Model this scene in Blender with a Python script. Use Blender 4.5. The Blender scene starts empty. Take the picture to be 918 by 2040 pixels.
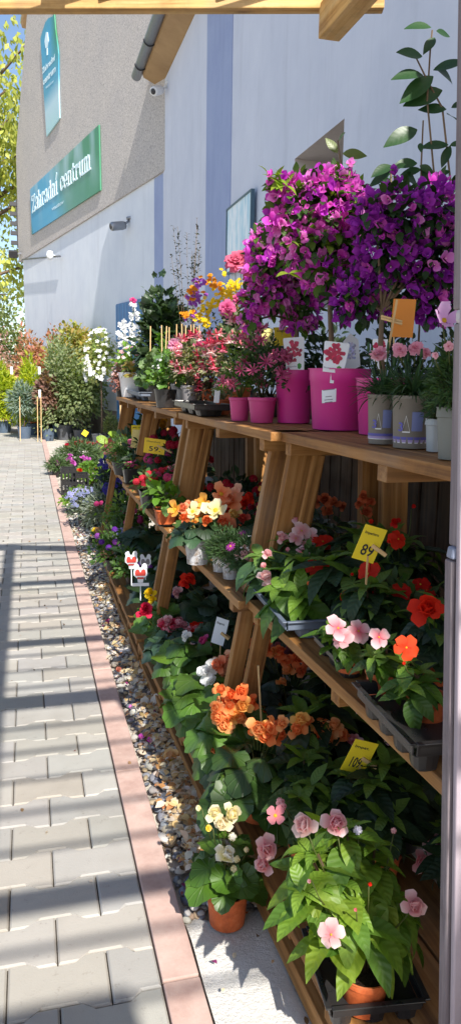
import bpy, math, random
import numpy as np
from mathutils import Vector, Matrix
from math import sin, cos, pi, radians, atan2, sqrt
RND = random.Random(11)
SC = bpy.context.scene
COL = SC.collection

# ------------------------------------------------------------------ camera
PW, PH, FOC, CAMH = 918.0, 2040.0, 1480.0, 1.4
YAW, PITCH, ROLL = 0.26501, 0.17646, 0.015
Fv = Vector((sin(YAW)*cos(PITCH), cos(YAW)*cos(PITCH), -sin(PITCH)))
Rv = Vector((cos(YAW), -sin(YAW), 0)); Uv = Rv.cross(Fv)
R2 = Rv*cos(ROLL)+Uv*sin(ROLL); U2 = -Rv*sin(ROLL)+Uv*cos(ROLL)
CP = Vector((0, 0, CAMH))
cd = bpy.data.cameras.new('camera'); cam = bpy.data.objects.new('camera', cd); COL.objects.link(cam)
cd.sensor_fit = 'VERTICAL'; cd.sensor_height = 36.0; cd.sensor_width = 36.0*PW/PH
cd.lens = 36.0*FOC/PH; cd.clip_start = 0.05; cd.clip_end = 2000
M = Matrix((( R2.x, U2.x, -Fv.x, CP.x), (R2.y, U2.y, -Fv.y, CP.y), (R2.z, U2.z, -Fv.z, CP.z), (0, 0, 0, 1)))
cam.matrix_world = M
SC.camera = cam
# ------------------------------------------------------------------ sun, sky, exposure
SUN = Vector((0.115, -1.1, 1.0)).normalized()
sd = bpy.data.lights.new('sun', 'SUN'); so = bpy.data.objects.new('sun', sd); COL.objects.link(so)
sd.energy = 5.0; sd.angle = radians(0.53); sd.color = (1.0, 0.95, 0.87)
so.rotation_mode = 'QUATERNION'; so.rotation_quaternion = SUN.to_track_quat('Z', 'Y'); so.location = SUN*30
wd = bpy.data.worlds.new('World'); SC.world = wd; wd.use_nodes = True
wn = wd.node_tree.nodes; wl = wd.node_tree.links
sky = wn.new('ShaderNodeTexSky'); sky.sky_type = 'NISHITA'; sky.sun_disc = False
sky.sun_elevation = math.asin(SUN.z); sky.sun_rotation = atan2(SUN.x, SUN.y)
sky.altitude = 300; sky.air_density = 1.0; sky.dust_density = 1.2; sky.ozone_density = 1.2
bg = wn['Background']; wl.new(sky.outputs[0], bg.inputs[0]); bg.inputs[1].default_value = 0.12
SC.view_settings.view_transform = 'Standard'; SC.view_settings.look = 'None'
SC.view_settings.exposure = 0.75; SC.view_settings.gamma = 1.0
SC.render.engine = 'CYCLES'
SC.cycles.max_bounces = 6; SC.cycles.transparent_max_bounces = 8

# ------------------------------------------------------------------ photo-to-place helpers (read off distances once)
def ray(x, y): return Fv+R2*((x-PW/2)/FOC)-U2*((y-PH/2)/FOC)
def onZ(x, y, z): r = ray(x, y); return CP+r*((z-CAMH)/r.z)
def onX(x, y, X): r = ray(x, y); return CP+r*(X/r.x)
def onY(x, y, Y): r = ray(x, y); return CP+r*(Y/r.y)
def onP(x, y, P0, N): r = ray(x, y); return CP+r*((P0-CP).dot(N)/r.dot(N))
def mpx(p): return (Vector(p)-CP).dot(Fv)/FOC       # metres per photo pixel there
def L3(r, g, b, k=1.0):
    f = lambda c: (c/12.92 if c <= .04045 else ((c+.055)/1.055)**2.4)*k
    return (f(r/255), f(g/255), f(b/255))
def mixc(a, b, t): return tuple(a[i]*(1-t)+b[i]*t for i in range(3))
def jit(c, s=.15):
    k = 1+RND.uniform(-s, s); return (min(1, c[0]*k*(1+RND.uniform(-s, s)*.4)), min(1, c[1]*k), min(1, c[2]*k*(1+RND.uniform(-s, s)*.4)))

# ------------------------------------------------------------------ materials
class NT:
    def __init__(s, name):
        s.m = bpy.data.materials.new(name); s.m.use_nodes = True
        s.n = s.m.node_tree.nodes; s.l = s.m.node_tree.links; s.b = s.n['Principled BSDF']; s.out = s.n['Material Output']
    def new(s, t, **k):
        n = s.n.new(t)
        for a, v in k.items(): setattr(n, a, v)
        return n
    def link(s, a, b): s.l.new(a, b)
    def math(s, op, a, b=None, clamp=False):
        n = s.new('ShaderNodeMath', operation=op); n.use_clamp = clamp
        for i, v in enumerate((a, b)):
            if v is None: continue
            if isinstance(v, (int, float)): n.inputs[i].default_value = v
            else: s.link(v, n.inputs[i])
        return n.outputs[0]
    def noise(s, vec, scale, detail=3, rough=.6):
        n = s.new('ShaderNodeTexNoise'); n.inputs['Scale'].default_value = scale; n.inputs['Detail'].default_value = detail
        n.inputs['Roughness'].default_value = rough
        if vec is not None: s.link(vec, n.inputs['Vector'])
        return n.outputs['Fac']
    def ramp(s, fac, pts):
        n = s.new('ShaderNodeValToRGB'); e = n.color_ramp.elements
        while len(e) < len(pts): e.new(.5)
        for i, (p, c) in enumerate(pts): e[i].position = p; e[i].color = (c[0], c[1], c[2], 1)
        s.link(fac, n.inputs[0]); return n.outputs[0]
    def mix(s, fac, a, b, mode='MIX'):
        n = s.new('ShaderNodeMix', data_type='RGBA', blend_type=mode)
        for i, v in ((0, fac), (6, a), (7, b)):
            if isinstance(v, (int, float)): n.inputs[i].default_value = v
            elif isinstance(v, tuple): n.inputs[i].default_value = (v[0], v[1], v[2], 1)
            else: s.link(v, n.inputs[i])
        return n.outputs[2]
    def bump(s, h, strength=.3, dist=.01):
        n = s.new('ShaderNodeBump'); n.inputs['Strength'].default_value = strength; n.inputs['Distance'].default_value = dist
        s.link(h, n.inputs['Height']); s.link(n.outputs[0], s.b.inputs['Normal']); return n.outputs[0]
    def obj(s): return s.new('ShaderNodeTexCoord').outputs['Object']
    def attr(s, name, o='Color'): return s.new('ShaderNodeAttribute', attribute_name=name).outputs[o]
    def mapping(s, vec, sc):
        n = s.new('ShaderNodeMapping'); n.inputs['Scale'].default_value = sc; s.link(vec, n.inputs[0]); return n.outputs[0]
    def set(s, rough=None, spec=None, metal=None, base=None):
        if rough is not None: s.b.inputs['Roughness'].default_value = rough
        if spec is not None: s.b.inputs['Specular IOR Level'].default_value = spec
        if metal is not None: s.b.inputs['Metallic'].default_value = metal
        if base is not None: s.b.inputs['Base Color'].default_value = (*base, 1)
        return s
    def base(s, c): s.link(c, s.b.inputs['Base Color'])
    def rough(s, c): s.link(c, s.b.inputs['Roughness'])

def leafmat(name, kind, rough=.42, trans=.3, vein=.35, bmp=.22):
    t = NT(name); c = t.attr('Col'); uv = t.attr('uvp', 'Vector')
    sp = t.new('ShaderNodeSeparateXYZ'); t.link(uv, sp.inputs[0])
    au = t.math('ABSOLUTE', sp.outputs[0])
    if kind == 'long':
        mid = t.math('SUBTRACT', 1.0, t.math('MULTIPLY', au, 9.0), True)
        w = t.math('SINE', t.math('MULTIPLY', t.math('SUBTRACT', sp.outputs[1], t.math('MULTIPLY', au, .16)), 46.0))
        side = t.math('MULTIPLY', t.math('SUBTRACT', w, .45, True), 1.3, True)
        v = t.math('MAXIMUM', mid, side)
        t.bump(w, bmp, .003)
    else:
        v = t.math('SUBTRACT', 1.0, t.math('MULTIPLY', au, 5.0), True)
        t.bump(v, .5, .004)
    n = t.noise(t.obj(), 60, 2)
    c1 = t.mix(t.math('MULTIPLY', n, .35), c, t.mix(1.0, c, (.35, .5, .3), 'MULTIPLY'))
    lt = t.mix(1.0, c1, (1.9, 1.6, 1.9), 'MULTIPLY')
    c2 = t.mix(t.math('MULTIPLY', v, vein), c1, lt)
    bn = t.noise(t.obj(), 38, 5, .75); c2 = t.mix(t.math('MULTIPLY', t.math('SUBTRACT', bn, .62, True), 3.5, True), c2, (.16, .12, .03))
    yl = t.noise(t.obj(), 7, 3, .6); c2 = t.mix(t.math('MULTIPLY', t.math('SUBTRACT', yl, .5, True), 1.2, True), c2, t.mix(1.0, c2, (2.2, 1.5, 1.0), 'MULTIPLY'))
    t.base(c2); t.set(rough, .45)
    tr = t.new('ShaderNodeBsdfTranslucent'); t.link(t.mix(1.0, c2, (1.7, 1.9, .5), 'MULTIPLY'), tr.inputs[0])
    mx = t.new('ShaderNodeMixShader'); mx.inputs[0].default_value = trans
    t.link(t.b.outputs[0], mx.inputs[1]); t.link(tr.outputs[0], mx.inputs[2]); t.link(mx.outputs[0], t.out.inputs[0])
    return t.m
def petalmat():
    t = NT('petal'); c = t.attr('Col'); t.base(c); t.set(.6, .25)
    w = t.noise(t.obj(), 90, 2); t.bump(w, .25, .003)
    tr = t.new('ShaderNodeBsdfTranslucent'); t.link(c, tr.inputs[0])
    mx = t.new('ShaderNodeMixShader'); mx.inputs[0].default_value = .5
    t.link(t.b.outputs[0], mx.inputs[1]); t.link(tr.outputs[0], mx.inputs[2]); t.link(mx.outputs[0], t.out.inputs[0])
    return t.m
MLEAF = leafmat('leaf_veined', 'long', .46, .24, .26); MROUND = leafmat('leaf_round', 'round', .42, .15, .26)
MSMALL = leafmat('leaf_small', 'long', .5, .35, .15); MPETAL = petalmat()
MGLOSS = leafmat('leaf_glossy', 'long', .42, .10, .08, .04)
_pc = {}
def plastic(rgb, rough=.4, dirt=.25, metal=0, spec=.5):
    k = (tuple(round(v, 3) for v in rgb), rough, dirt, metal)
    if k in _pc: return _pc[k]
    t = NT('plastic'); n = t.noise(t.obj(), 35, 5, .7); n2 = t.noise(t.obj(), 9, 3)
    d = t.mix(t.math('MULTIPLY', t.math('MULTIPLY', n, n2), dirt*2.2), rgb, mixc(rgb, (.22, .17, .12), .7))
    t.base(d); t.set(rough, spec, metal); t.rough(t.math('ADD', t.math('MULTIPLY', n, .3), rough-.1))
    _pc[k] = t.m; return t.m
def claymat():
    t = NT('terracotta'); n = t.noise(t.obj(), 22, 5, .7)
    t.base(t.ramp(n, [(.3, L3(150, 70, 38)), (.55, L3(196, 98, 52)), (.75, L3(206, 128, 88))])); t.set(.6, .3); t.bump(n, .15, .002)
    return t.m
MCLAY = claymat()
def soilmat():
    t = NT('soil'); n = t.noise(t.obj(), 120, 4, .8)
    t.base(t.ramp(n, [(.35, (.012, .008, .006)), (.6, (.05, .033, .022)), (.75, (.14, .11, .08))])); t.set(.95, .1); t.bump(n, 1, .01); return t.m
MSOIL = soilmat()
def woodmat(name, c1, c2, c3, rough=.65):
    t = NT(name); uv = t.attr('uvp', 'Vector')
    n1 = t.noise(t.mapping(uv, (1.6, 42, 42)), 1.0, 5, .65)
    n2 = t.noise(t.mapping(uv, (.9, 7, 7)), 1.0, 3, .5)
    kn = t.new('ShaderNodeTexVoronoi'); t.link(t.mapping(uv, (3.2, 13, 13)), kn.inputs[0]); kn.inputs['Scale'].default_value = 1
    k = t.math('SUBTRACT', 1.0, t.math('MULTIPLY', kn.outputs['Distance'], 7.0), True)
    b = t.ramp(n1, [(.3, c1), (.5, c2), (.72, c3)])
    b = t.mix(t.math('MULTIPLY', n2, .6), b, t.mix(1.0, b, (.55, .5, .45), 'MULTIPLY'))
    b = t.mix(t.math('MULTIPLY', k, .8), b, tuple(v*.3 for v in c1))
    dn = t.noise(t.obj(), 4.5, 6, .75); b = t.mix(t.math('MULTIPLY', t.math('SUBTRACT', dn, .50, True), 2.6, True), b, t.mix(1.0, b, (.42, .40, .40), 'MULTIPLY'))
    gy = t.noise(t.obj(), 1.7, 4, .6); b = t.mix(t.math('MULTIPLY', t.math('SUBTRACT', gy, .52, True), 2.2, True), b, (.20, .17, .14))
    t.base(b); t.set(rough, .3); t.bump(n1, .5, .004); return t.m
MWOOD = woodmat('stained_wood', L3(110, 70, 35), L3(160, 112, 60), L3(190, 144, 90))
MPINE = woodmat('fresh_pine', L3(178, 130, 66), L3(222, 180, 112), L3(240, 208, 150))
MGREYW = woodmat('weathered_grey', L3(96, 88, 92), L3(136, 126, 132), L3(168, 158, 160), .8)
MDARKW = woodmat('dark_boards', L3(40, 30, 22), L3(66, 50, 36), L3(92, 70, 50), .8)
MTRUNK = woodmat('bark', L3(70, 56, 44), L3(110, 92, 74), L3(140, 122, 100), .9)
MSTICK = woodmat('light_stick', L3(190, 150, 96), L3(222, 188, 134), L3(236, 210, 164))

# ------------------------------------------------------------------ mesh building
class T:                                         # a small template shape
    def __init__(s, V, F, uv, t): s.V = np.array(V, float); s.F = F; s.uv = np.array(uv, float); s.t = np.array(t, float)
def join(parts):
    V, F, uv, t, n = [], [], [], [], 0
    for tm, m in parts:
        m = np.array(m); V.append(tm.V@m[:3, :3].T+m[:3, 3]); F += [tuple(i+n for i in f) for f in tm.F]
        uv.append(tm.uv); t.append(tm.t); n += len(tm.V)
    return T(np.vstack(V), F, np.vstack(uv), np.concatenate(t))
def frame(pos, d, up, s=1.0, sx=1.0):
    y = Vector(d).normalized(); z = Vector(up); z = z-y*z.dot(y)
    if z.length < 1e-4: z = y.orthogonal()
    z.normalize(); x = y.cross(z)
    return np.array([[x[i]*s*sx, y[i]*s, z[i]*s, pos[i]] for i in range(3)]+[[0, 0, 0, 1]])
def fz(pos, n, s=1.0, spin=None):                # flower facing n
    n = Vector(n).normalized(); a = n.orthogonal().normalized(); b = n.cross(a)
    q = RND.uniform(0, 2*pi) if spin is None else spin
    return frame(pos, a*cos(q)+b*sin(q), n, s)
class MB:
    def __init__(s): s.V = []; s.F = []; s.UV = []; s.C = []; s.n = 0
    def add(s, tm, m, ca, cb=None, cc=(.8, .55, .05)):
        m = np.asarray(m); s.V.append(tm.V@m[:3, :3].T+m[:3, 3]); n = s.n
        s.F += [tuple(i+n for i in f) for f in tm.F]
        uv = tm.uv.copy(); s.UV.append(uv)
        cb = ca if cb is None else cb; t = np.clip(tm.t, 0, 1)[:, None]
        c = np.array(ca)*(1-t)+np.array(cb)*t; c[tm.t > 1.5] = cc
        s.C.append(c); s.n += len(tm.V)
    def raw(s, V, F, c=(.5, .5, .5), uv=None):
        V = np.array(V, float); n = s.n; s.V.append(V); s.F += [tuple(i+n for i in f) for f in F]
        s.UV.append(V.copy() if uv is None else np.array(uv, float)); s.C.append(np.tile(np.array(c, float), (len(V), 1))); s.n += len(V)
    def box(s, c, size, rot=None, col=(.5, .5, .5)):
        hx, hy, hz = [v/2 for v in size]; P = [(x, y, z) for x in (-hx, hx) for y in (-hy, hy) for z in (-hz, hz)]
        ax = sorted(range(3), key=lambda i: -size[i]); o = [RND.uniform(0, 9) for _ in range(3)]
        uv = [(p[ax[0]]+o[0], p[ax[1]]+o[1], p[ax[2]]+o[2]) for p in P]
        R = Matrix.Identity(3) if rot is None else rot
        V = [tuple(R@Vector(p)+Vector(c)) for p in P]
        s.raw(V, [(0, 1, 3, 2), (4, 6, 7, 5), (0, 4, 5, 1), (2, 3, 7, 6), (0, 2, 6, 4), (1, 5, 7, 3)], col, uv)
    def beam(s, p, q, w, h, up=(0, 0, 1), col=(.5, .5, .5)):     # box from p to q, w across, h along up
        p = Vector(p); q = Vector(q); y = (q-p).normalized(); z = Vector(up); z = (z-y*z.dot(y)).normalized(); x = y.cross(z)
        R = Matrix((x, y, z)).transposed(); s.box((p+q)/2, (w, (q-p).length, h), R, col)
    def tube(s, pts, r0, r1=None, col=(.1, .2, .05), k=5):
        r1 = r0 if r1 is None else r1; pts = [Vector(p) for p in pts]; V = []; F = []; uv = []; n = len(pts)
        d0 = (pts[-1]-pts[0]).normalized(); a = d0.orthogonal().normalized()
        for i, p in enumerate(pts):
            d = (pts[min(i+1, n-1)]-pts[max(i-1, 0)]).normalized(); b = d.cross(a).normalized(); a2 = b.cross(d); r = r0+(r1-r0)*i/(n-1)
            for j in range(k):
                q = 2*pi*j/k; V.append(p+a2*r*cos(q)+b*r*sin(q)); uv.append((p.length, r*cos(q), r*sin(q)))
            if i:
                for j in range(k): F.append(((i-1)*k+j, (i-1)*k+(j+1) % k, i*k+(j+1) % k, i*k+j))
        F.append(tuple(range(k))[::-1]); F.append(tuple((n-1)*k+j for j in range(k)))
        s.raw([tuple(v) for v in V], F, col, uv)
    def lathe(s, prof, k=28, col=(.5, .5, .5), sq=0, m=None):     # prof (r,z) list
        V = []; F = []
        for i, (r, z) in enumerate(prof):
            for j in range(k):
                q = 2*pi*(j+.5)/k; c_, s_ = cos(q), sin(q)
                if sq: g = 1/max(abs(c_), abs(s_)); g = 1+(min(g, 1.30)-1)*sq
                else: g = 1
                V.append((r*c_*g, r*s_*g, z))
            if i:
                for j in range(k): F.append(((i-1)*k+j, (i-1)*k+(j+1) % k, i*k+(j+1) % k, i*k+j))
        if m is not None: V = [tuple(m@Vector(v)) for v in V]
        s.raw(V, F, col)
    def build(s, name, mat, parent=None, smooth=True, bevel=0, loc=None, link=True, shade=False):
        me = bpy.data.meshes.new(name)
        if s.n:
            V = np.vstack(s.V).astype(np.float32); ln = np.array([len(f) for f in s.F], np.int32)
            li = np.array([i for f in s.F for i in f], np.int32)
            me.vertices.add(len(V)); me.vertices.foreach_set('co', V.ravel())
            me.loops.add(len(li)); me.loops.foreach_set('vertex_index', li)
            me.polygons.add(len(ln)); st = np.zeros(len(ln), np.int32); st[1:] = np.cumsum(ln)[:-1]
            me.polygons.foreach_set('loop_start', st); me.polygons.foreach_set('loop_total', ln)
            me.polygons.foreach_set('use_smooth', np.full(len(ln), smooth))
            me.update(calc_edges=True)
            C = np.hstack([np.vstack(s.C), np.ones((len(V), 1))]).astype(np.float32)
            a = me.color_attributes.new('Col', 'FLOAT_COLOR', 'POINT'); a.data.foreach_set('color', C.ravel())
            a = me.attributes.new('uvp', 'FLOAT_VECTOR', 'POINT'); a.data.foreach_set('vector', np.vstack(s.UV).astype(np.float32).ravel())
        me.materials.append(mat)
        o = bpy.data.objects.new(name, me); COL.objects.link(o)
        if parent is not None: o.parent = parent
        if loc is not None: o.location = loc
        if bevel:
            b = o.modifiers.new('bevel', 'BEVEL'); b.width = bevel; b.segments = 2; b.limit_method = 'ANGLE'
        return o
def tag(o, label=None, cat=None, group=None, kind=None):
    if label: o['label'] = label
    if cat: o['category'] = cat
    if group: o['group'] = group
    if kind: o['kind'] = kind
    return o
def empty(name, loc, label, cat, group=None, rz=0):
    o = bpy.data.objects.new(name, None); COL.objects.link(o); o.location = loc; o.rotation_euler = (0, 0, rz); o.empty_display_size = .1
    return tag(o, label, cat, group)
def textmesh(name, s, mat, parent, m, w=None, h=None, off=0.0, ext=.0008):
    cu = bpy.data.curves.new(name, 'FONT'); cu.body = s; cu.size = 1; cu.offset = off; cu.extrude = .001; cu.resolution_u = 3
    tmp = bpy.data.objects.new(name, cu); COL.objects.link(tmp)
    bpy.context.view_layer.update(); me = bpy.data.meshes.new_from_object(tmp.evaluated_get(bpy.context.evaluated_depsgraph_get()))
    bpy.data.objects.remove(tmp)
    V = np.array([v.co[:] for v in me.vertices]); lo, hi = V.min(0), V.max(0)
    kx = w/(hi[0]-lo[0]); ky = h/(hi[1]-lo[1]) if h else kx
    for v in me.vertices:
        c = v.co; v.co = m@Vector(((c.x-lo[0])*kx, (c.y-lo[1])*ky, c.z*ext/.001))
    me.materials.clear(); me.materials.append(mat); me.name = name
    o = bpy.data.objects.new(name, me); COL.objects.link(o); o.parent = parent; return o
def mat_yz(p, x, y):                             # matrix with origin p, x axis, y axis
    x = Vector(x).normalized(); y = Vector(y); y = (y-x*y.dot(x)).normalized(); z = x.cross(y)
    return Matrix(((x.x, y.x, z.x, p[0]), (x.y, y.y, z.y, p[1]), (x.z, y.z, z.z, p[2]), (0, 0, 0, 1)))
# ================================================================== THE SETTING
# ---- ground sheet
def groundmat():
    t = NT('pale_grit'); o = t.obj(); n = t.noise(o, 3, 4); n2 = t.noise(o, 60, 5, .8)
    t.base(t.mix(n2, t.ramp(n, [(.3, L3(168, 160, 148)), (.7, L3(204, 198, 186))]), t.ramp(n2, [(.3, L3(120, 112, 102)), (.6, L3(210, 204, 194))])))
    t.set(.95, .1); t.bump(n2, .6, .01); return t.m
b = MB(); N = 40; V = []; F = []
for i in range(N+1):
    for j in range(N+1):
        x = -300+600*i/N; y = -100+900*j/N; V.append((x, y, -.032))
for i in range(N):
    for j in range(N): a = i*(N+1)+j; F.append((a, a+N+1, a+N+2, a+1))
b.raw(V, F); tag(b.build('ground', groundmat()), kind='structure')
# ---- interlocking paving blocks
KL, KR = .262, .352
def pavmat():
    t = NT('concrete_block'); o = t.obj(); c = t.attr('Col'); n = t.noise(o, 7, 5, .7); n2 = t.noise(o, 220, 3, .7)
    f = t.math('MULTIPLY', n, .55)
    d = t.mix(f, c, t.mix(1.0, c, (.66, .65, .64), 'MULTIPLY'))
    d = t.mix(t.math('MULTIPLY', n2, .3), d, (.42, .41, .39))
    n3 = t.noise(o, 1.3, 4, .7)
    st = t.math('MULTIPLY', t.math('SUBTRACT', n3, .50, True), 2.6, True); d = t.mix(t.math('MULTIPLY', st, .7), d, (.20, .175, .145)); n4 = t.noise(o, 28, 4, .8); d = t.mix(t.math('MULTIPLY', t.math('SUBTRACT', n4, .60, True), 3.0, True), d, (.14, .12, .10))
    t.base(d); t.set(.85, .25); t.bump(n2, .5, .002); return t.m
b = MB(); w, p, a = .2335, .1467, .0105
def blockpoly(w0, w1):
    s = .014
    top = [(w0, p/2+a), (w0+w*.25-s, p/2+a), (w0+w*.25+s, p/2-a), (w1-w*.25-s, p/2-a), (w1-w*.25+s, p/2+a), (w1, p/2+a)]
    return top+[(x, -y) for x, y in top[::-1]]
def halfpoly():
    s = .014; top = [(-w/2, p/2+a), (-w/4-s, p/2+a), (-w/4+s, p/2-a), (0, p/2-a)]
    return top+[(x, -y) for x, y in top[::-1]]
def addblock(P, cx, cy, col):
    n = len(P); mx = sum(q[0] for q in P)/n; z0 = RND.uniform(-.0012, .0012); tx = RND.uniform(-.004, .004)
    rings = []
    for g, z in ((.0016, -.03), (.0016, -.0045), (.0062, 0.0)):
        r = []
        for x, y in P:
            dx = x-mx; x2 = x-g*(1 if dx > 0 else -1)*(1 if abs(dx) > .01 else 0); y2 = y-g*(1 if y > 0 else -1)
            r.append((cx+x2, cy+y2, z+z0+tx*dx))
        rings.append(r)
    V = rings[0]+rings[1]+rings[2]; F = [tuple(range(2*n, 3*n))[::-1]]
    for k in (0, 1):
        for j in range(n): F.append((k*n+j, k*n+(j+1) % n, (k+1)*n+(j+1) % n, (k+1)*n+j))
    b.raw(V, F, col)
for r in range(-12, 190):
    cy = 1.491+p/2+r*p; odd = r % 2
    x = KL-.002-w/2 if odd else KL-.002
    if odd: pass
    for k in range(13):
        cx = x-k*w; base = RND.choice([L3(170, 166, 158), L3(160, 157, 150), L3(176, 172, 164), L3(166, 163, 158), L3(168, 162, 152)])
        col = jit(base, .075)
        if not odd and k == 0: addblock(halfpoly(), cx, cy, col)
        else: addblock(blockpoly(-w/2, w/2), cx, cy, col)
pave = tag(b.build('pavement', pavmat(), smooth=False), kind='structure')
# joint sand under the blocks
def flatmat(name, c1, c2, sc=80, bump=.5, rough=.95, d=.006):
    t = NT(name); n = t.noise(t.obj(), sc, 5, .75); t.base(t.ramp(n, [(.3, c1), (.7, c2)])); t.set(rough, .15); t.bump(n, bump, d); return t.m
b = MB(); b.box((-1.35, 13.4, -.02), (3.2, 29.6, .016)); tag(b.build('joint_sand', flatmat('sand', (.03, .025, .02), (.12, .10, .08)), smooth=False), kind='structure')
# ---- red kerb
def kerbmat():
    t = NT('red_concrete'); o = t.obj(); n = t.noise(o, 9, 5, .7); n2 = t.noise(o, 180, 4, .7)
    c = t.ramp(n, [(.3, L3(172, 142, 132)), (.5, L3(190, 162, 151)), (.7, L3(200, 176, 165))])
    sn = t.noise(o, 2.2, 5, .75); c = t.mix(t.math('MULTIPLY', t.math('SUBTRACT', sn, .52, True), 3.0, True), c, L3(136, 112, 102)); t.base(t.mix(t.math('MULTIPLY', n2, .4), c, L3(166, 142, 134))); t.set(.88, .2); t.bump(n2, .4, .002); return t.m
b = MB()
for i in range(-3, 20):
    b.box(((KL+KR)/2+RND.uniform(-.001, .001), 1.02+i*.98, -.03), (KR-KL-.002, .974, .066))
tag(b.build('kerb', kerbmat(), smooth=False, bevel=.004), kind='structure')
# ---- pale concrete slab near the camera and grit further off
def slabmat():
    t = NT('rough_cement'); o = t.obj(); n = t.noise(o, 6, 6, .75); n2 = t.noise(o, 90, 5, .8)
    c = t.ramp(n, [(.3, L3(218, 214, 206)), (.5, L3(232, 229, 223)), (.7, L3(238, 236, 231))])
    t.base(t.mix(t.math('MULTIPLY', n2, .35), c, L3(180, 175, 166))); t.set(.95, .1)
    t.bump(t.math('ADD', n, n2), .8, .012); return t.m
b = MB(); V = []; F = []; nx, ny = 14, 60
for i in range(nx+1):
    for j in range(ny+1):
        x = KR+.004+.235*i/nx; y = -.2+1.93*j/ny
        edge = min(1, (1.73-y)/.12, (nx-i)/2.5)
        V.append((x+ (RND.uniform(-.008, .008) if i == nx else 0), y+(RND.uniform(-.02, .02) if j == ny else 0), -.028+.026*max(0, edge)**.5+.003*sin(x*31+y*17)*edge+RND.uniform(-.001, .001)))
for i in range(nx):
    for j in range(ny): q = i*(ny+1)+j; F.append((q, q+ny+1, q+ny+2, q+1))
b.raw(V, F); tag(b.build('concrete_slab', slabmat()), kind='structure')
# ---- river pebbles (uncountable)
def ico(sub):
    import bmesh
    bm = bmesh.new(); bmesh.ops.create_icosphere(bm, subdivisions=sub, radius=1)
    bm.verts.ensure_lookup_table(); V = [v.co[:] for v in bm.verts]; F = [tuple(v.index for v in f.verts) for f in bm.faces]; bm.free()
    return T(V, F, [(0, 0, 0)]*len(V), [0]*len(V))
ICO2, ICO1 = ico(2), ico(1)
def pebmat():
    t = NT('pebbles'); c = t.attr('Col'); n = t.noise(t.obj(), 70, 4, .7); t.base(t.mix(t.math('MULTIPLY', n, .5), c, t.mix(1.0, c, (.45, .43, .42), 'MULTIPLY'))); t.set(.6, .35); t.bump(n, .2, .002); return t.m
b = MB()
PC = [L3(126, 130, 138), L3(104, 108, 120), L3(156, 155, 154), L3(186, 180, 168), L3(142, 142, 144), L3(164, 146, 120), L3(92, 96, 108), L3(146, 142, 138), L3(176, 166, 150), L3(140, 118, 98), L3(118, 122, 130), L3(206, 200, 190), L3(190, 186, 180)]
for i in range(9500):
    y = 1.0+7.2*RND.random()**1.7; x = KR+.008+RND.random()**.8*(.33 if y > 1.4 else .5)
    if y < 1.72 and x < KR+.235: continue
    s = RND.choice([.007, .009, .011, .013, .016]) if RND.random() < .93 else .021
    z = -.026+s*.45+RND.random()*.014+ (.012 if x > .42 else 0)
    c = jit(RND.choice(PC), .15); c = c if RND.random() < .8 or y < 5 else L3(206, 200, 188)
    m = Matrix.Translation((x, y, z))@Matrix.Rotation(RND.uniform(0, 6.3), 4, 'Z')@Matrix.Rotation(RND.uniform(-.5, .5), 4, 'X')@Matrix.Diagonal((s*RND.uniform(1.0, 1.5), s*RND.uniform(.75, 1.1), s*RND.uniform(.45, .75), 1))
    b.add(ICO2 if y < 3.0 else ICO1, m, c)
tag(b.build('pebbles', pebmat()), kind='stuff', label='grey, white and tan river pebbles filling the strip beside the red kerb', cat='pebbles')
b = MB()
for i in range(3600):
    y = 7.4+6*RND.random(); x = KR+.02+RND.random()*1.0; s = RND.uniform(.008, .016)
    b.add(ICO1, Matrix.Translation((x, y, -.03+s*.4))@Matrix.Diagonal((s*1.3, s, s*.6, 1)), jit(RND.choice([L3(214, 208, 198), L3(188, 182, 172), L3(160, 154, 146)]), .1))
tag(b.build('white_gravel', pebmat()), kind='stuff', label='pale gravel around the container plants beyond the stands', cat='gravel')

# ================================================================== BUILDINGS
XW = 2.6
W2P = onX(325, 500, XW); W2P.z = 0
_r = ray(-351, 740); D2 = Vector((_r.x, _r.y, 0)).normalized(); N2 = Vector((-D2.y, D2.x, 0))
if N2.x > 0: N2 = -N2
YC = W2P.y
def w2(x, y): # photo pixel on the gable wall -> (along, height)
    q = onP(x, y, W2P, N2); return ((q-W2P).dot(D2), q.z)
def w2w(a_, z, off=0): return W2P+D2*a_+N2*off+Vector((0, 0, z))
def plaster(name, c1, c2, bump=.12, c3=None):
    t = NT(name); o = t.obj(); n = t.noise(o, 1.1, 5, .65); n2 = t.noise(o, 45, 4, .7)
    c = t.ramp(n, [(.3, c1), (.7, c2)])
    st = t.noise(t.mapping(o, (3, 3, .35)), 1.2, 4, .7); c = t.mix(t.math('MULTIPLY', t.math('SUBTRACT', st, .52, True), 1.1), c, tuple(v*.62 for v in c1))
    t.base(c); t.set(.92, .15); t.bump(n2, bump, .01); return t.m
MWHITE = plaster('white_render', L3(196, 201, 215), L3(208, 212, 224))
MSTRIPE = plaster('blue_grey_paint', L3(146, 158, 192), L3(158, 170, 200))
def roughcast():
    t = NT('roughcast'); o = t.obj(); n = t.noise(o, 11, 7, .8); n2 = t.noise(o, 1.0, 5, .7); v = t.noise(o, 34, 4, .8)
    c = t.ramp(v, [(.34, L3(126, 122, 120)), (.46, L3(182, 176, 171)), (.62, L3(206, 199, 192)), (.78, L3(226, 220, 212))])
    c = t.mix(t.math('MULTIPLY', t.math('SUBTRACT', n2, .4, True), 1.6, True), c, t.mix(1.0, c, (.84, .86, .92), 'MULTIPLY'))
    c = t.mix(t.math('MULTIPLY', t.math('SUBTRACT', n, .5, True), 1.2, True), c, L3(150, 142, 134))
    t.base(c); t.set(.98, .05); t.bump(t.math('ADD', v, n), .5, .012); return t.m
MROUGH = roughcast()
MPLINTH = plaster('plinth', L3(112, 104, 98), L3(140, 132, 124), .4)
MDARK = plastic((.03, .03, .035), .4, .05)
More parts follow.
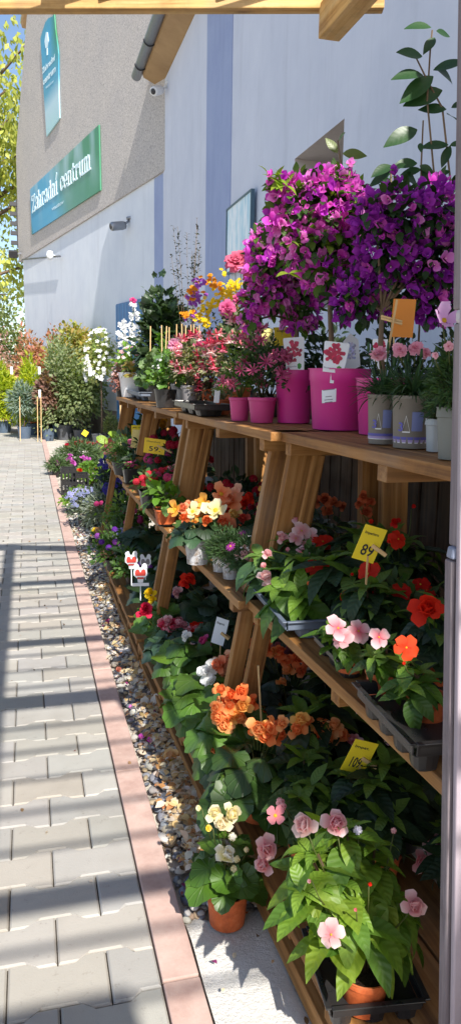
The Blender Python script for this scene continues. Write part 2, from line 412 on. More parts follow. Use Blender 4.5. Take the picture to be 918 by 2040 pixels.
MMETAL = plastic(L3(150, 156, 166), .35, .3, .8)
MLWHITE = plastic(L3(226, 228, 230), .4, .1)

# ---- main building along the stands
mainb = empty('building', (XW, YC, 0), 'white rendered building with deep window recess and blue grey painted band behind the stands', 'building')
def loc(o, p): return p-o.location
wy0, wy1 = onX(683, 300, XW).y, onX(587, 310, XW).y
wz1 = onX(683, 238, XW).z; wz0 = wz1-1.5; YB = -4.0; ZT = onX(325, 166, XW).z
b = MB()
def quad(bb, pts, c=(.5, .5, .5)): bb.raw([tuple(q) for q in pts], [tuple(range(len(pts)))], c)
def wallface(bb, y0, y1, z0, z1, X=0):
    quad(bb, [(X, y0-YC, z0), (X, y0-YC, z1), (X, y1-YC, z1), (X, y1-YC, z0)])
wallface(b, YB, wy0, -.1, ZT); wallface(b, wy1, YC+1.2, -.1, ZT); wallface(b, wy0, wy1, -.1, wz0); wallface(b, wy0, wy1, wz1, ZT)
D = 1.0; a0, a1 = wy0-YC, wy1-YC
rv = MB()
quad(rv, [(0, a0, wz1), (D, a0, wz1), (D, a1, wz1), (0, a1, wz1)]); quad(rv, [(0, a0, wz0), (0, a1, wz0), (D, a1, wz0), (D, a0, wz0)])
quad(rv, [(0, a1, wz0), (0, a1, wz1), (D, a1, wz1), (D, a1, wz0)]); quad(rv, [(0, a0, wz0), (D, a0, wz0), (D, a0, wz1), (0, a0, wz1)])
rv.build('window_reveal', plaster('tan_reveal', L3(190, 182, 178), L3(206, 198, 194)), mainb, smooth=False)
# gable end and back so that the body is closed
quad(b, [(0, YB-YC, -.1), (7, YB-YC, -.1), (7, YB-YC, ZT), (3.5, YB-YC, ZT+3), (0, YB-YC, ZT)])
quad(b, [(7, YB-YC, -.1), (7, 1.2, -.1), (7, 1.2, ZT), (7, YB-YC, ZT)])
b.build('wall', MWHITE, mainb, smooth=False)
y0s, y1s = onX(461, 300, XW).y, onX(412, 300, XW).y
b = MB(); b.box((-.004, (y0s+y1s)/2-YC, ZT/2), (.012, y1s-y0s, ZT)); b.build('painted_band', MSTRIPE, mainb, smooth=False)
b = MB(); b.box((D-.02, (a0+a1)/2, (wz0+wz1)/2), (.03, a1-a0, wz1-wz0)); wf = b.build('window', plastic((.05, .06, .07), .1, .05), mainb, smooth=False)
b = MB()
for yy in (a0+.05, (a0+a1)/2, a1-.05): b.box((D-.05, yy, (wz0+wz1)/2), (.06, .08, wz1-wz0-.02))
b.build('frame', MLWHITE, wf, smooth=False)
# eave: roof edge, soffit and gutter
XE = 2.18; ze = onX(275, 150, XE).z; ye = onX(272, 150, XE).y
MTILE = plaster('soffit_boards', L3(150, 122, 90), L3(176, 148, 112), .6)
b = MB(); yr0 = YB-.3-YC; yr1 = ye-.25-YC
sl = 1.0
V = [(XE-XW+.06, yr0, ze+.05), (3.5, yr0, ze+.05+3.4*sl), (3.5, yr0, ze-.10+3.4*sl), (XE-XW+.1, yr0, ze-.08), (0.0, yr0, ZT), (.2, yr0, ZT+.3)]
V = [(XE-XW+.06, ze+.06), (3.5, ze+.06+3.2*sl), (7.3, ze-.6), (7.3, ze-.75), (3.5, ze-.12+3.2*sl), (.08, ZT+.30), (.08, ZT-.02), (XE-XW+.10, ze-.05)]
n = len(V); VV = [(x, yr0, z) for x, z in V]+[(x, yr1, z) for x, z in V]
b.raw(VV, [tuple(range(n)), tuple(range(n, 2*n))[::-1]]+[(i, i+n, (i+1) % n+n, (i+1) % n) for i in range(n)])
b.build('roof', MTILE, mainb, smooth=False)
b = MB(); k = 14; V = []; F = []; R_ = .095
for i, yy in enumerate((yr0-.1, ye-YC)):
    for j in range(k+1):
        q = pi*j/k; V.append((XE-XW+R_*cos(q), yy, ze-R_*sin(q)+.06))
    for j in range(k+1):
        q = pi*(1-j/k); V.append((XE-XW+(R_-.012)*cos(q), yy, ze-(R_-.012)*sin(q)+.06))
m_ = 2*(k+1)
F = [(j, (j+1) % m_, m_+(j+1) % m_, m_+j) for j in range(m_)]+[tuple(range(m_, 2*m_))]
b.raw(V, F)
V = [(XE-XW, ye-YC, ze+.06)]+[(XE-XW+R_*cos(pi*j/k), ye-YC, ze-R_*sin(pi*j/k)+.06) for j in range(k+1)]
b.raw(V, [(0, j, j+1) for j in range(1, k+1)])
g = b.build('gutter', plastic(L3(134, 142, 154), .35, .3, .6), mainb)
for yy in (ye-.55, ye-1.6, ye-2.8, ye-4.2):
    b = MB(); b.tube([(XE-XW+(R_+.008)*cos(pi*j/8), yy-YC, ze-(R_+.008)*sin(pi*j/8)+.06) for j in range(9)], .012); b.build('gutter_bracket', MDARK, g)

# ---- gable building
gab = empty('gable_building', tuple(W2P), 'tall old building with beige roughcast gable above pale blue render and a blue gate', 'building')
def gl(a_, z, off=0): q = D2*a_+N2*off; return (q.x, q.y, z)
aL = w2(46, 500)[0]; aL2 = w2(40, 300)[0]; aT = w2(57, 40); zmid0 = w2(327, 343)[1]; zmid1 = w2(50, 517)[1]
zm = lambda a_: zmid0+(zmid1-zmid0)*a_/aL
def slab(bb, poly, off0, off1):
    n = len(poly); V = [gl(a_, z, off1) for a_, z in poly]+[gl(a_, z, off0) for a_, z in poly]
    bb.raw(V, [tuple(range(n)), tuple(range(n, 2*n))[::-1]]+[(i, (i+1) % n, (i+1) % n+n, i+n) for i in range(n)])
A0 = -.35
b = MB(); slab(b, [(A0, -.1), (aL, -.1), (aL, zm(aL)), (A0, zm(A0))], -6, 0); b.build('rendered_wall', plaster('pale_render', L3(206, 212, 222), L3(218, 223, 230)), gab, smooth=False)
b = MB(); slab(b, [(A0, zm(A0)), (aL+.4, zm(aL+.4)), (aL2+.3, w2(40, 300)[1]), (aT[0], aT[1]), (aT[0]-5, aT[1]+6), (A0, aT[1]+6)], -6, .05); b.build('gable_wall', MROUGH, gab, smooth=False)
b = MB(); sa, sb = w2(331, 450)[0], w2(308, 450)[0]; b_ = .006
slab(b, [(sa, -.1), (sb, -.1), (sb, zm(sb)-.01), (sa, zm(sa)-.01)], 0, b_); b.build('painted_band', MSTRIPE, gab, smooth=False)
zp = w2(200, 815)[1]
b = MB(); slab(b, [(A0, -.1), (aL+.02, -.1), (aL+.02, zp), (A0, zp)], 0, .03); b.build('plinth', MPLINTH, gab, smooth=False)
# gate
ga, gb = w2(285, 640)[0], w2(238, 640)[0]; gz = w2(240, 606)[1]
MBLUE = plastic(L3(52, 112, 168), .45, .3)
b = MB(); slab(b, [(ga-.5, 0), (gb, 0), (gb, gz), (ga-.5, gz)], .03, .07); gate = b.build('gate', MBLUE, gab, smooth=False)
b = MB(); n = 9
for i in range(n+1):
    q = ga-.5+(gb-ga+.5)*i/n; slab(b, [(q-.02, 0.02), (q+.02, .02), (q+.02, gz-.02), (q-.02, gz-.02)], .07, .075)
slab(b, [(ga-.45, gz-.75), (gb-.1, gz-.75), (gb-.1, gz-.55), (ga-.45, gz-.55)], .07, .10); slab(b, [(ga-.45, .5), (gb-.1, .5), (gb-.1, .7), (ga-.45, .7)], .07, .10)
b.build('batten_or_shadow_strip', plastic(L3(74, 138, 190), .45, .3), gate, smooth=False)
# roof of the gable building, above the picture
b = MB(); slab(b, [(aT[0]+.5, aT[1]+.1), (aT[0]-5, aT[1]+6.3), (A0-3, aT[1]+6.3), (A0-3, aT[1]+6.0), (aT[0]-4.9, aT[1]+6.0), (aT[0]+.35, aT[1]-.1)], -6.3, .1)
b.build('roof', MTILE, gab, smooth=False)

# ---- signs on the gable
def signmat(kind):
    t = NT('sign_print_'+kind); o = t.obj(); sp = t.new('ShaderNodeSeparateXYZ'); t.link(t.attr('uvp', 'Vector'), sp.inputs[0])
    u, v = sp.outputs[0], sp.outputs[1]
    st = t.noise(t.mapping(t.attr('uvp', 'Vector'), (9, .9, 1)), 1, 2, .4)
    if kind == 'wide':
        c = t.ramp(t.math('ADD', u, t.math('MULTIPLY', v, .12)), [(0, L3(60, 120, 104)), (.05, L3(84, 160, 200)), (.42, L3(94, 170, 206)), (.62, L3(100, 152, 142)), (1, L3(72, 138, 106))])
        m_ = t.math('MULTIPLY', t.math('MULTIPLY', t.math('SUBTRACT', st, .46, True), 5, True), t.math('MULTIPLY', v, 1.0, True))
        c = t.mix(t.math('MULTIPLY', m_, .75), c, L3(176, 204, 214))
    else:
        c = t.ramp(t.math('ADD', v, t.math('MULTIPLY', u, -.05)), [(0, L3(170, 208, 216)), (.2, L3(182, 210, 224)), (.36, L3(84, 158, 190)), (.8, L3(70, 158, 196)), (1, L3(74, 150, 168))])
        g_ = t.math('MULTIPLY', t.math('MULTIPLY', t.math('SUBTRACT', u, .55, True), 3, True), t.math('MULTIPLY', t.math('SUBTRACT', v, .45, True), 3, True))
        c = t.mix(g_, c, L3(60, 134, 84))
    t.base(c); t.set(.4, .4); return t.m
MWRITE = plastic(L3(214, 236, 244), .5, .02)
def wallsign(poly, off, mat, name):
    (amin, amax) = min(p_[0] for p_ in poly), max(p_[0] for p_ in poly); zmin, zmax = min(p_[1] for p_ in poly), max(p_[1] for p_ in poly)
    b = MB(); n = len(poly); V = [gl(a_, z, off) for a_, z in poly]+[gl(a_, z, .06) for a_, z in poly]
    uv = [(1-(a_-amin)/(amax-amin), (z-zmin)/(zmax-zmin), 0) for a_, z in poly]*2
    b.raw(V, [tuple(range(n)), tuple(range(n, 2*n))[::-1]]+[(i, (i+1) % n, (i+1) % n+n, i+n) for i in range(n)], uv=uv)
    return b
# wide sign
P4 = [w2(67, 378), w2(205, 250), w2(208, 380), w2(70, 468)]
sg = empty('shop_sign', tuple(W2P), 'wide blue and green sign reading Zahradní centrum on the roughcast gable', 'sign')
wallsign(P4, .095, signmat('wide'), 'x').build('panel', signmat('wide'), sg, smooth=False)
def w2text(s, x0, y0, x1, y1, hpx, name, parent, off, bold):
    p0, p1 = w2(x0, y0), w2(x1, y1); hz = abs(w2(x1, y1-hpx)[1]-w2(x1, y1)[1])
    o = Vector(gl(p0[0], p0[1], off)); e = Vector(gl(p1[0], p1[1], off)); ln = (e-o).length
    return textmesh(name, s, MWRITE, parent, mat_yz(o, e-o, (0, 0, 1)), ln, hz, bold)
# slab-serif lettering: each glyph as strokes on a grid (x 0..1 wide, y 0..1 x-height, 1.45 ascender)
GL = {
 'Z': (1.0, [[(0.05, 1.1), (.05, 1.4), (.95, 1.4), (.05, 0), (.95, 0), (.95, .3)]]),
 'a': (.9, [[(.12, .8), (.3, 1), (.6, 1), (.75, .82), (.75, 0), (.98, 0)], [(.75, .55), (.35, .55), (.1, .35), (.12, .08), (.4, 0), (.75, .2)]]),
 'h': (1.0, [[(0, 1.45), (.2, 1.45), (.2, 0)], [(.0, 0), (.4, 0)], [(.2, .75), (.45, 1), (.72, .9), (.78, .7), (.78, 0)], [(.6, 0), (1, 0)]]),
 'r': (.75, [[(0, 1), (.2, 1), (.2, 0)], [(0, 0), (.45, 0)], [(.2, .65), (.42, .98), (.72, .98), (.72, .8)]]),
 'd': (1.0, [[(.6, 1.45), (.8, 1.45), (.8, 0), (1, 0)], [(.8, .8), (.55, 1), (.25, .9), (.12, .5), (.25, .1), (.55, 0), (.8, .2)]]),
 'n': (1.0, [[(0, 1), (.2, 1), (.2, 0)], [(0, 0), (.4, 0)], [(.2, .75), (.45, 1), (.72, .9), (.78, .7), (.78, 0)], [(.6, 0), (1, 0)]]),
 'í': (.5, [[(0, 1), (.25, 1), (.25, 0)], [(0, 0), (.5, 0)], [(.2, 1.25), (.42, 1.6)]]),
 'c': (.85, [[(.8, .7), (.78, .88), (.5, 1), (.2, .88), (.1, .5), (.2, .12), (.5, 0), (.82, .2)]]),
 'e': (.9, [[(.12, .52), (.82, .52), (.78, .85), (.48, 1), (.2, .88), (.1, .5), (.2, .12), (.5, 0), (.84, .18)]]),
 't': (.65, [[(.25, 1.3), (.25, .15), (.4, 0), (.62, .08)], [(0, 1), (.6, 1)]]),
 'u': (1.0, [[(0, 1), (.2, 1), (.2, .25), (.4, 0), (.65, .08), (.78, .3)], [(.6, 1), (.78, 1), (.78, 0), (1, 0)]]),
 'm': (1.5, [[(0, 1), (.2, 1), (.2, 0)], [(0, 0), (.4, 0)], [(.2, .75), (.4, 1), (.62, .95), (.7, .7), (.7, 0)], [(.55, 0), (.88, 0)], [(.7, .75), (.92, 1), (1.15, .95), (1.22, .7), (1.22, 0)], [(1.05, 0), (1.5, 0)]]),
 ' ': (.55, []),
}
def slabtext(s, parent, m, width, xh, name, th=.16):
    tot = sum(GL[c][0]+.14 for c in s); kx = width/tot; x = 0
    for c in s:
        b = MB()
        for st in GL[c][1]:
            for i in range(len(st)-1):
                p_, q_ = st[i], st[i+1]; P = Vector(((x+p_[0])*kx, p_[1]*xh, 0)); Q = Vector(((x+q_[0])*kx, q_[1]*xh, 0))
                d = (Q-P); ln = d.length; d.normalize(); nrm = Vector((-d.y, d.x, 0)); wv = th*(kx if abs(d.y) > abs(d.x) else xh)*(.5 if abs(d.y) > abs(d.x) else .36); P -= d*wv*.8; Q += d*wv*.8
                c4 = [P-nrm*wv, Q-nrm*wv, Q+nrm*wv, P+nrm*wv]; z = i*.0004
                V = [tuple(m@Vector((v.x, v.y, z))) for v in c4]+[tuple(m@Vector((v.x, v.y, z-.012))) for v in c4]
                b.raw(V, [(0, 1, 2, 3), (0, 4, 5, 1), (1, 5, 6, 2), (2, 6, 7, 3), (3, 7, 4, 0)])
        x += GL[c][0]+.14
        if b.n: b.build('letter', MWRITE, parent, smooth=False)
p0, p1 = w2(72, 424), w2(191, 336); o = Vector(gl(p0[0], p0[1], .112)); e = Vector(gl(p1[0], p1[1], .112))
slabtext('Zahradní centrum', sg, mat_yz(o, e-o, (0, 0, 1)), (e-o).length, abs(w2(189, 300)[1]-w2(189, 334)[1])*.84, 'lettering', .19)
w2text('VELEŠOV', 111, 421, 135, 406, 7, 'small_lettering', sg, .101, .02)
# tall sign
P = [w2(*q) for q in ((88, 78), (92, 64), (98, 46), (104, 38), (113, 34), (115, 22), (118, 60), (122, 90), (124, 108), (124, 150), (126, 236), (123, 242), (100, 273))]
sg2 = empty('shop_sign', tuple(W2P), 'narrow blue tapered sign with pale emblem high on the gable above the wide sign', 'sign')
wallsign(P, .095, signmat('tall'), 'x').build('panel', signmat('tall'), sg2, smooth=False)
w2text('Zahradní', 92, 150, 118, 121, 13, 'lettering', sg2, .101, .03); w2text('centrum', 94, 172, 119, 144, 13, 'lettering', sg2, .101, .03); w2text('VELEŠOV', 99, 179, 115, 165, 5, 'small_lettering', sg2, .101, .0)
b = MB()
def w2poly(pts, off, th=.01):
    V = [gl(*w2(*q), off) for q in pts]+[gl(*w2(*q), off-th) for q in pts]; n = len(pts); b.raw(V, [tuple(range(n))]+[(i, (i+1) % n, (i+1) % n+n, i+n) for i in range(n)])
w2poly([(100, 66), (103, 66), (105, 84), (103, 96), (99, 98), (97, 84)], .106); w2poly([(101, 98), (103, 97), (103, 111), (101, 112)], .107)
b.build('emblem', MWRITE, sg2, smooth=False)
# poster on the main wall
po = empty('poster_frame', (XW, 0, 0), 'pale blue glossy poster board in a dark frame on the white wall', 'sign')
pa, pb = onX(504, 378, XW-.05), onX(455, 405, XW-.05); zb_ = onX(504, 520, XW-.05).z
t = NT('poster_print'); n = t.noise(t.mapping(t.obj(), (1, 3.5, .8)), 1.6, 4, .6); t.base(t.ramp(n, [(.3, L3(160, 208, 228)), (.45, L3(200, 226, 238)), (.55, L3(240, 246, 250)), (.7, L3(180, 216, 230))])); t.set(.45, .3)
b = MB(); b.box((-.05, (pa.y+pb.y)/2, (pa.z+zb_)/2), (.03, pb.y-pa.y, pa.z-zb_)); b.build('panel', t.m, po, smooth=False)
b = MB(); ym = (pa.y+pb.y)/2; zc = (pa.z+zb_)/2
for yy in (pa.y, pb.y): b.box((-.055, yy, zc), (.045, .022, pa.z-zb_+.02))
for zz in (pa.z, zb_): b.box((-.055, ym, zz), (.045, pb.y-pa.y-.022, .022))
b.build('frame', plastic(L3(60, 90, 108), .3, .1), po, smooth=False)

# ---- wall fixtures
def cam_fix(p, label, k=1.0, mat=MLWHITE, d=Vector((-.6, -.7, -.4))):
    e = empty('security_camera', tuple(p), label, 'camera'); d = d.normalized()
    b = MB(); m_ = Matrix.Translation(d*.02)@d.to_track_quat('Z', 'Y').to_matrix().to_4x4()
    b.lathe([(.0, -.1*k), (.05*k, -.1*k), (.06*k, -.06*k), (.06*k, .1*k), (.05*k, .12*k), (0, .12*k)], 16, m=m_); b.build('housing', mat, e)
    b = MB(); b.lathe([(0, .121*k), (.038*k, .122*k), (.03*k, .13*k), (0, .135*k)], 12, m=m_); b.build('lens', MDARK, e)
    b = MB(); b.beam(Vector((0, 0, 0))-d*.05*k, Vector((.16*k, .05, .1*k)), .03*k, .03*k); b.lathe([(0, 0), (.06*k, 0), (.06*k, .03*k), (0, .03*k)], 12, m=Matrix.Translation((.16*k, .05, .1*k))); b.build('bracket', mat, e)
cam_fix(onX(315, 180, XW-.17), 'white security camera under the end of the roof eave', 1.35)
q = w2(258, 452); cam_fix(Vector(w2w(q[0], q[1], .22)), 'small grey floodlight camera on the pale gable wall below the long sign', 1.5, MMETAL, Vector((-1, -.3, -.2)))
q = w2(46, 508); e_ = empty('floodlight', tuple(w2w(q[0], q[1], .3)), 'dark floodlight at the far corner of the gable wall', 'lamp')
b = MB(); b.box((0, 0, 0), (.28, .12, .22), Matrix.Rotation(.5, 3, 'X')); b.build('housing', MDARK, e_, smooth=False, bevel=.01)
b = MB(); b.beam((0, 0, 0), N2*-.3+Vector((0, 0, .06)), .05, .05); b.build('bracket', MMETAL, e_, smooth=False)
q0, q1 = w2(52, 518), w2(128, 511); e_ = empty('wall_pipe', tuple(w2w(q1[0], q1[1], .1)), 'thin pale conduit with a round white end lamp across the gable wall', 'pipe')
b = MB(); oo = Vector(w2w(q1[0], q1[1], .1)); b.tube([Vector(w2w(q0[0], q0[1], .12))-oo, Vector((0, 0, 0)), N2*.25], .025, col=(.6, .6, .62)); b.build('conduit', MMETAL, e_)
b = MB(); b.lathe([(0, -.12), (.07, -.1), (.1, 0), (.07, .1), (0, .12)], 14, m=Matrix.Translation(N2*.28)); b.build('lamp_head', MLWHITE, e_)
q = w2(36, 440); e_ = empty('wall_bracket', tuple(w2w(aL+.4, q[1], 0)), 'black iron bracket on the far edge of the roughcast gable', 'bracket')
b = MB()
for i in range(5): b.box((-.12, .1, .5-i*.3), (.3, .1, .12))
b.box((-.05, .1, -.1), (.06, .06, 1.5)); b.build('iron_bracket', MDARK, e_, smooth=False)

# ================================================================== PERGOLA OVERHEAD
HP = 2.76
perg = empty('pergola', (0, 3.3, HP), 'timber pergola of golden pine beams over the path, its front beam along the top', 'pergola')
def pb(name, p_, q_, w_, h_, up=(0, 0, 1)):
    b = MB(); o_ = perg.location; b.beam(Vector(p_)-o_, Vector(q_)-o_, w_, h_, up); return b.build(name, MPINE, perg, smooth=False, bevel=.004)
f0, f1 = onZ(-420, 32, HP), onZ(760, 30, HP); fd = (f1-f0).normalized(); fu = Vector((0, .045, .075))
fo = -Vector((fd.y, -fd.x, 0)).normalized()*.03; fo = (fo if fo.y < 0 else -fo)+Vector((0, 0, .075)); pb('beam', f0+fo, f1+fo, .05, .15)
for px_ in (212, 440):
    q_ = onZ(px_, 32, HP)+fo*1.0; q_.z = HP+.08; pb('batten_or_shadow_strip', q_+Vector((0, -.035, -.05)), q_+Vector((0, -.035, .07)), .05, .012, (0, 1, 0))  # added strips stand in for the rafter shadows on the front beam
for (yy, hh, ww) in ((2.05, .05, .05), (.85, .06, .05), (.08, .09, .06), (-1.2, .06, .05)):
    pb('beam', (-1.6, yy, HP+hh/2), (2.3, yy, HP+hh/2), ww, hh)
pb('beam', (-1.6, -1.78, HP+.08), (.52, -1.78, HP+.08), .20, .14)  # unseen beam shading the near path, cut short so the cement stays sunlit
rx = onZ(654, 81, HP-.10)
for i, (xx, ww, ye_) in enumerate(((-1.35, .1, 3.0), (.16, .075, 3.0), (rx.x, .085, rx.y))):
    z_ = HP-.10 if i == 2 else HP+.16
    pb('rafter', (xx, -2.2, z_+.06), (xx, ye_, z_+.06), ww, .12)
for i in range(26):
    yy = -2.1+i*.205; pb('slat', (-1.55, yy, HP+.31), (1.15, yy, HP+.31), .012, .02)
b = MB(); o_ = perg.location
b.box(Vector((1.74, -.83, HP+.30))-o_, (1.62, 3.16, .03)); b.box(Vector((1.95, 1.26, HP+.30))-o_, (1.22, 1.0, .03)); b.build('shade_panel', plastic(L3(120, 116, 112), .6, .3), perg, smooth=False)  # unseen panels added to shade the right bougainvillea, pink pots and camellia
for (xx, yy) in ((-1.35, -1.9), (2.2, -1.9), (-1.35, 3.2)): pb('post', (xx, yy, 0), (xx, yy, HP), .11, .11, (0, 1, 0))

# ---- weathered post at the right edge of the picture
pst = empty('door_post', tuple(onY(893, 1400, .95)), 'weathered grey mauve post close by at the right edge, with a pale notch', 'post')
o_ = pst.location
def pbox(name, x0, y0, x1, y1, wpx, mat, dy=0, th=.05, bev=.003):
    A_ = onY(x0, y0, .95+dy+th); B_ = onY(x1, y1, .95+dy+th); wv = wpx*mpx(A_); V = []
    for P_ in (A_, B_):
        for dx in (0, wv):
            for dy_ in (-th, 0): V.append(tuple(P_+Vector((dx, dy_, 0))-o_))
    b = MB(); b.raw(V, [(0, 1, 3, 2), (4, 6, 7, 5), (0, 4, 5, 1), (2, 3, 7, 6), (0, 2, 6, 4), (1, 5, 7, 3)], uv=[(p_[2], p_[0], p_[1]) for p_ in V]); return b.build(name, mat, pst, smooth=False, bevel=bev)
MMAUVE = plastic(L3(168, 156, 166), .5, .2)
pbox('metal_face', 925, -300, 889, 2400, 40, MMAUVE, -.012, .012)
pbox('wooden_strip', 915, -300, 900, 618, 24, MGREYW, .004, .022)
pbox('wooden_strip', 902, 645, 892, 1085, 26, MGREYW, .004, .022)
pbox('wooden_strip', 884, 1112, 866, 2400, 30, MGREYW, .004, .022)
pbox('latch', 904, 616, 903, 646, 34, plastic(L3(196, 188, 192), .4, .1), -.01, .03, .006)
pbox('latch', 890, 1086, 885, 1110, 18, plastic(L3(120, 128, 150), .4, .1), .0, .02, .004)

# ================================================================== STANDS
ZTOP, ZMID, ZBOT = 1.246, .725, .14
def stand(p0, p1, label, near=.055):
    """p0 far end, p1 near end of the top front edge (x, y)."""
    (x0, y0), (x1, y1) = p0, p1
    e = empty('plant_stand', (x0, y0, 0), label, 'plant stand', 'three tier wooden plant stands in a row')
    d = Vector((x1-x0, y1-y0, 0)); L_ = d.length; d.normalize(); n_ = Vector((-d.y, d.x, 0))    # n_ points away from the path
    if n_.x < 0: n_ = -n_
    def P(s_, off, z): v = d*s_+n_*off; return Vector((v.x, v.y, z))
    def bd(name, s0, s1, off, z, w_, h_, mat=MWOOD, parent=e):
        b = MB(); b.beam(P(s0, off, z), P(s1, off, z), w_, h_); return b.build(name, mat, parent, smooth=False, bevel=.0025)
    lean = .177
    for (z, o0, nb) in ((ZTOP, 0, 3), (ZMID, -lean*(ZTOP-ZMID), 3), (ZBOT, -lean*(ZTOP-ZBOT), 3)):
        for k_ in range(nb): bd('shelf_board', 0, L_, o0+.067+k_*.141, z-.014, .134, .028)
        for s_ in (.12, L_-.12, L_*.5): 
            b = MB(); b.beam(P(s_, o0+.012, z-.048), P(s_, o0+.40, z-.048), .045, .038); b.build('cleat', MWOOD, e, smooth=False, bevel=.002)
    for s_ in (.055, L_-near):
        b = MB()
        o0 = .0
        b.beam(P(s_, .105, ZTOP-.03), P(s_, .105-lean*(ZTOP-ZMID), ZMID-.03), .036, .115, n_); b.build('leg', MWOOD, e, smooth=False, bevel=.002)
        b = MB(); b.beam(P(s_, .075-lean*(ZTOP-ZMID), ZMID-.03), P(s_, .075-lean*(ZTOP-.002), .002), .034, .05, n_); b.build('lower_leg', MWOOD, e, smooth=False, bevel=.002)
        b = MB(); b.beam(P(s_, .40, ZTOP-.03), P(s_, .44, .0), .036, .09, n_); b.build('leg', MWOOD, e, smooth=False, bevel=.002)
    for s_ in (.10, L_-near-.045):     # thin uprights behind the planks
        b = MB(); b.beam(P(s_, .12, ZTOP-.07), P(s_, .12-lean*(ZTOP-ZMID), ZMID), .02, .035, n_); b.build('strut', MWOOD, e, smooth=False, bevel=.001)
    ob = -lean*(ZTOP-ZBOT)
    bd('ground_rail', 0, L_, ob+.022, .025, .035, .055)
    for s_ in (.03, L_*.36, L_*.68, L_-.03):
        b = MB(); b.beam(P(s_, ob+.035, .055), P(s_, ob+.035, ZBOT-.03), .05, .045, n_); b.build('block', MWOOD, e, smooth=False, bevel=.002)
    return e
stand((.731, 2.222), (.765, .80), 'plant stand nearest the camera carrying the pink pots, dianthus and impatiens trays')
stand((.672, 3.43), (.700, 2.13), 'second stand from the camera, with wrapped begonias on its middle shelf', .12)
stand((.672, 4.86), (.672, 3.47), 'third stand from the camera, with red flowers and the yellow 59 price card')
stand((.712, 6.32), (.695, 4.90), 'farthest stand, its top board ending beside the white pot')
# dark board fence behind the stands
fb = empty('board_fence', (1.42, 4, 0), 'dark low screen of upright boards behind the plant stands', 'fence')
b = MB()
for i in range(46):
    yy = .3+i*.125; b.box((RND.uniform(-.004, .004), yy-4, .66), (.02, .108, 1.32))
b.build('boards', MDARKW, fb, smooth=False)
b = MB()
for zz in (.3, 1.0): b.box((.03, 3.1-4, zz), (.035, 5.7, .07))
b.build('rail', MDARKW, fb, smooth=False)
# ================================================================== LEAF AND FLOWER SHAPES
def leaf(W=.4, n=6, m=2, p=.85, q=1.0, droop=.6, fold=.25, wave=0.0, wf=9, tip=.01):
    V = []; uv = []; tt = []
    for i in range(n+1):
        v = i/n; w_ = max(tip*(v > .01), W/2*max(0, sin(pi*v**p))**q)
        if i == 0: w_ = .015
        a_ = droop*v; y = sin(a_)/droop if droop else v; z = -(1-cos(a_))/droop if droop else 0
        for j in range(-m, m+1):
            u = j/m; zz = z+fold*abs(u)*w_+(wave*sin(wf*v+ (2 if u < 0 else 0))*abs(u) if 0 < i else 0)
            V.append((u*w_, y, zz)); uv.append((u, v, 0)); tt.append(v)
    k = 2*m+1; F = [(i*k+j, i*k+j+1, (i+1)*k+j+1, (i+1)*k+j) for i in range(n) for j in range(2*m)]
    return T(V, F, uv, tt)
def roundleaf(seg=22, ring=4, scal=.06, cup=.25, wave=.06, notch=.55, point=.15, ph=0):
    V = [(0, .12, 0)]; uv = [(0, 0, 0)]; tt = [0]
    for i in range(1, ring+1):
        f = i/ring
        for j in range(seg):
            q = 2*pi*j/seg-pi/2; r = .5*(1-notch*math.exp(-((((q+pi/2+pi) % (2*pi))-pi)/.28)**2)+scal*(1 if j % 2 else -1)*(f**3)+point*max(0, sin(q))**6)
            z = -cup*(f*f)*.5+wave*sin(3*q+ph)*f*f+ (0 if j % 2 else -.03*f)
            V.append((r*cos(q)*f, .12+r*sin(q)*f+.0, z)); uv.append((1 if j % 2 else 0, f, 0)); tt.append(f)
    F = [(0, 1+j, 1+(j+1) % seg) for j in range(seg)]
    for i in range(ring-1):
        for j in range(seg): a_ = 1+i*seg; F.append((a_+j, a_+seg+j, a_+seg+(j+1) % seg, a_+(j+1) % seg))
    t_ = T(V, F, uv, tt); t_.V[:, 1] += .38; return t_
def petal_at(tm, ang, tilt, off=0.0, s=1.0, z=0.0):
    y = Vector((cos(ang)*cos(tilt), sin(ang)*cos(tilt), sin(tilt))); up = Vector((-cos(ang)*sin(tilt), -sin(ang)*sin(tilt), cos(tilt)))
    return frame(Vector((cos(ang)*off, sin(ang)*off, z)), y, up, s)
def setT(tm, val): t_ = T(tm.V, tm.F, tm.uv, tm.t); t_.t = np.full(len(tm.t), float(val)); return t_
def disc(r, z, k=8, dome=.3):
    V = [(0, 0, z+r*dome)]+[(r*cos(2*pi*j/k), r*sin(2*pi*j/k), z) for j in range(k)]
    return T(V, [(0, 1+j, 1+(j+1) % k) for j in range(k)], [(0, 0, 0)]*len(V), [2.0]*len(V))
PET = leaf(.95, 5, 2, 1.6, .6, .55, .10, .07, 8, .3)
PETN = leaf(.2, 3, 1, 1.3, .6, .3, .1, 0, 9, .03)
PETW = leaf(.8, 5, 3, 1.7, .55, -.5, .10, .06, 14, .25)
PETC = leaf(.95, 4, 2, 1.3, .6, -1.3, .15, .03, 9, .2)
BRACT = leaf(.82, 4, 1, .85, .9, -.7, .34, .07, 7)
SEPAL = leaf(.35, 4, 1, .9, 1, -.9, .2)
def fl_impatiens(v):
    P = [(PET, petal_at(PET, 2*pi*k/5+RND.uniform(-.15, .15)+v, RND.uniform(-.25, .5), .02, .5*RND.uniform(.85, 1.1)*(1.1 if k in (0,) else 1), .01*k)) for k in range(5)]
    return join(P+[(disc(.045, .05, 6, 1.2), np.eye(4))])
